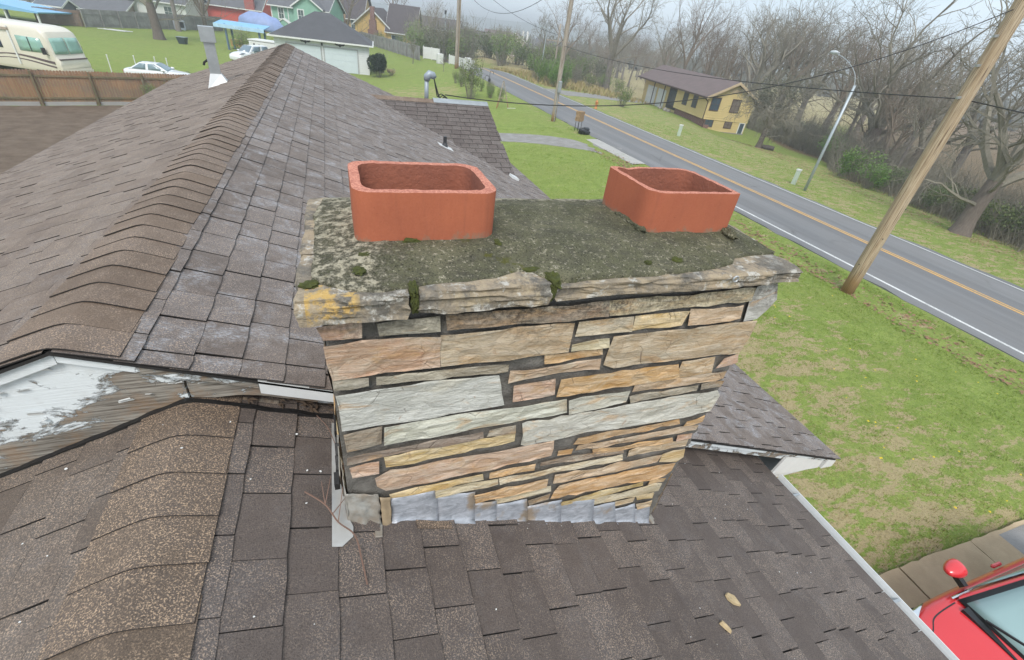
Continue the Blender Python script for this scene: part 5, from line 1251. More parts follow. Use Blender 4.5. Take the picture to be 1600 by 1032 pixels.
M_FND = simple('foundation_block', (0.30, 0.28, 0.25), .9)
M_LATCH = simple('dark_metal', (0.03, 0.03, 0.03), .5)
def win(parent, face, a0, a1, z0, z1, frame=M_WHT, gl=None, fw=.08, bars=(1, 1), name='window'):
    """face(a, z, out) -> point on the wall; frame, sill and glass stand proud of the wall"""
    gl = gl or M_GLASS
    def slab_(b0, b1, y0, y1, o0, o1):
        v = [face(b0, y0, o0), face(b1, y0, o0), face(b1, y1, o0), face(b0, y1, o0), face(b0, y0, o1), face(b1, y0, o1), face(b1, y1, o1), face(b0, y1, o1)]
        return v, [(3, 2, 1, 0), (4, 5, 6, 7), (0, 1, 5, 4), (1, 2, 6, 5), (2, 3, 7, 6), (3, 0, 4, 7)]
    m = MB(); m.add(*slab_(a0, a1, z0, z1, -.02, .03)); w = m.build(name, gl, parent)
    m = MB()
    for q in ((a0-fw, a0, z0-fw, z1+fw), (a1, a1+fw, z0-fw, z1+fw), (a0, a1, z1, z1+fw), (a0, a1, z0-fw, z0)): m.add(*slab_(*q, -.02, .06))
    for k in range(1, bars[0]+1): x = a0+(a1-a0)*k/(bars[0]+1); m.add(*slab_(x-.018, x+.018, z0, z1, .0305, .05))
    for k in range(1, bars[1]+1): x = z0+(z1-z0)*k/(bars[1]+1); m.add(*slab_(a0, a1, x-.02, x+.02, .031, .052))
    m.build('window_frame', frame, w); return w
class Bld:
    """rectangular building: local a along the front (left to right as seen from the front), b backwards"""
    def __init__(s, name, corner, ang, w, d, z0, zw, wall, label):
        s.t = empty(name, (corner[0], corner[1], z0), ang, label=label, cat='house'); s.w, s.d, s.h = w, d, zw-z0
        s.wall = MB().box(0, w, 0, d, -0.8, s.h).build('wall', wall, s.t)
    def front(s): return lambda a, z, o: (a, -o, z)
    def right(s): return lambda a, z, o: (s.w+o, a, z)
    def left(s): return lambda a, z, o: (-o, s.d-a, z)
    def gable(s, axis, ov, rise, mat, th=.16, gmat=None, trim=M_WHT):
        if axis == 'a':      # ridge along a, gables at both sides
            c = s.d/2; k = rise/(c); P = [(-ov, s.h-k*ov), (c, s.h+rise), (s.d+ov, s.h-k*ov), (s.d+ov, s.h-k*ov+th), (c, s.h+rise+th), (-ov, s.h-k*ov+th)]
            r = MB().prism(P, lambda p, q: (q, p[0], p[1]), -ov, s.w+ov).build('roof', mat, s.t)
            MB().prism([(0.003, s.h+.001), (s.d-.003, s.h+.001), (c, s.h+rise-.01)], lambda p, q: (q, p[0], p[1]), .003, s.w-.003).build('gable', gmat or s.wall.data.materials[0], s.t)
            for q in (-ov-.03, s.w+ov):
                MB().prism([(-ov, s.h-k*ov-.08), (c, s.h+rise-.08), (s.d+ov, s.h-k*ov-.08), (s.d+ov, s.h-k*ov+th), (c, s.h+rise+th), (-ov, s.h-k*ov+th)], lambda p, u: (u, p[0], p[1]), q, q+.03).build('barge_board', trim, r)
            MB().box(-ov, s.w+ov, -ov-.12, -ov-.001, s.h-k*ov-.02, s.h-k*ov+th-.02).build('gutter', trim, r)
        else:
            c = s.w/2; k = rise/c; P = [(-ov, s.h-k*ov), (c, s.h+rise), (s.w+ov, s.h-k*ov), (s.w+ov, s.h-k*ov+th), (c, s.h+rise+th), (-ov, s.h-k*ov+th)]
            r = MB().prism(P, lambda p, q: (p[0], q, p[1]), -ov, s.d+ov).build('roof', mat, s.t)
            MB().prism([(0.003, s.h+.001), (s.w-.003, s.h+.001), (c, s.h+rise-.01)], lambda p, q: (p[0], q, p[1]), .003, s.d-.003).build('gable', gmat or s.wall.data.materials[0], s.t)
            MB().prism([(-ov, s.h-k*ov-.1), (c, s.h+rise-.1), (s.w+ov, s.h-k*ov-.1), (s.w+ov, s.h-k*ov+th), (c, s.h+rise+th), (-ov, s.h-k*ov+th)], lambda p, q: (p[0], q, p[1]), -ov-.03, -ov-.001).build('barge_board', trim, r)
        s.roof = r; return r
    def hip(s, ov, rise, mat, ridge, trim=M_WHT):
        w, d, h = s.w, s.d, s.h; m = MB(); c = d/2; x0, x1 = w/2-ridge/2, w/2+ridge/2
        V = [(-ov, -ov, h), (w+ov, -ov, h), (w+ov, d+ov, h), (-ov, d+ov, h), (x0, c, h+rise), (x1, c, h+rise), (-ov, -ov, h-.04), (w+ov, -ov, h-.04), (w+ov, d+ov, h-.04), (-ov, d+ov, h-.04)]
        m.add(V, [(0, 1, 5, 4), (1, 2, 5), (2, 3, 4, 5), (3, 0, 4), (9, 8, 7, 6), (0, 6, 7, 1), (1, 7, 8, 2), (2, 8, 9, 3), (3, 9, 6, 0)]); r = m.build('roof', mat, s.t)
        for (a, b, c_, d_) in ((-ov-.1, w+ov+.1, -ov-.1, -ov-.003), (-ov-.1, w+ov+.1, d+ov+.003, d+ov+.1), (-ov-.1, -ov-.003, -ov-.003, d+ov+.003), (w+ov+.003, w+ov+.1, -ov-.003, d+ov+.003)):
            MB().box(a, b, c_, d_, h-.13, h+.02).build('gutter', trim, r)
        s.roof = r; return r
    def rect(s, name, face, a0, a1, z0, z1, mat, o0=-.02, o1=.02, parent=None):
        f = face; v = [f(a0, z0, o0), f(a1, z0, o0), f(a1, z1, o0), f(a0, z1, o0), f(a0, z0, o1), f(a1, z0, o1), f(a1, z1, o1), f(a0, z1, o1)]
        return MB().add(v, [(3, 2, 1, 0), (4, 5, 6, 7), (0, 1, 5, 4), (1, 2, 6, 5), (2, 3, 7, 6), (3, 0, 4, 7)]).build(name, mat, parent or s.t)

# white two-door garage (front looks towards the camera)
ang = -0.08
gx, gy = 4.16-9.6*cos(ang), 61.3-9.6*sin(ang)
G = Bld('garage', (gx, gy), ang, 9.6, 7.2, gz(gx, gy), 1.52, lap_mat('white_siding', (0.74, 0.75, 0.76)), 'white double garage with hipped charcoal roof beyond the ridge'); G.t['category'] = 'garage'
G.hip(.45, 2.45, M_RBLK, 1.6, M_WHT)
fr = G.front(); laps(fr, 0, 9.6, 0, G.h-.02, .2, G.wall.data.materials[0], G.t); M_GDOOR = simple('garage_door_paint', (0.60, 0.66, 0.70), .5, .1, 1.0)
for a0, a1 in ((1.2, 4.55), (4.95, 8.35)):
    d = G.rect('garage_door', fr, a0, a1, 0.0, 2.28, M_GDOOR, -.02, .03)
    for k in range(4): G.rect('door_panel', fr, a0+.06, a1-.06, .03+k*.57, .56+k*.57, M_GDOOR, .0305, .05, d)
    for q in ((a0-.12, a0-.005, 0, 2.40), (a1+.005, a1+.12, 0, 2.40), (a0-.005, a1+.005, 2.285, 2.40)): G.rect('door_trim', fr, *q, simple('grey_trim', (0.42, 0.42, 0.43), .6) if 'grey_trim' not in bpy.data.materials else bpy.data.materials['grey_trim'], -.02, .065)
G.rect('corner_board', fr, 9.47, 9.60, 0, 2.9, M_WHT, .0, .03); G.rect('lamp', fr, 4.67, 4.83, 2.42, 2.66, M_LATCH, .0, .14)
def bat(a, label):
    P = [(0, -.16), (.10, -.02), (.24, .02), (.38, .02), (.52, .12), (.50, .22), (.34, .17), (.18, .13), (.10, .10), (.05, .16), (0, .12), (-.05, .16), (-.10, .10), (-.18, .13), (-.34, .17), (-.50, .22), (-.52, .12), (-.38, .02), (-.24, .02), (-.10, -.02)]
    R = Matrix.Rotation(ang, 3, 'Z'); p = Vector((gx, gy, gz(gx, gy)+2.56)) + R @ Vector((a, -.06, 0))
    return MB().prism(P, lambda q, t_: (q[0], t_, q[1]), -.02, .02).build('winged_ornament', simple('ornament_black', (0.02, 0.018, 0.018), .6) if 'ornament_black' not in bpy.data.materials else bpy.data.materials['ornament_black'], None, p, (0, 0, ang), label=label, cat='ornament')
bat(3.1, 'black winged ornament above the left garage door'); bat(6.6, 'black winged ornament above the right garage door')

# yellow split-level across the road: local a runs along the road front, far end first
dv = Vector((0.167, 0.986, 0)); nv = Vector((0.986, -0.167, 0)); K0 = Vector((40.65, 47.4, 0))
yel = empty('split_level_house', (K0.x, K0.y, -1.9), label='yellow split-level house with brown roof across the road', cat='house')
def yl(b, a, z): p = K0+nv*b+dv*a; return (p.x-K0.x, p.y-K0.y, z+1.9)
M_YEL_S = lap_mat('yellow_siding', (0.66, 0.51, 0.24), 0.30); M_BRK = brick_mat('red_brick', (0.23, 0.085, 0.065), (0.17, 0.065, 0.05)); M_BRNT = simple('brown_trim', (0.085, 0.055, 0.045), .6)
def ybox(name, b0, b1, a0, a1, z0, z1, mat, parent=None):
    m = MB(); v = [yl(b0, a0, z0), yl(b1, a0, z0), yl(b1, a1, z0), yl(b0, a1, z0), yl(b0, a0, z1), yl(b1, a0, z1), yl(b1, a1, z1), yl(b0, a1, z1)]
    return m.add(v, [(3, 2, 1, 0), (4, 5, 6, 7), (0, 1, 5, 4), (1, 2, 6, 5), (2, 3, 7, 6), (3, 0, 4, 7)]).build(name, mat, parent or yel)
ybox('wall', 0, 5.9, 0, 7.9, -1.27, 1.12, M_YEL_S); ybox('wall', .6, 5.9, 7.9, 19.6, -2.6, 1.1, M_YEL_S); ybox('lower_wall', .35, 5.85, .05, 7.85, -2.45, -1.273, M_YEL_S); ybox('brick_base', .30, .349, .0, 7.85, -2.9, -1.28, M_BRK); ybox('brick_base', .30, 1.0, -.02, .048, -2.9, -1.85, M_BRK)
ybox('foundation', .36, 5.86, -.01, 7.8, -3.2, -2.46, M_FND)
def yroof():
    m = MB(); z0, zr = 1.02, 2.52; ov = .55; c = 2.95
    P = [(-ov, z0-.28), (c, zr), (5.9+ov, z0-.28), (5.9+ov, z0-.12), (c, zr+.18), (-ov, z0-.12)]
    m.prism(P, lambda p, q: yl(p[0], q, p[1]+.18), -.45, 20.1); r = m.build('roof', M_RBRN, yel)
    MB().prism([(.003, 1.123), (5.897, 1.123), (c, 2.62)], lambda p, q: yl(p[0], q, p[1]), .004, 7.8).build('gable', M_YEL_S, yel)
    MB().prism([(-ov, z0-.20), (c, zr+.08), (5.9+ov, z0-.20), (5.9+ov, z0+.07), (c, zr+.37), (-ov, z0+.07)], lambda p, q: yl(p[0], q, p[1]), -.49, -.452).build('barge_board', simple('tan_trim', (0.55, 0.42, 0.27), .6), r)
    ybox('gutter', -ov-.12, -ov-.003, -.4, 20.0, z0-.12, z0+.04, M_BRNT, r)
    ybox('gable_vent', 2.2, 3.7, -.06, -.001, 1.75, 2.1, bpy.data.materials['tan_trim'])
yroof()
yf = lambda a, z, o: yl(-o, a, z)            # front wall of the near block
yf2 = lambda a, z, o: yl(.6-o, a, z)         # set-back garage wing
ys = lambda b, z, o: yl(b, -o, z)            # gable side
laps(yf, 0, 7.9, -1.27, 1.1, .24, M_YEL_S, yel); laps(ys, 0, 5.9, -1.27, 1.1, .24, M_YEL_S, yel); laps(lambda b, z, o: yl(b, .05-o, z), 1.0, 5.85, -2.45, -1.28, .24, M_YEL_S, yel)
GLB = glass('blue_grey_glass', (0.045, 0.065, 0.085), .08)
win(yel, yf, 2.4, 3.35, -.42, .78, M_BRNT, GLB, .10); win(yel, yf, 4.8, 5.8, -.48, .72, M_BRNT, GLB, .10)
win(yel, ys, .45, 1.45, -.22, 1.0, M_BRNT, GLB, .10); win(yel, ys, 3.1, 4.05, -.2, 1.02, M_BRNT, glass('curtained_glass', (0.13, 0.105, 0.09), .2), .10)
ys2 = lambda b, z, o: yl(b, .05-o, z)
win(yel, ys2, .45, 1.4, -1.98, -1.3+.12, M_BRNT, GLB, .09); win(yel, ys2, 3.05, 3.9, -1.95, -1.25, M_BRNT, bpy.data.materials['curtained_glass'], .09)
win(yel, ys2, 5.05, 5.6, -2.5, -1.35, M_WHT, GLB, .12, (0, 0), 'glazed_door')
for a0, a1 in ((12.1, 14.6), (15.2, 18.3)):
    m = MB(); d = ybox('garage_door', .57, .605, a0, a1, -2.1, .22, M_WHT)
    for k in range(4): ybox('door_panel', .55, .569, a0+.06, a1-.06, -2.05+k*.56, -1.53+k*.56, M_WHT, d)
ybox('recess_shade_panel', .55, .599, 8.2, 11.2, -1.7, .75, M_BLACK); win(yel, lambda a, z, o: yl(.53-o, a, z), 8.7, 10.8, -1.2, .55, M_BRNT, GLB, .08, (3, 0))  # flat black panel on the wall paints the shade of the entrance recess
ybox('porch_post', -.1, .0, 11.5, 11.6, -2.3, .9, M_BRNT); ybox('porch_post', -.1, .0, 14.85, 14.95, -2.3, .9, M_BRNT)
m = MB().tube([yl(-.5, -.1, .85), yl(-.06, -.06, .55), yl(-.06, -.06, -1.2), yl(.2, -.06, -1.5), yl(.2, -.06, -2.3)], .06, 6); m.build('downspout', M_BRNT, yel)
rk = random.Random(8)
for i in range(8):
    p = K0+nv*(-.35+rk.uniform(-.3, .2))+dv*(7.9+rk.uniform(0, 3)); bm = bmesh.new(); bmesh.ops.create_icosphere(bm, subdivisions=2, radius=rk.uniform(.14, .3))
    for v in bm.verts: v.co *= 1+.35*noise.noise(v.co*6+Vector((i, 0, 0)))
    me_ = bpy.data.meshes.new('garden_rock'); bm.to_mesh(me_); bm.free(); me_.materials.append(M_FND)
    link('garden_rock', me_, None, (p.x, p.y, gz(p.x, p.y)+.1), label='pale garden rock heaped by the entrance of the yellow house', cat='rock', group='pale rocks by the yellow house entrance')

# background houses
B = Bld('red_house', (-37.0, 118.5), -0.30, 27.0, 9, -1.6, 2.1, simple('red_siding', (0.60, 0.10, 0.07), .7, .15, 1), 'long bright red house under a grey roof behind the trees')
B.gable('a', .5, 3.2, M_RGRY)
for a in (7.0, 16.5): win(B.t, B.front(), a, a+.9, 1.2, 2.9, M_WHT, M_GLASS, .12)
MB().box(24.6, 26.2, -.55, -.01, -0.5, 7.2).build('chimney', brick_mat('bright_brick', (0.42, 0.07, 0.06), (0.34, 0.06, 0.05)), B.t)
B = Bld('green_house', (-8.2, 96.6), -0.33, 9.0, 8, -1.5, 3.5, lap_mat('green_siding', (0.27, 0.47, 0.37), .2), 'pale green two-storey house with white trim above the garage')
B.gable('a', .4, 2.3, M_RGRY)
for a in (1.2, ): win(B.t, B.front(), a, a+.75, 3.2, 4.6, M_WHT, M_GLASS, .13)
for a in (0.0, 2.6, 3.9, 8.85): B.rect('corner_board', B.front(), a, a+.15, 0, 5.0, M_WHT, .0, .04)
m = MB().box(4.0, 8.4, -1.0, -.003, -.5, 5.2).build('bay_wall', bpy.data.materials['green_siding'], B.t)
MB().prism([(3.7, 5.0), (6.2, 6.7), (8.7, 5.0), (8.7, 5.15), (6.2, 6.86), (3.7, 5.15)], lambda p, q: (p[0], q, p[1]), -1.35, 3.9).build('bay_roof', M_RGRY, B.t)
MB().prism([(4.01, 5.2), (8.39, 5.2), (6.2, 6.68)], lambda p, q: (p[0], q, p[1]), -.99, -.004).build('bay_gable', bpy.data.materials['green_siding'], B.t)
MB().prism([(3.65, 4.9), (6.2, 6.62), (8.75, 4.9), (8.75, 5.12), (6.2, 6.84), (3.65, 5.12)], lambda p, q: (p[0], q, p[1]), -1.40, -1.355).build('barge_board', M_WHT, B.t)
win(B.t, lambda a, z, o: (a, -1.0-o, z), 4.7, 5.5, 3.2, 4.7, M_WHT, M_GLASS, .14)
MB().prism([(.6, 2.0), (2.6, 3.2), (4.6, 2.0), (4.6, 2.12), (2.6, 3.34), (.6, 2.12)], lambda p, q: (p[0], q, p[1]), -2.2, -1.01).build('porch_roof', M_WHT, B.t)
MB().prism([(.9, 2.0), (4.3, 2.0), (2.6, 3.1)], lambda p, q: (p[0], q, p[1]), -2.1, -1.6).build('porch_gable', bpy.data.materials['green_siding'], B.t)

M_OCH = lap_mat('ochre_board', (0.70, 0.47, 0.17), .25)
B = Bld('ochre_house', (5.3, 112.5), -0.36, 6.6, 9, -1.5, 1.9, M_OCH, 'ochre gabled house with red brick chimney beyond the grey fence')
B.gable('b', .45, 2.7, M_RDRK)
ch = MB().box(3.0, 4.3, -.62, -.01, -.6, 4.2); ch.box(3.25, 4.1, -.60, .1, 4.2, 6.4); ch.box(2.7, 4.6, -.64, -.012, -.6, 2.6); ch.build('chimney', M_BRK, B.t)
B2 = Bld('ochre_wing', (11.3, 109.8), -0.36, 5.2, 8, -1.5, 1.45, M_OCH, 'ochre side wing with patio door and tall dark roof'); B2.gable('a', .5, 4.2, M_RDRK)
win(B2.t, B2.front(), .8, 2.9, .1, 2.1, M_WHT, GLB, .1, (1, 0), 'patio_door')
B = Bld('tan_house', (-4.0, 121.0), -0.34, 11.5, 9, -1.5, 2.6, lap_mat('tan_board', (0.55, 0.38, 0.16), .25), 'tan house with steep dark roof between green and ochre houses')
B.gable('a', .5, 4.4, M_RDRK); MB().box(6.0, 8.4, -.8, -.01, -.5, 4.6).build('chimney', brick_mat('buff_brick', (0.52, 0.33, 0.17), (0.45, 0.28, 0.14)), B.t)
for a in (3.6, 9.4): win(B.t, B.front(), a, a+1.0, 2.0, 3.6, M_WHT, M_GLASS, .1)
B = Bld('brick_ranch', (-60.0, 116.0), -0.32, 30, 9, -3.2, -0.55, brick_mat('tan_brick', (0.36, 0.25, 0.19), (0.30, 0.21, 0.16)), 'low tan brick ranch house at the top left corner')
B.gable('a', .6, 2.4, M_RGRY); win(B.t, B.front(), 14.0, 16.0, .3, 2.2, M_WHT, GLB, .1); win(B.t, B.front(), 24.0, 25.4, .9, 2.0, M_WHT, GLB, .1); MB().box(9.0, 11.4, -.3, -.01, -.5, 3.6).build('chimney', bpy.data.materials['tan_brick'], B.t)
B = Bld('white_house', (-30.5, 109.5), -0.30, 8.5, 8, -1.6, 1.6, lap_mat('offwhite_siding', (0.66, 0.67, 0.65), .2), 'white sided house behind the grey privacy fence'); B.gable('a', .4, 2.2, M_RGRY); win(B.t, B.front(), 5.0, 6.2, 1.1, 2.5, M_WHT, M_GLASS, .1)
# small dark-roofed shed in front of the brick ranch
B = Bld('garden_shed', (-36.6, 91.8), -0.30, 3.0, 2.6, -1.6, 0.2, simple('shed_wall', (0.12, 0.13, 0.15), .8), 'small dark shed with grey roof beside the brown fence'); B.t['category'] = 'shed'; B.gable('a', .3, .75, simple('slate_blue_roof', (0.12, 0.14, 0.17), .7)); B.rect('door', B.front(), .9, 1.8, 0, 1.6, M_WHT)
# houses down the road
B = Bld('far_white_house', (40.0, 168.0), -0.42, 6.5, 8, -4.4, -0.3, lap_mat('far_white', (0.66, 0.64, 0.58), .25), 'plain white-walled house behind the roadside poles'); B.gable('a', .5, 2.2, M_RDRK); win(B.t, B.front(), 3.6, 4.6, 1.6, 2.8, M_WHT, M_GLASS, .1)
B = Bld('far_gabled_house', (47.5, 168.0), -0.42, 8.5, 9, -3.8, 0.0, lap_mat('far_cream', (0.60, 0.55, 0.50), .25), 'cream house with brown gable beyond the roadside bushes'); B.gable('a', .5, 2.6, M_RBRN)
B2 = Bld('far_bay_house', (53.0, 162.2), -0.42, 6.5, 8, -3.8, 0.7, lap_mat('far_pink', (0.62, 0.52, 0.47), .25), 'pinkish house with front gable and white chimneys down the road'); B2.gable('b', .4, 2.0, M_RBRN)
for a in (5.2, 6.6): MB().box(a, a+.5, 1.0, 1.5, 4, 7.4).build('chimney', M_WHT, B2.t)
win(B2.t, B2.front(), 2.3, 4.1, 1.6, 3.4, M_WHT, GLB, .12)
B = Bld('far_row_house', (62.0, 158.5), -0.42, 14, 8, -4.0, -0.2, lap_mat('far_pale', (0.66, 0.66, 0.64), .25), 'pale long house farthest right down the road'); B.gable('a', .4, 2.2, M_RGRY)
for a in (1.5, 4.0, 8.5, 11): win(B.t, B.front(), a, a+1.1, 1.4, 3.0, M_WHT, GLB, .1)
B = Bld('far_brown_house', (26.5, 176.0), -0.40, 14, 9, -3.8, 1.0, lap_mat('far_brown', (0.33, 0.27, 0.22), .25), 'brown low house under a dark roof left of the tall poles'); B.gable('a', .5, 2.8, M_RDRK)

# open shelters
M_BLUE = simple('blue_metal_roof', (0.22, 0.46, 0.72), .5, .12, 1.0); M_BLUEP = simple('blue_post', (0.10, 0.16, 0.24), .6)
t = empty('blue_canopy', (-44.5, 84.6, -3.2), -0.36, label='wide flat sky-blue shelter roof above the motorhome', cat='shelter')
MB().prism([(0, 3.05), (13.2, 3.05), (13.3, 3.2), (7, 3.75), (0, 3.9)], lambda p, q: (p[0], q, p[1]), 0, 5.5).build('roof', M_BLUE, t)
for a in (.4, 4.5, 9, 12.8):
    for b in (.3, 5.2): MB().box(a-.08, a+.08, b-.08, b+.08, -.5, 3.06).build('post', M_WHT if b < 1 else M_BLUEP, t)
t = empty('blue_pergola', (-12.75, 74.4, gz(-12, 74)), -0.37, label='small open shed with light blue metal roof and dark posts', cat='shelter')
MB().prism([(-.25, 2.60), (1.5, 2.95), (1.5, 3.03), (-.25, 2.68)], lambda p, q: (q, p[0], p[1]), -.1, 6.0).build('roof', M_BLUE, t)
MB().box(-.1, 6.0, -.32, -.252, 2.30, 2.70).build('fascia', simple('pale_blue_trim', (0.45, 0.66, 0.82), .5), t)
for a in (1.1, 5.2):
    for b in (.05, 1.35): MB().box(a-.09, a+.09, b-.09, b+.09, -.2, 2.75+.18*b).build('post', M_BLUEP, t)
m = MB().box(3.4, 5.0, .3, 1.6, .0, .95).build('work_bench', M_WHT, t); MB().box(.2, 1.3, 2.2, 3.1, .2, 1.0).build('orange_crate', simple('orange_plastic', (0.75, 0.42, 0.15), .6), t)
bm = bmesh.new(); bmesh.ops.create_uvsphere(bm, u_segments=28, v_segments=16, radius=1)
for v in bm.verts: v.co = Vector((v.co.x*3.2*(1+.12*noise.noise(v.co*2)), v.co.y*1.6, max(-.2, v.co.z)*1.6*(1+.18*noise.noise(v.co*3))))
me_ = bpy.data.meshes.new('tarpaulin'); bm.to_mesh(me_); bm.free(); me_.materials.append(simple('blue_tarp', (0.26, 0.34, 0.58), .55, .25, 1.5)); me_.polygons.foreach_set('use_smooth', [True]*len(me_.polygons))
link('tarp_covered_boat', me_, None, (-8.6, 84.5, .9), (0, .12, -.33), label='bulging blue tarpaulin cover behind the blue-roofed shed', cat='tarpaulin')
t = empty('box_trailer', (-8.6, 67.6, gz(-8, 67)), -0.35, label='white box trailer peeking over the roof ridge', cat='trailer')
bevel(MB().box(0, 3.6, 0, 2.0, .5, 1.75).build('body', M_WHT, t), .08); MB().box(-.05, 3.65, -.06, 2.06, 1.78, 1.88).build('roof', M_WHT, t); MB().box(.5, .7, -.02, -.001, 1.2, 1.5).build('vent', M_BLACK, t); MB().box(1.1, 1.3, -.02, -.001, 1.25, 1.45).build('vent', M_BLACK, t)
for a in (.8, 2.8): wheel(t, a, .05, .32, .2, 1)
# ================================================================ poles, wires, fences, street furniture
def pole_mat(name, a, b):
    n = N(name); p = n.pos(); g = n.noise(n.map(p, (9, 9, .35)), 3.0, 6, .7, .4); s = n.noise(n.map(p, (30, 30, .5)), 2.0, 3, .6); z = n.xyz(p)[2]
    col = n.mix(n.ramp(g, (.40, 0.0), (.60, 1.0)), a, b); col = n.mix(n.ramp(s, (.55, 0.0), (.62, .85)), col, (.10, .06, .035))
    low = n.ramp(n.math('ADD', z, n.math('MULTIPLY', g, 1.2)), (.15, 1.0), (.75, 0.0)); col = n.mix(n.math('MULTIPLY', low, .75), col, (.10, .06, .04))
    mid = n.ramp(z, (.05, 1.0), (.42, 0.0)); col = n.mix(n.math('MULTIPLY', mid, .5), col, (.42, .22, .07))
    return n.done(col, .9, n.bump(g, .7, .02), spec=.2)
M_POLE = pole_mat('bleached_pole', (0.50, 0.40, 0.29), (0.36, 0.26, 0.165)); M_POLE2 = pole_mat('weathered_pole', (0.42, 0.37, 0.32), (0.30, 0.25, 0.20))
def wood_pole(loc, h, r0, r1, mat, label, lean=(0, 0), name='utility_pole'):
    t = empty(name, loc, label=label, cat='utility pole')
    m = MB().tube([(lean[0]*z, lean[1]*z, z) for z in np.linspace(-.4, h, 9)], [r0+(r1-r0)*k/8 for k in range(9)], 14); m.build('shaft', mat, t, smooth=True)
    return t
p1 = wood_pole((14.9, 8.32, -.38), 11, .188, .158, M_POLE, 'leaning bleached wooden utility pole nearest the camera, rooted in the lawn')
for z in (6.9, 6.3, 5.6): MB().bar((-.30, 0, z), (-.16, 0, z+.02), .05).build('step_bolt', M_GALV, p1)
for k in range(5): MB().lathe([(.012, 0), (.02, .01), (.012, .02)], 8).build('knot_nail', M_LATCH, p1, (-.2*cos(k), -.2*sin(k), 1+k*.9), (0, pi/2, k))
p2 = wood_pole((15.56, 34.19, -.35), 10.5, .17, .14, M_POLE2, 'grey wooden utility pole standing where the gravel drive meets the road')
bevel(MB().box(-.12, .12, -.35, -.15, 2.0, 2.75).build('meter_box', M_GALV, p2), .03); MB().tube([(0, -.17, 2.0), (0, -.175, 0)], .03, 6).build('conduit', M_GALV, p2)
p3 = wood_pole((15.39, 66.72, -.4), 11, .17, .14, M_POLE2, 'tall brown utility pole farther down the left verge')
wood_pole((15.75, 67.3, -.4), 8.2, .15, .12, M_POLE, 'shorter orange-brown stub pole braced against the farther pole')
wood_pole((7.4, 124.0, -1.5), 16.5, .2, .16, M_POLE2, 'distant grey pole among trees left of the road')
t = wood_pole((29.0, 66.0, gz(29, 66)), 7.0, .14, .11, M_POLE2, 'distant pole with crossarm behind the gravel-drive pole')
MB().box(-1.7, 1.7, -.06, .06, 5.0, 5.14).build('crossarm', M_POLE2, t)
for a in (-1.5, -.8, .8, 1.5): MB().lathe([(.03, 0), (.06, .06), (.04, .16)], 8).build('insulator', M_GALV, t, (a, 0, 5.14))
M_STEEL = simple('light_pole_steel', (0.44, 0.49, 0.52), .45, .15, 4, metal=.3)
t = empty('street_lamp', (25.86, 19.64, -.72), label='slim grey steel street lamp beside the far verge', cat='street lamp')
MB().tube([(0, 0, -.3), (0, 0, 5.55)], [.085, .06], 12).build('post', M_STEEL, t, smooth=True)
MB().tube(bez([(0, 0, 5.5), (0, .35, 6.1), (-.02, 1.1, 6.6), (-.05, 1.85, 6.85)], 6), .014, 8).build('arm', M_STEEL, t, smooth=True)
o = MB().lathe([(.02, -.26), (.07, -.22), (.10, 0), (.08, .18), (.03, .24)], 12).build('lamp_head', simple('lamp_grey', (.50, .53, .55), .4), t, (-.05, 2.0, 6.88), (pi/2, 0, 0), smooth=True)
t = empty('street_lamp', (28.2, 69.0, gz(28.2, 69)), label='thin pale distant lamp post beside the green thicket', cat='street lamp'); MB().tube([(0, 0, -.3), (.25, 0, 6.2)], [.07, .05], 8).build('post', M_STEEL, t); MB().tube([(.25, 0, 6.15), (-.9, .3, 6.5)], .04, 6).build('arm', M_STEEL, t)
t = empty('traffic_signal_post', (19.3, 93.0, -1.6), label='thin grey post with dark head near the far road end', cat='post'); MB().tube([(0, 0, -.3), (0, 0, 7.2)], .06, 8).build('post', M_STEEL, t); MB().box(-.14, .14, -.14, .14, 6.9, 7.45).build('head', M_BLACK, t)

def cable(name, a, b, sag, r, label, n=28):
    a, b = Vector(a), Vector(b); P = [a+(b-a)*k/n-Vector((0, 0, 4*sag*(k/n)*(1-k/n))) for k in range(n+1)]
    return MB().tube([p-a for p in P], r, 6).build(name, M_WIRE, None, a, smooth=True, label=label, cat='cable')
cable('service_cable', (2.2, 10.42, 4.09), (14.75, 8.33, 7.05), .88, .011, 'black twisted service cable from the roof mast to the nearest pole')
cable('telephone_cable', (14.78, 8.45, 5.2), (15.5, 34.05, 4.55), .45, .013, 'taut dark cable between the nearest pole and the gravel-drive pole')
cable('telephone_cable', (14.95, 8.2, 5.2), (15.0, -22, 5.4), .5, .013, 'dark cable leaving the nearest pole to the right')
cable('power_line', (15.5, 34.3, 8.5), (15.4, 66.6, 9.0), 2.7, .02, 'sagging cable between the two roadside poles')
cable('power_line', (15.5, 34.3, 9.8), (7.4, 123.9, 12.5), 2.6, .02, 'thin long wire dropping towards the distant trees')
cable('power_line', (15.4, 66.8, 9.9), (29.0, 66.0, 4.8), .9, .02, 'thin wire slanting from the farther pole to the crossarm')
cable('telephone_cable', (15.5, 34.3, 5.0), (28.0, 66.0, 4.2), .6, .02, 'dark cable from the gravel-drive pole to the crossarm')

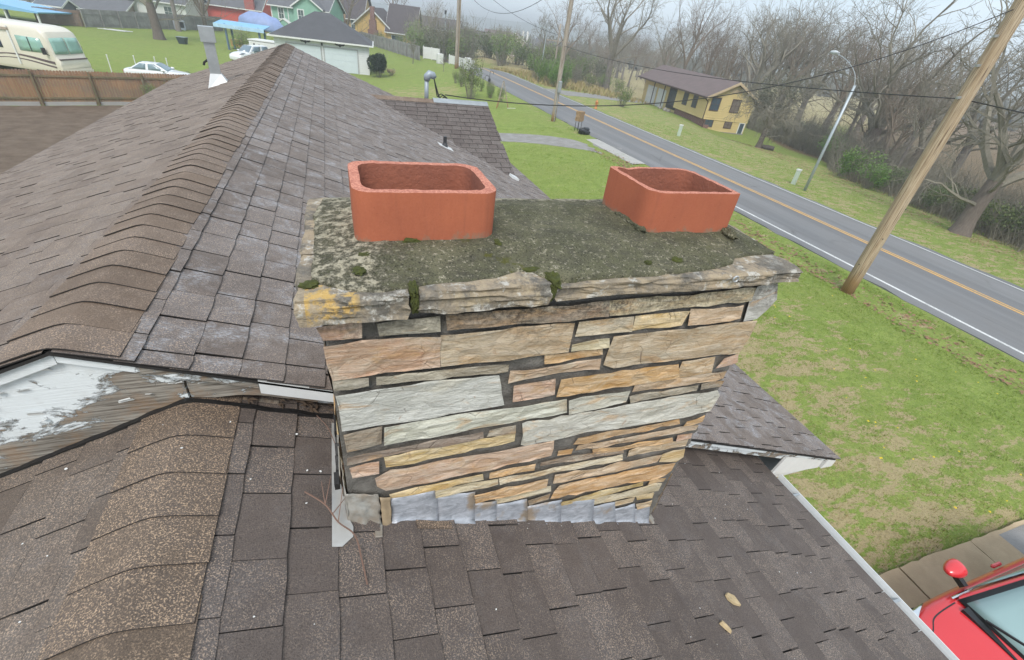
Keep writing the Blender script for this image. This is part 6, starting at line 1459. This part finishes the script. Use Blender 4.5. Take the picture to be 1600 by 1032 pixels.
# near wooden privacy fence
def plank_mat(name, a, b, c):
    n = N(name); p = n.pos(); rnd = n.math('FRACT', n.math('ADD', n.oi(), n.att('tab'))); g = n.noise(n.map(p, (6, 6, .6)), 2.0, 5, .7); f = n.noise(p, 1.1, 4, .65)
    col = n.mix(rnd, a, b); col = n.mix(n.ramp(f, (.42, 0.0), (.58, .95)), col, c); col = n.mix(.35, col, n.mix(g, tuple(x*.5 for x in a), tuple(min(1, x*1.3) for x in b)))
    return n.done(col, .9, n.bump(g, .5, .02), spec=.2)
M_CEDAR = plank_mat('cedar_fence', (0.27, 0.15, 0.085), (0.37, 0.22, 0.13), (0.20, 0.155, 0.125)); M_CEDARP = plank_mat('fence_post_wood', (0.19, 0.15, 0.085), (0.25, 0.19, 0.115), (0.13, 0.125, 0.07))
M_GREYF = plank_mat('grey_fence', (0.27, 0.26, 0.25), (0.35, 0.34, 0.33), (0.20, 0.19, 0.18)); M_BRNF = plank_mat('brown_fence', (0.24, 0.165, 0.12), (0.29, 0.20, 0.145), (0.18, 0.135, 0.11))
def fence(name, A, B_, h, mat, pmat, label, bay=2.4, pw=.135, ear=.04, rails=(.35, 1.45), side=-1, concrete=False, post_h=.0):
    A, B_ = Vector((*A, 0)), Vector((*B_, 0)); d = B_-A; L_ = d.length; d.normalize(); ang_ = math.atan2(d.y, d.x)
    t = empty(name, (A.x, A.y, gz(A.x, A.y)), ang_, label=label, cat='fence'); nb = int(math.ceil(L_/bay)); rnd = random.Random(len(label))
    for i in range(nb):
        x0 = i*bay; x1 = min(L_, x0+bay); q = A+d*((x0+x1)/2); dz = gz(q.x, q.y)-gz(A.x, A.y)
        m = MB(); x = x0+.01
        while x < x1-.03:
            w = min(pw-.008, x1-x); hh = h+rnd.uniform(-.015, .015); yj = rnd.uniform(-.004, .004); r = rnd.random()
            P = [(x, .05), (x+w, .05), (x+w, hh-ear), (x+w*.72, hh), (x+w*.28, hh), (x, hh-ear)]
            n0 = len(m.f); m.prism(P, lambda p, u: (p[0], u+yj, p[1]+dz), -.01, .01); m.att += [r]*(len(m.f)-n0); x += pw
        m.build('picket_panel', mat, t, attname='tab', kind='stuff')
        for z in rails: MB().box(x0, x1, side*.062, side*.022, z+dz, z+.09+dz).build('rail', pmat, t)
        MB().box(x0-.05, x0+.05, side*.17, side*.065, -.4+dz, h-.02+post_h+dz).build('post', pmat, t)
        if concrete: MB().box(x0+.1, x1-.1, side*.05, side*.015, -.1+dz, .2+dz).build('kick_board', M_CONC2, t)
    return t
fence('wooden_fence', (-24.5, 31.2), (-6.2, 38.75), 1.78, M_CEDAR, M_CEDARP, 'orange-brown wooden privacy fence along the bare back yard', 2.45, concrete=True)
fence('wooden_fence', (-33.8, 83.2), (-29.6, 84.7), 1.75, M_BRNF, M_BRNF, 'short brown fence section beside the blue shelter', 2.1)
fence('wooden_fence', (-29.4, 84.2), (-16.5, 102.5), 2.0, M_GREYF, M_GREYF, 'long grey privacy fence behind the left lawn', 2.4)
fence('wooden_fence', (6.2, 112.0), (12.1, 75.2), 1.8, M_GREYF, M_GREYF, 'weathered grey fence running away right of the garage', 2.4)
# white vinyl fence ends and cabinets by the road
def vinyl(x, y, ang_, n, h, label, w=1.6):
    t = empty('vinyl_fence', (x, y, gz(x, y)), ang_, label=label, cat='fence')
    for i in range(n):
        MB().box(i*w, i*w+w-.12, -.02, .02, .08, h).build('panel', M_WHT, t); MB().box(i*w-.1, i*w-.005, -.06, .06, -.2, h+.1).build('post', M_WHT, t)
vinyl(13.2, 78.5, -.55, 2, 1.55, 'white fence panels left of the farther pole', 1.3); vinyl(15.9, 73.0, -1.15, 3, 1.1, 'low pale fence at the bend beside the farther pole', 1.9)
for x, y, h, lab in ((16.9, 66.3, 1.35, 'white utility cabinet beside the farther pole'), (14.3, 71.8, 1.2, 'pale utility cabinet left of the farther pole')):
    t = empty('utility_cabinet', (x, y, gz(x, y)), .2, label=lab, cat='cabinet'); bevel(MB().box(-.4, .4, -.3, .3, 0, h).build('body', M_WHT, t), .03); MB().box(-.35, .35, -.33, -.302, .1, h-.1).build('door', M_WHT, t)
# white wire-fence posts behind the car
i = 0
for px, py, h, lab in ((-15.4, 46.0, 1.5, 'white fence stake just right of the motorhome'), (-14.0, 46.8, 1.5, 'white fence stake between motorhome and sedan'), (-12.9, 47.6, 1.45, 'white stake behind the left end of the sedan'), (-12.2, 47.9, 1.4, 'white stake behind the sedan roof')):
    t = empty('fence_stake', (px, py, gz(px, py)), label=lab, cat='stake'); MB().tube([(0, 0, -.2), (.03, 0, h)], .035, 6).build('stake', M_WHT, t); MB().lathe([(.05, 0), (.06, .03), (.0, .06)], 8).build('cap', M_WHT, t, (.03, 0, h))

# fire hydrant
t = empty('fire_hydrant', (24.35, 43.9, gz(24.35, 43.9)), label='faded orange fire hydrant on the far verge', cat='hydrant'); M_HYD = simple('hydrant_orange', (0.55, 0.22, 0.07), .6)
MB().lathe([(.16, 0), (.16, .06), (.11, .08), (.11, .55), (.15, .58), (.15, .63), (.11, .68), (.05, .76), (.04, .82)], 14).build('barrel', M_HYD, t, smooth=True)
for a in (0, pi/2, pi): MB().lathe([(.06, .08), (.06, .19), (.035, .20)], 10).build('nozzle', M_HYD, t, (0, 0, .48), (pi/2, 0, a))
# marker posts / pedestals
for x, y, lab in ((27.29, 34.09, 'pale green cable pedestal in front of the yellow house'), (26.41, 21.0, 'pale cable pedestal beside the street lamp')):
    t = empty('cable_pedestal', (x, y, gz(x, y)), .3, label=lab, cat='pedestal'); bevel(MB().box(-.11, .11, -.11, .11, -.1, .82).build('body', simple('pedestal_green', (0.52, 0.60, 0.50), .6) if 'pedestal_green' not in bpy.data.materials else bpy.data.materials['pedestal_green'], t), .03); MB().box(-.125, .125, -.125, .125, .821, .90).build('lid', M_WHT, t)
# tan roadside box on a stand, black bag under it
t = empty('roadside_box', (16.1, 31.0, gz(16.1, 31.0)), .5, label='tan weathered box on a thin stand beside the road', cat='box'); M_TANB = simple('weathered_tan', (0.33, 0.22, 0.12), .9, .4, 9, .5, 40)
bm = bmesh.new(); bmesh.ops.create_cube(bm, size=1.0); bmesh.ops.subdivide_edges(bm, edges=bm.edges, cuts=4, use_grid_fill=True)
for v in bm.verts: v.co = Vector((v.co.x*.52, v.co.y*.36, v.co.z*.62))*(1+.16*noise.noise(v.co*4)); v.co.z += .95
me_ = bpy.data.meshes.new('box_body'); bm.to_mesh(me_); bm.free(); me_.materials.append(M_TANB); link('box_body', me_, t)
for a, b in ((-.2, -.12), (.2, -.12), (.2, .12), (-.2, .12)): MB().tube([(a, b, -.1), (a*.95, b, .75)], .018, 6).build('leg', M_LATCH, t)
bm = bmesh.new(); bmesh.ops.create_icosphere(bm, subdivisions=4, radius=.33)
for v in bm.verts: v.co = Vector((v.co.x*1.25, v.co.y, max(-.16, v.co.z*.85)))*(1+.3*noise.noise(v.co*5)+.12*noise.noise(v.co*14))
me_ = bpy.data.meshes.new('black_bag'); bm.to_mesh(me_); bm.free(); me_.materials.append(simple('bag_plastic', (0.012, 0.014, 0.016), .35)); link('black_bag', me_, None, (16.15, 30.0, gz(16, 30)+.16), label='shiny black plastic bag lying on the verge by the drive', cat='bag')
# bird feeder, wooden easel-like stand, log by the tree, patio things on the left lawn
t = empty('bird_feeder', (13.83, 45.93, gz(13.83, 45.93)), label='dark bird feeder on a shepherd hook in the lawn', cat='bird feeder'); MB().tube(bez([(0, 0, -.1), (0, 0, 1.7), (.12, 0, 1.95), (.32, 0, 1.9), (.36, 0, 1.7)], 5), .018, 6).build('hook', M_LATCH, t); MB().tube(bez([(0, 0, 1.0), (-.1, 0, 1.5), (-.35, 0, 1.55), (-.4, 0, 1.3)], 5), .018, 6).build('hook_arm', M_LATCH, t); MB().lathe([(.02, 0), (.13, .05), (.10, .22), (.15, .25), (.02, .34)], 10).build('feeder', M_LATCH, t, (.0, 0, 1.05))
t = empty('wooden_trestle', (13.0, 39.2, gz(13, 39)), .3, label='grey wooden tripod stand leaning in the lawn', cat='stand')
for a, b in (((-.55, -.1, 0), (0, 0, 2.0)), ((.6, -.15, 0), (.02, 0, 2.0)), ((.1, .7, 0), (.01, .05, 1.95))): MB().bar(a, b, .06).build('leg', M_POLE2, t)
MB().bar((-.33, -.05, .8), (.35, -.08, .75), .05).build('brace', M_POLE2, t); MB().bar((.45, -.2, .02), (1.15, -.4, .05), .07).build('fallen_board', M_WHT, t)
t = empty('fallen_log', (39.55, 35.8, gz(39.5, 35.8)+.22), 2.3, label='dark fallen log beside the tree at the yellow house', cat='log'); MB().tube([(-.55, 0, 0), (0, .02, .02), (.55, 0, 0)], [.2, .22, .19], 12).build('bark', simple('dark_bark', (0.10, 0.085, 0.075), .95, .4, 10, .6, 40), t); MB().lathe([(.185, 0), (.17, .01)], 12).build('cut_end', M_TANB, t, (.55, 0, 0), (0, pi/2, 0))
t = empty('air_conditioner', (-21.4, 95.5, -1.45), .5, label='boxy grey machine with dark grille against the grey fence', cat='machine'); bevel(MB().box(-.75, .75, -.6, .6, .1, 1.35).build('casing', simple('machine_grey', (.42, .45, .52), .5), t), .06); MB().box(-.55, .55, -.63, -.602, .4, 1.15).build('grille', M_BLACK, t)
for a in (-.5, .5): MB().lathe([(.12, -.05), (.17, 0), (.12, .05)], 10).build('foot_wheel', M_WHT, t, (a, -.5, .12), (pi/2, 0, 0))
t = empty('water_trough', (-16.9, 75.5, -1.4), -.3, label='dark green tub standing on the left lawn', cat='tub'); m = MB(); m.v = [(-.35, -.3, 0), (.35, -.3, 0), (.35, .3, 0), (-.35, .3, 0), (-.5, -.4, .7), (.5, -.4, .7), (.5, .4, .7), (-.5, .4, .7)]; m.f = [(3, 2, 1, 0), (0, 1, 5, 4), (1, 2, 6, 5), (2, 3, 7, 6), (3, 0, 4, 7), (4, 5, 6, 7)]; m.build('tub_body', simple('tub_green', (.03, .05, .05), .5), t); MB().box(-.53, .53, -.43, .43, .71, .76).build('tub_rim', simple('tub_rim_grey', (.25, .3, .3), .5), t)
t = empty('stacked_boards', (-26.5, 83.5, -1.38), -.25, label='pale boards lying on the grass before the grey fence', cat='boards')
for k in range(3): MB().box(-1.6+k*.5, 1.6+k*.3, k*.3, k*.3+.2, .02+.01*k, .08+.01*k).build('board', M_WHT, t)
# ================================================================ trees and shrubs
def bark_mat(name, a, b):
    n = N(name); p = n.pos(); g = n.noise(n.map(p, (5, 5, 1)), 3, 5, .7); r = n.oi(); col = n.mix(n.ramp(g, (.35, 0.0), (.65, 1.0)), a, b); col = n.mix(n.math('MULTIPLY', r, .35), col, tuple(x*.6 for x in a))
    return n.done(col, .95, n.bump(g, .7, .03), spec=.15)
M_BARK = bark_mat('grey_bark', (0.155, 0.135, 0.118), (0.25, 0.22, 0.195)); M_TWIG = bark_mat('twig_bark', (0.205, 0.185, 0.145), (0.285, 0.26, 0.21))
M_BARK2 = bark_mat('brown_bark', (0.135, 0.11, 0.092), (0.21, 0.175, 0.148)); M_TWIG2 = bark_mat('reddish_twig', (0.215, 0.17, 0.13), (0.29, 0.235, 0.185))
def leaf_mat(name, a, b):
    n = N(name); r = n.att('tab'); r2 = n.oi(); col = n.mix(r, a, b); col = n.hsv(col, n.math('ADD', .49, n.math('MULTIPLY', r2, .02)), 1.0, n.math('ADD', .85, n.math('MULTIPLY', r2, .3)))
    n.p.inputs['Subsurface Weight'].default_value = 0.0
    return n.done(col, .7, spec=.25)
L_BUD = leaf_mat('bud_green', (0.10, 0.16, 0.04), (0.22, 0.28, 0.09)); L_DARK = leaf_mat('evergreen_leaf', (0.012, 0.028, 0.014), (0.035, 0.06, 0.028)); L_OLIVE = leaf_mat('olive_leaf', (0.07, 0.10, 0.035), (0.15, 0.18, 0.07)); L_GREY = leaf_mat('grey_green_leaf', (0.10, 0.11, 0.075), (0.19, 0.19, 0.13)); L_BRIGHT = leaf_mat('bright_leaf', (0.075, 0.17, 0.03), (0.17, 0.27, 0.06))
def rvec(r): return Vector((r.gauss(0, 1), r.gauss(0, 1), r.gauss(0, 1))).normalized()
def tree_meshes(seed, h, r0, fork, limbs, spread, depth, kids, ratio, up=.25, wig=.18, tmin=.010, droop=0.0, name='tree'):
    """tapered trunk forking into limbs, branches and twigs; returns (trunk, crown) meshes"""
    r = random.Random(seed); T = MB(); C_ = MB()
    def path(p, d, L_, n, w, u):
        P = [p.copy()]; dd = d.copy()
        for i in range(n):
            dd = (dd+rvec(r)*w+Vector((0, 0, u))*.5).normalized(); p = p+dd*L_/n; P.append(p.copy())
        return P, dd
    def grow(p, d, L_, rad, lv):
        n = 5 if lv <= 1 else (4 if lv == 2 else (3 if lv == 3 else 2))
        u = up*(.55 if lv < 3 else .3)-droop*(lv >= 2)*.8
        P, de = path(p, d, L_, n, wig*(.8+.25*lv), u)
        rr = [max(tmin*.75, rad*(1-(.62 if lv < depth else .6)*k/n)) for k in range(n+1)]
        C_.tube(P, rr, 6 if lv <= 1 else (4 if lv == 2 else 3), cap=False)
        if lv >= depth: return
        k = kids[min(lv, len(kids)-1)]; k = max(1, int(round(k*r.uniform(.8, 1.25))))
        for j in range(k):
            t = r.uniform(.28, 1.0) if j else 1.0
            f = t*n; i0 = min(int(f), n-1); q = P[i0].lerp(P[i0+1], f-i0); dl = (P[i0+1]-P[i0]).normalized()
            ax = dl.orthogonal().normalized(); ax.rotate(Matrix.Rotation(r.uniform(0, 6.28), 3, dl))
            a = radians(r.uniform(22, 58)) if j else radians(r.uniform(5, 20)); nd = (dl*cos(a)+ax*sin(a)).normalized()
            grow(q, nd, L_*ratio*r.uniform(.65, 1.2)*(1.0 if j == 0 else (1.15-.4*t)), max(tmin, rr[i0]*(.74 if j == 0 else r.uniform(.42, .62))), lv+1)
    d0 = Vector((r.uniform(-.08, .08), r.uniform(-.08, .08), 1)).normalized(); hf = h*fork
    P, de = path(Vector((0, 0, -.3)), d0, hf+.3, 6, .06, .1)
    rr = [r0*(1.45 if k == 0 else (1.12 if k == 1 else 1-.22*k/6)) for k in range(7)]; T.tube(P, rr, 10, cap=False)
    for j in range(limbs):
        a = 6.28*(j+r.uniform(-.25, .25))/limbs; s = spread*r.uniform(.55, 1.2)*(0.25 if j == 0 else 1); nd = (de+Vector((cos(a)*s, sin(a)*s, 0))).normalized()
        q = P[-1] if j < 3 else P[-2].lerp(P[-1], r.uniform(0, 1))
        grow(q-nd*.1, nd, (h-hf)*r.uniform(.40, .55), r0*r.uniform(.48, .66), 1)
    for j in range(2):   # low side branches
        q = P[3].lerp(P[5], r.random()); a = r.uniform(0, 6.28); grow(q, Vector((cos(a), sin(a), .35)).normalized(), (h-hf)*.3, r0*.25, 2)
    return T, C_
def leaf_cloud(m, centre, rad, n, size, r, shell=.55, flat=1.0):
    """leaf-sized faces through an ellipsoid, thinned by noise so that gaps stay open"""
    c = Vector(centre); k = 0; tries = 0
    while k < n and tries < n*5:
        tries += 1; d = rvec(r); t = (shell+(1-shell)*r.random())**.8*(.82+.25*noise.noise(d*2.2+c)); p = Vector((d.x*rad[0]*t, d.y*rad[1]*t, d.z*rad[2]*t))+c
        if shell < .7 and noise.noise(p*1.3/max(.5, rad[0]*.45)) < -.18: continue
        s = size*r.uniform(.6, 1.4); a = rvec(r); b = a.orthogonal().normalized(); e = a.cross(b)
        m.v += [tuple(p-b*s), tuple(p+e*s*.55), tuple(p+b*s), tuple(p-e*s*.55)]; q = len(m.v)-4; m.f.append((q, q+1, q+2, q+3)); m.att.append(min(1, max(0, r.random()*.7+.3*(d.z*.5+.5)))); k += 1
PROTO = {}
def proto(key, bark, twig, **k):
    T, C_ = tree_meshes(**k); PROTO[key] = (T.mesh('trunk', bark, smooth=True), C_.mesh('crown', twig), len(C_.f))
proto('oak', M_BARK, M_TWIG, seed=11, h=15, r0=.42, fork=.26, limbs=5, spread=.75, depth=5, kids=[0, 5, 4, 4, 4], ratio=.66, up=.22, tmin=.012)
proto('spread', M_BARK2, M_TWIG, seed=5, h=15, r0=.50, fork=.22, limbs=5, spread=.95, depth=5, kids=[0, 5, 5, 4, 3], ratio=.66, up=.18, wig=.22, tmin=.012)
proto('tall', M_BARK, M_TWIG2, seed=23, h=15, r0=.26, fork=.34, limbs=4, spread=.42, depth=5, kids=[0, 5, 4, 4, 3], ratio=.62, up=.4, tmin=.011)
proto('vase', M_BARK2, M_TWIG2, seed=31, h=14, r0=.30, fork=.14, limbs=6, spread=.55, depth=5, kids=[0, 4, 4, 4, 3], ratio=.64, up=.45, tmin=.011)
proto('slim', M_BARK, M_TWIG, seed=44, h=12, r0=.16, fork=.4, limbs=4, spread=.5, depth=4, kids=[0, 6, 5, 5], ratio=.60, up=.35, tmin=.014)
proto('twiggy', M_BARK2, M_TWIG, seed=52, h=9, r0=.30, fork=.22, limbs=7, spread=1.0, depth=5, kids=[0, 6, 5, 5, 3], ratio=.66, up=.1, droop=.35, wig=.3, tmin=.014)
proto('small', M_BARK, M_TWIG, seed=61, h=3.4, r0=.055, fork=.36, limbs=5, spread=.7, depth=4, kids=[0, 5, 4, 4], ratio=.62, up=.3, tmin=.007)
def tree(key, x, y, s, rz, label, group=None, name='bare_tree', lean=(0, 0), sz=1.0, leaves=None):
    t = empty(name, (x, y, gz(x, y)), rz, label=label, cat='tree', group=group); t.scale = (s, s, s*sz); t.rotation_euler = (lean[0], lean[1], rz)
    a, b, n = PROTO[key]; link('trunk', a, t); link('crown', b, t)
    if leaves:
        lm, num, size, rad, zc = leaves; m = MB(); r = random.Random(int(x*7+y)); leaf_cloud(m, (0, 0, zc), rad, num, size, r, .35); m.build('leaves', lm, t, attname='tab')
    return t
tree('oak', 42.7, 75.06, 1.28, .6, 'tall spreading bare tree left of the yellow house')
tree('twiggy', 38.94, 36.45, .92, 1.0, 'dense drooping grey-green tree in front of the yellow house gable', leaves=(L_GREY, 2600, .07, (3.0, 3.0, 2.6), 5.2))
tree('spread', 46.5, 31.0, 1.12, 2.2, 'large forked bare tree rising behind the street lamp', lean=(.0, .06))
tree('spread', 31.28, 13.96, .85, .4, 'thick leaning trunk with grey twigs at the right edge of the woods', lean=(-.05, .16))
tree('spread', -19.95, 78.22, 1.15, 4.1, 'thick-trunked bare tree alone on the left lawn'); tree('tall', -21.0, 93.0, 1.2, 1.0, 'slender forked tree before the red house'); tree('vase', -18.3, 98.0, 1.15, 2.0, 'multi-trunked bare tree beside the blue shed roof')
tree('vase', 3.4, 104.0, 1.2, .9, 'forked dark tree between the tan and ochre houses'); tree('small', 10.63, 72.01, 1.0, .3, 'small bare sapling on the lawn right of the garage', leaves=(L_GREY, 260, .05, (.9, .9, .7), 2.4)); tree('small', 13.0, 63.0, .55, 1.3, 'tiny young tree near the roadside cabinets')
rt = random.Random(77)
WOODS = 'bare trees of the woods across the road'; WL = 'bare grey tree crowded in the woods across the road'
placed = []
SHAPE = dict(tall='slender upright bare tree', vase='many-stemmed bare tree', oak='broad-crowned bare tree', slim='thin whip-like bare tree', spread='wide-branching bare tree')
def zone_of(x, y):
    d = Vector((x, y, 2))-EYE; px = 800+FPX*d.dot(CR)/d.dot(CF); near = 'at the front of the woods' if x < 41+.34*(y-10) else 'deep in the woods'
    z = 'right of the yellow house' if px < 1230 else ('left of the street lamp' if px < 1300 else ('between lamp and nearest pole' if px < 1420 else ('behind the nearest pole' if px < 1540 else 'right of the nearest pole')))
    return near+' '+z
def spot(fx, n, dmin):
    out = []; tries = 0
    while len(out) < n and tries < 4000:
        tries += 1; x, y = fx()
        if all((x-a)**2+(y-b)**2 > dmin*dmin for a, b in placed): placed.append((x, y)); out.append((x, y))
    return out
def f1_():
    y = rt.uniform(3, 52); return 35.0+.34*(y-10)+5*sst(26, 36, y)+abs(rt.gauss(0, 9)), y
for i, (x, y) in enumerate(spot(f1_, 20, 3.6)):
    key = rt.choice(('tall', 'vase', 'oak', 'slim', 'tall', 'vase', 'spread'))
    tree(key, x, y, rt.uniform(.75, 1.12), rt.uniform(0, 6.28), SHAPE[key]+' '+zone_of(x, y), WOODS, lean=(rt.uniform(-.07, .07), rt.uniform(-.07, .07)))
WL2 = 'bare tree standing behind the yellow house roof'; 
def f2_(): return rt.uniform(50, 74), rt.uniform(50, 84)
for x, y in spot(f2_, 18, 3.8):
    key = rt.choice(('tall', 'vase', 'oak', 'slim')); tree(key, x, y, rt.uniform(.9, 1.25), rt.uniform(0, 6.28), SHAPE[key]+' standing behind the yellow house roof', 'bare trees behind the yellow house')
WL3 = 'hazy bare tree in the distance beyond the straw field'
def f3_(): 
    y = rt.uniform(92, 150); return rt.uniform(30, 40)+(y-60)*.55+rt.uniform(-6, 22), y
for x, y in spot(f3_, 24, 4):
    key = rt.choice(('tall', 'vase', 'slim', 'oak')); tree(key, x, y, rt.uniform(.55, .9), rt.uniform(0, 6.28), 'hazy '+SHAPE[key]+' beyond the straw field', 'hazy trees beyond the field')
for x, y, k, s, lab in ((29.5, 73.0, 'slim', .75, 'slim bare tree just right of the gravel-drive pole'), (33.5, 72.5, 'tall', .8, 'thin bare tree left of the tall spreading tree'), (24.0, 128, 'vase', .8, 'feathery bare tree above the far white house'), (14, 118, 'tall', .85, 'hazy bare tree behind the ochre wing'), (-44, 108, 'oak', .7, 'bare tree beside the low brick ranch')): tree(k, x, y, s, rt.uniform(0, 6), lab)
# distant wood on the skyline that reads as one mass
def far_wood():
    m = MB(); r = random.Random(19)
    for _ in range(2600):
        a = radians(r.uniform(-32, 95)); d = r.uniform(190, 560); x, y = d*sin(a), d*cos(a); z = gz(x, y)-1.5; h = r.uniform(4, 9); w = h*r.uniform(.22, .4)
        if d < 230 and 5 < math.degrees(a) < 22: continue
        for k in range(4):
            t = r.uniform(0, 6.28); q = [(x+w*cos(t+j*2.09)*r.uniform(.5, 1), y+w*sin(t+j*2.09)*r.uniform(.5, 1), z+h*r.uniform(.15, .75)) for j in range(3)]+[(x+r.uniform(-.4, .4)*w, y, z+h*r.uniform(.85, 1.1))]
            m.add(q, [(0, 1, 3), (1, 2, 3), (2, 0, 3)])
    return m.build('far_wood', bark_mat('far_wood_tone', (0.10, 0.10, 0.075), (0.15, 0.14, 0.11)), label='distant hazy woodland along the skyline', cat='woodland', kind='stuff')
far_wood()
# tangle of saplings and vines under the trees
def undergrowth():
    r = random.Random(3); m = MB()
    for _ in range(27000):
        y = r.uniform(2, 54); x = 31.8+.335*(y-10)+6.5*sst(26, 36, y)+abs(r.gauss(0, 8.5)); z = gz(x, y); h = r.uniform(.8, 4.0)*(1 if x > 35+.3*(y-10) else .55); w = r.uniform(.008, .022); p = Vector((x, y, z)); d = (Vector((0, 0, 1))+rvec(r)*.45).normalized(); b = rvec(r); b.z = 0
        if (x-38.9)**2+(y-36.5)**2 < 9: continue
        n = 4; prev = None
        for k in range(n+1):
            ww = w*(1-.8*k/n); i = len(m.v); m.v += [tuple(p-b*ww), tuple(p+b*ww)]
            if prev is not None: m.f.append((prev, prev+1, i+1, i)); m.att.append(r.random())
            prev = i; d = (d+rvec(r)*.34+Vector((0, 0, -.12*k))).normalized(); p = p+d*h/n
    return m.build('undergrowth', bark_mat('undergrowth_stem', (0.19, 0.175, 0.135), (0.27, 0.25, 0.195)), label='tangled grey-brown brush under the trees across the road', cat='brush', kind='stuff')
undergrowth()
# shrubs: stems with leaf-sized faces
def shrub_mesh(seed, rad, hgt, nl, size, lm, stems=14, shell=.3, twigm=None):
    r = random.Random(seed); S = MB(); m = MB()
    for _ in range(stems):
        a = r.uniform(0, 6.28); s = r.uniform(.1, .9); p0 = Vector((cos(a)*rad*.2*s, sin(a)*rad*.2*s, -.1)); p2 = Vector((cos(a)*rad*s, sin(a)*rad*s, hgt*r.uniform(.55, 1.02))); S.tube([p0, p0.lerp(p2, .5)+rvec(r)*rad*.1, p2], [.022, .014, .006], 4, cap=False)
        for _ in range(5):
            q = p0.lerp(p2, r.uniform(.4, 1)); S.tube([q, q+rvec(r)*rad*.3+Vector((0, 0, hgt*.12))], [.010, .005], 3, cap=False)
    for _ in range(5):
        a = r.uniform(0, 6.28); leaf_cloud(m, (cos(a)*rad*.4, sin(a)*rad*.4, hgt*r.uniform(.4, .68)), (rad*.62, rad*.62, hgt*.40), nl//5, size, r, shell)
    return S.mesh('stems', twigm or M_TWIG), m.mesh('foliage', lm, attname='tab')
SHR = dict(bud=shrub_mesh(1, 1.5, 2.6, 1500, .055, L_BUD, 22), olive=shrub_mesh(2, 1.6, 2.2, 1900, .06, L_OLIVE, 16), dark=shrub_mesh(3, 1.05, 2.0, 7000, .055, L_DARK, 10, .72), grey=shrub_mesh(4, 1.8, 3.2, 900, .05, L_GREY, 34), bright=shrub_mesh(5, 1.5, 2.8, 2200, .06, L_BRIGHT, 18), straw=shrub_mesh(6, .8, .9, 700, .06, leaf_mat('straw_leaf', (0.38, 0.30, 0.18), (0.52, 0.43, 0.28)), 26))
def shrub(key, x, y, s, label, group=None, sz=1.0, name='shrub', rz=None):
    t = empty(name, (x, y, gz(x, y)), rz if rz is not None else rt.uniform(0, 6.28), label=label, cat='shrub', group=group); t.scale = (s, s, s*sz); link('stems', SHR[key][0], t); link('foliage', SHR[key][1], t); return t
shrub('dark', 4.95, 60.0, 1.22, 'dark clipped evergreen bush at the garage corner', sz=1.05); shrub('straw', 5.6, 63.5, 1.2, 'pale dry ornamental grass clump behind the dark bush'); shrub('straw', 6.6, 61.5, .8, 'low straw-coloured clump right of the dark bush')
shrub('bud', 11.6, 43.98, .95, 'thin upright budding shrub in the neighbour lawn', sz=1.5)
for x, y, s, lab in ((36.9, 24.6, 1.15, 'mid-green bush left of the street lamp foot'), (38.6, 22.8, 1.1, 'olive bush behind the street lamp'), (35.6, 22.6, .85, 'bright low bush between lamp and woods'), (45.2, 33.4, 1.2, 'green bush at the wood edge right of the yellow house')): shrub('olive' if 'olive' in lab else 'bright', x, y, s, lab, sz=.8)
for i in range(34):
    y = rt.uniform(4, 46); x = 32.4+.33*(y-10)+6.5*sst(26, 36, y)+rt.uniform(0, 4); shrub(rt.choice(('grey', 'grey', 'olive')), x, y, rt.uniform(.6, 1.15), 'grey scrubby shrub along the front of the woods', 'scrub along the wood edge')
for i in range(7):
    shrub('bright', 25.9+rt.uniform(0, 4.4), 60.5+rt.uniform(0, 7), rt.uniform(.8, 1.15), 'fresh green thicket shrub right of the gravel-drive pole', 'green shrubs right of the gravel-drive pole', 1.25)
for i in range(58):
    y = rt.uniform(82, 104); x = 15+(y-80)*.12+rt.uniform(-3, 32); shrub(rt.choice(('bud', 'grey', 'bud', 'olive')), x, y, rt.uniform(1.2, 2.2), 'leafing shrub in the hedge beyond the road bend', 'hedge shrubs beyond the road bend', 1.1)
for i in range(8):
    shrub(rt.choice(('grey', 'bud')), rt.uniform(31, 46), rt.uniform(72, 84), rt.uniform(.7, 1.1), 'scrubby bush in the straw field under the bare trees', 'bushes in the straw field')
for x, y, lab in ((-9.8, 72.3, 'thin green bush in front of the blue-roofed shed'), (11.8, 93, 'green budding bush over the grey fence'), (9.0, 101, 'tall budding shrub beside the ochre wing'), (31.5, 51.0, 'small bush beside the far driveway')): shrub('bud', x, y, 1.0, lab)
# seedlings along the neighbour verge
for i in range(9):
    x, y = 12.6+rt.uniform(-.5, 1.6), rt.uniform(42, 58); shrub('bud', x, y, .35, 'little weedy shrub along the neighbour verge', 'weedy shrubs on the verge', 1.4)
for i, (x, y) in enumerate(((-9.5, 36.8), (-8.3, 37.2), (-7.6, 36.6), (-10.4, 36.0))): shrub('bud', x, y, .4, 'spindly bare weed at the foot of the wooden fence', 'weeds at the wooden fence', 1.6)
# ================================================================ damp spring air
m = MB().box(-3600, 3600, -3200, 4700, -60, 26)
hz = N('haze_air'); hz.t.nodes.remove(hz.p); pv = hz.t.nodes.new('ShaderNodeVolumePrincipled')
pv.inputs['Color'].default_value = (0.95, 0.98, 1.0, 1); pv.inputs['Density'].default_value = 0.0016; pv.inputs['Anisotropy'].default_value = 0.2
hz.t.links.new(pv.outputs[0], hz.out.inputs['Volume'])
m.build('haze', hz.m, kind='stuff', label='thin pale haze in the air over the neighbourhood', cat='haze')
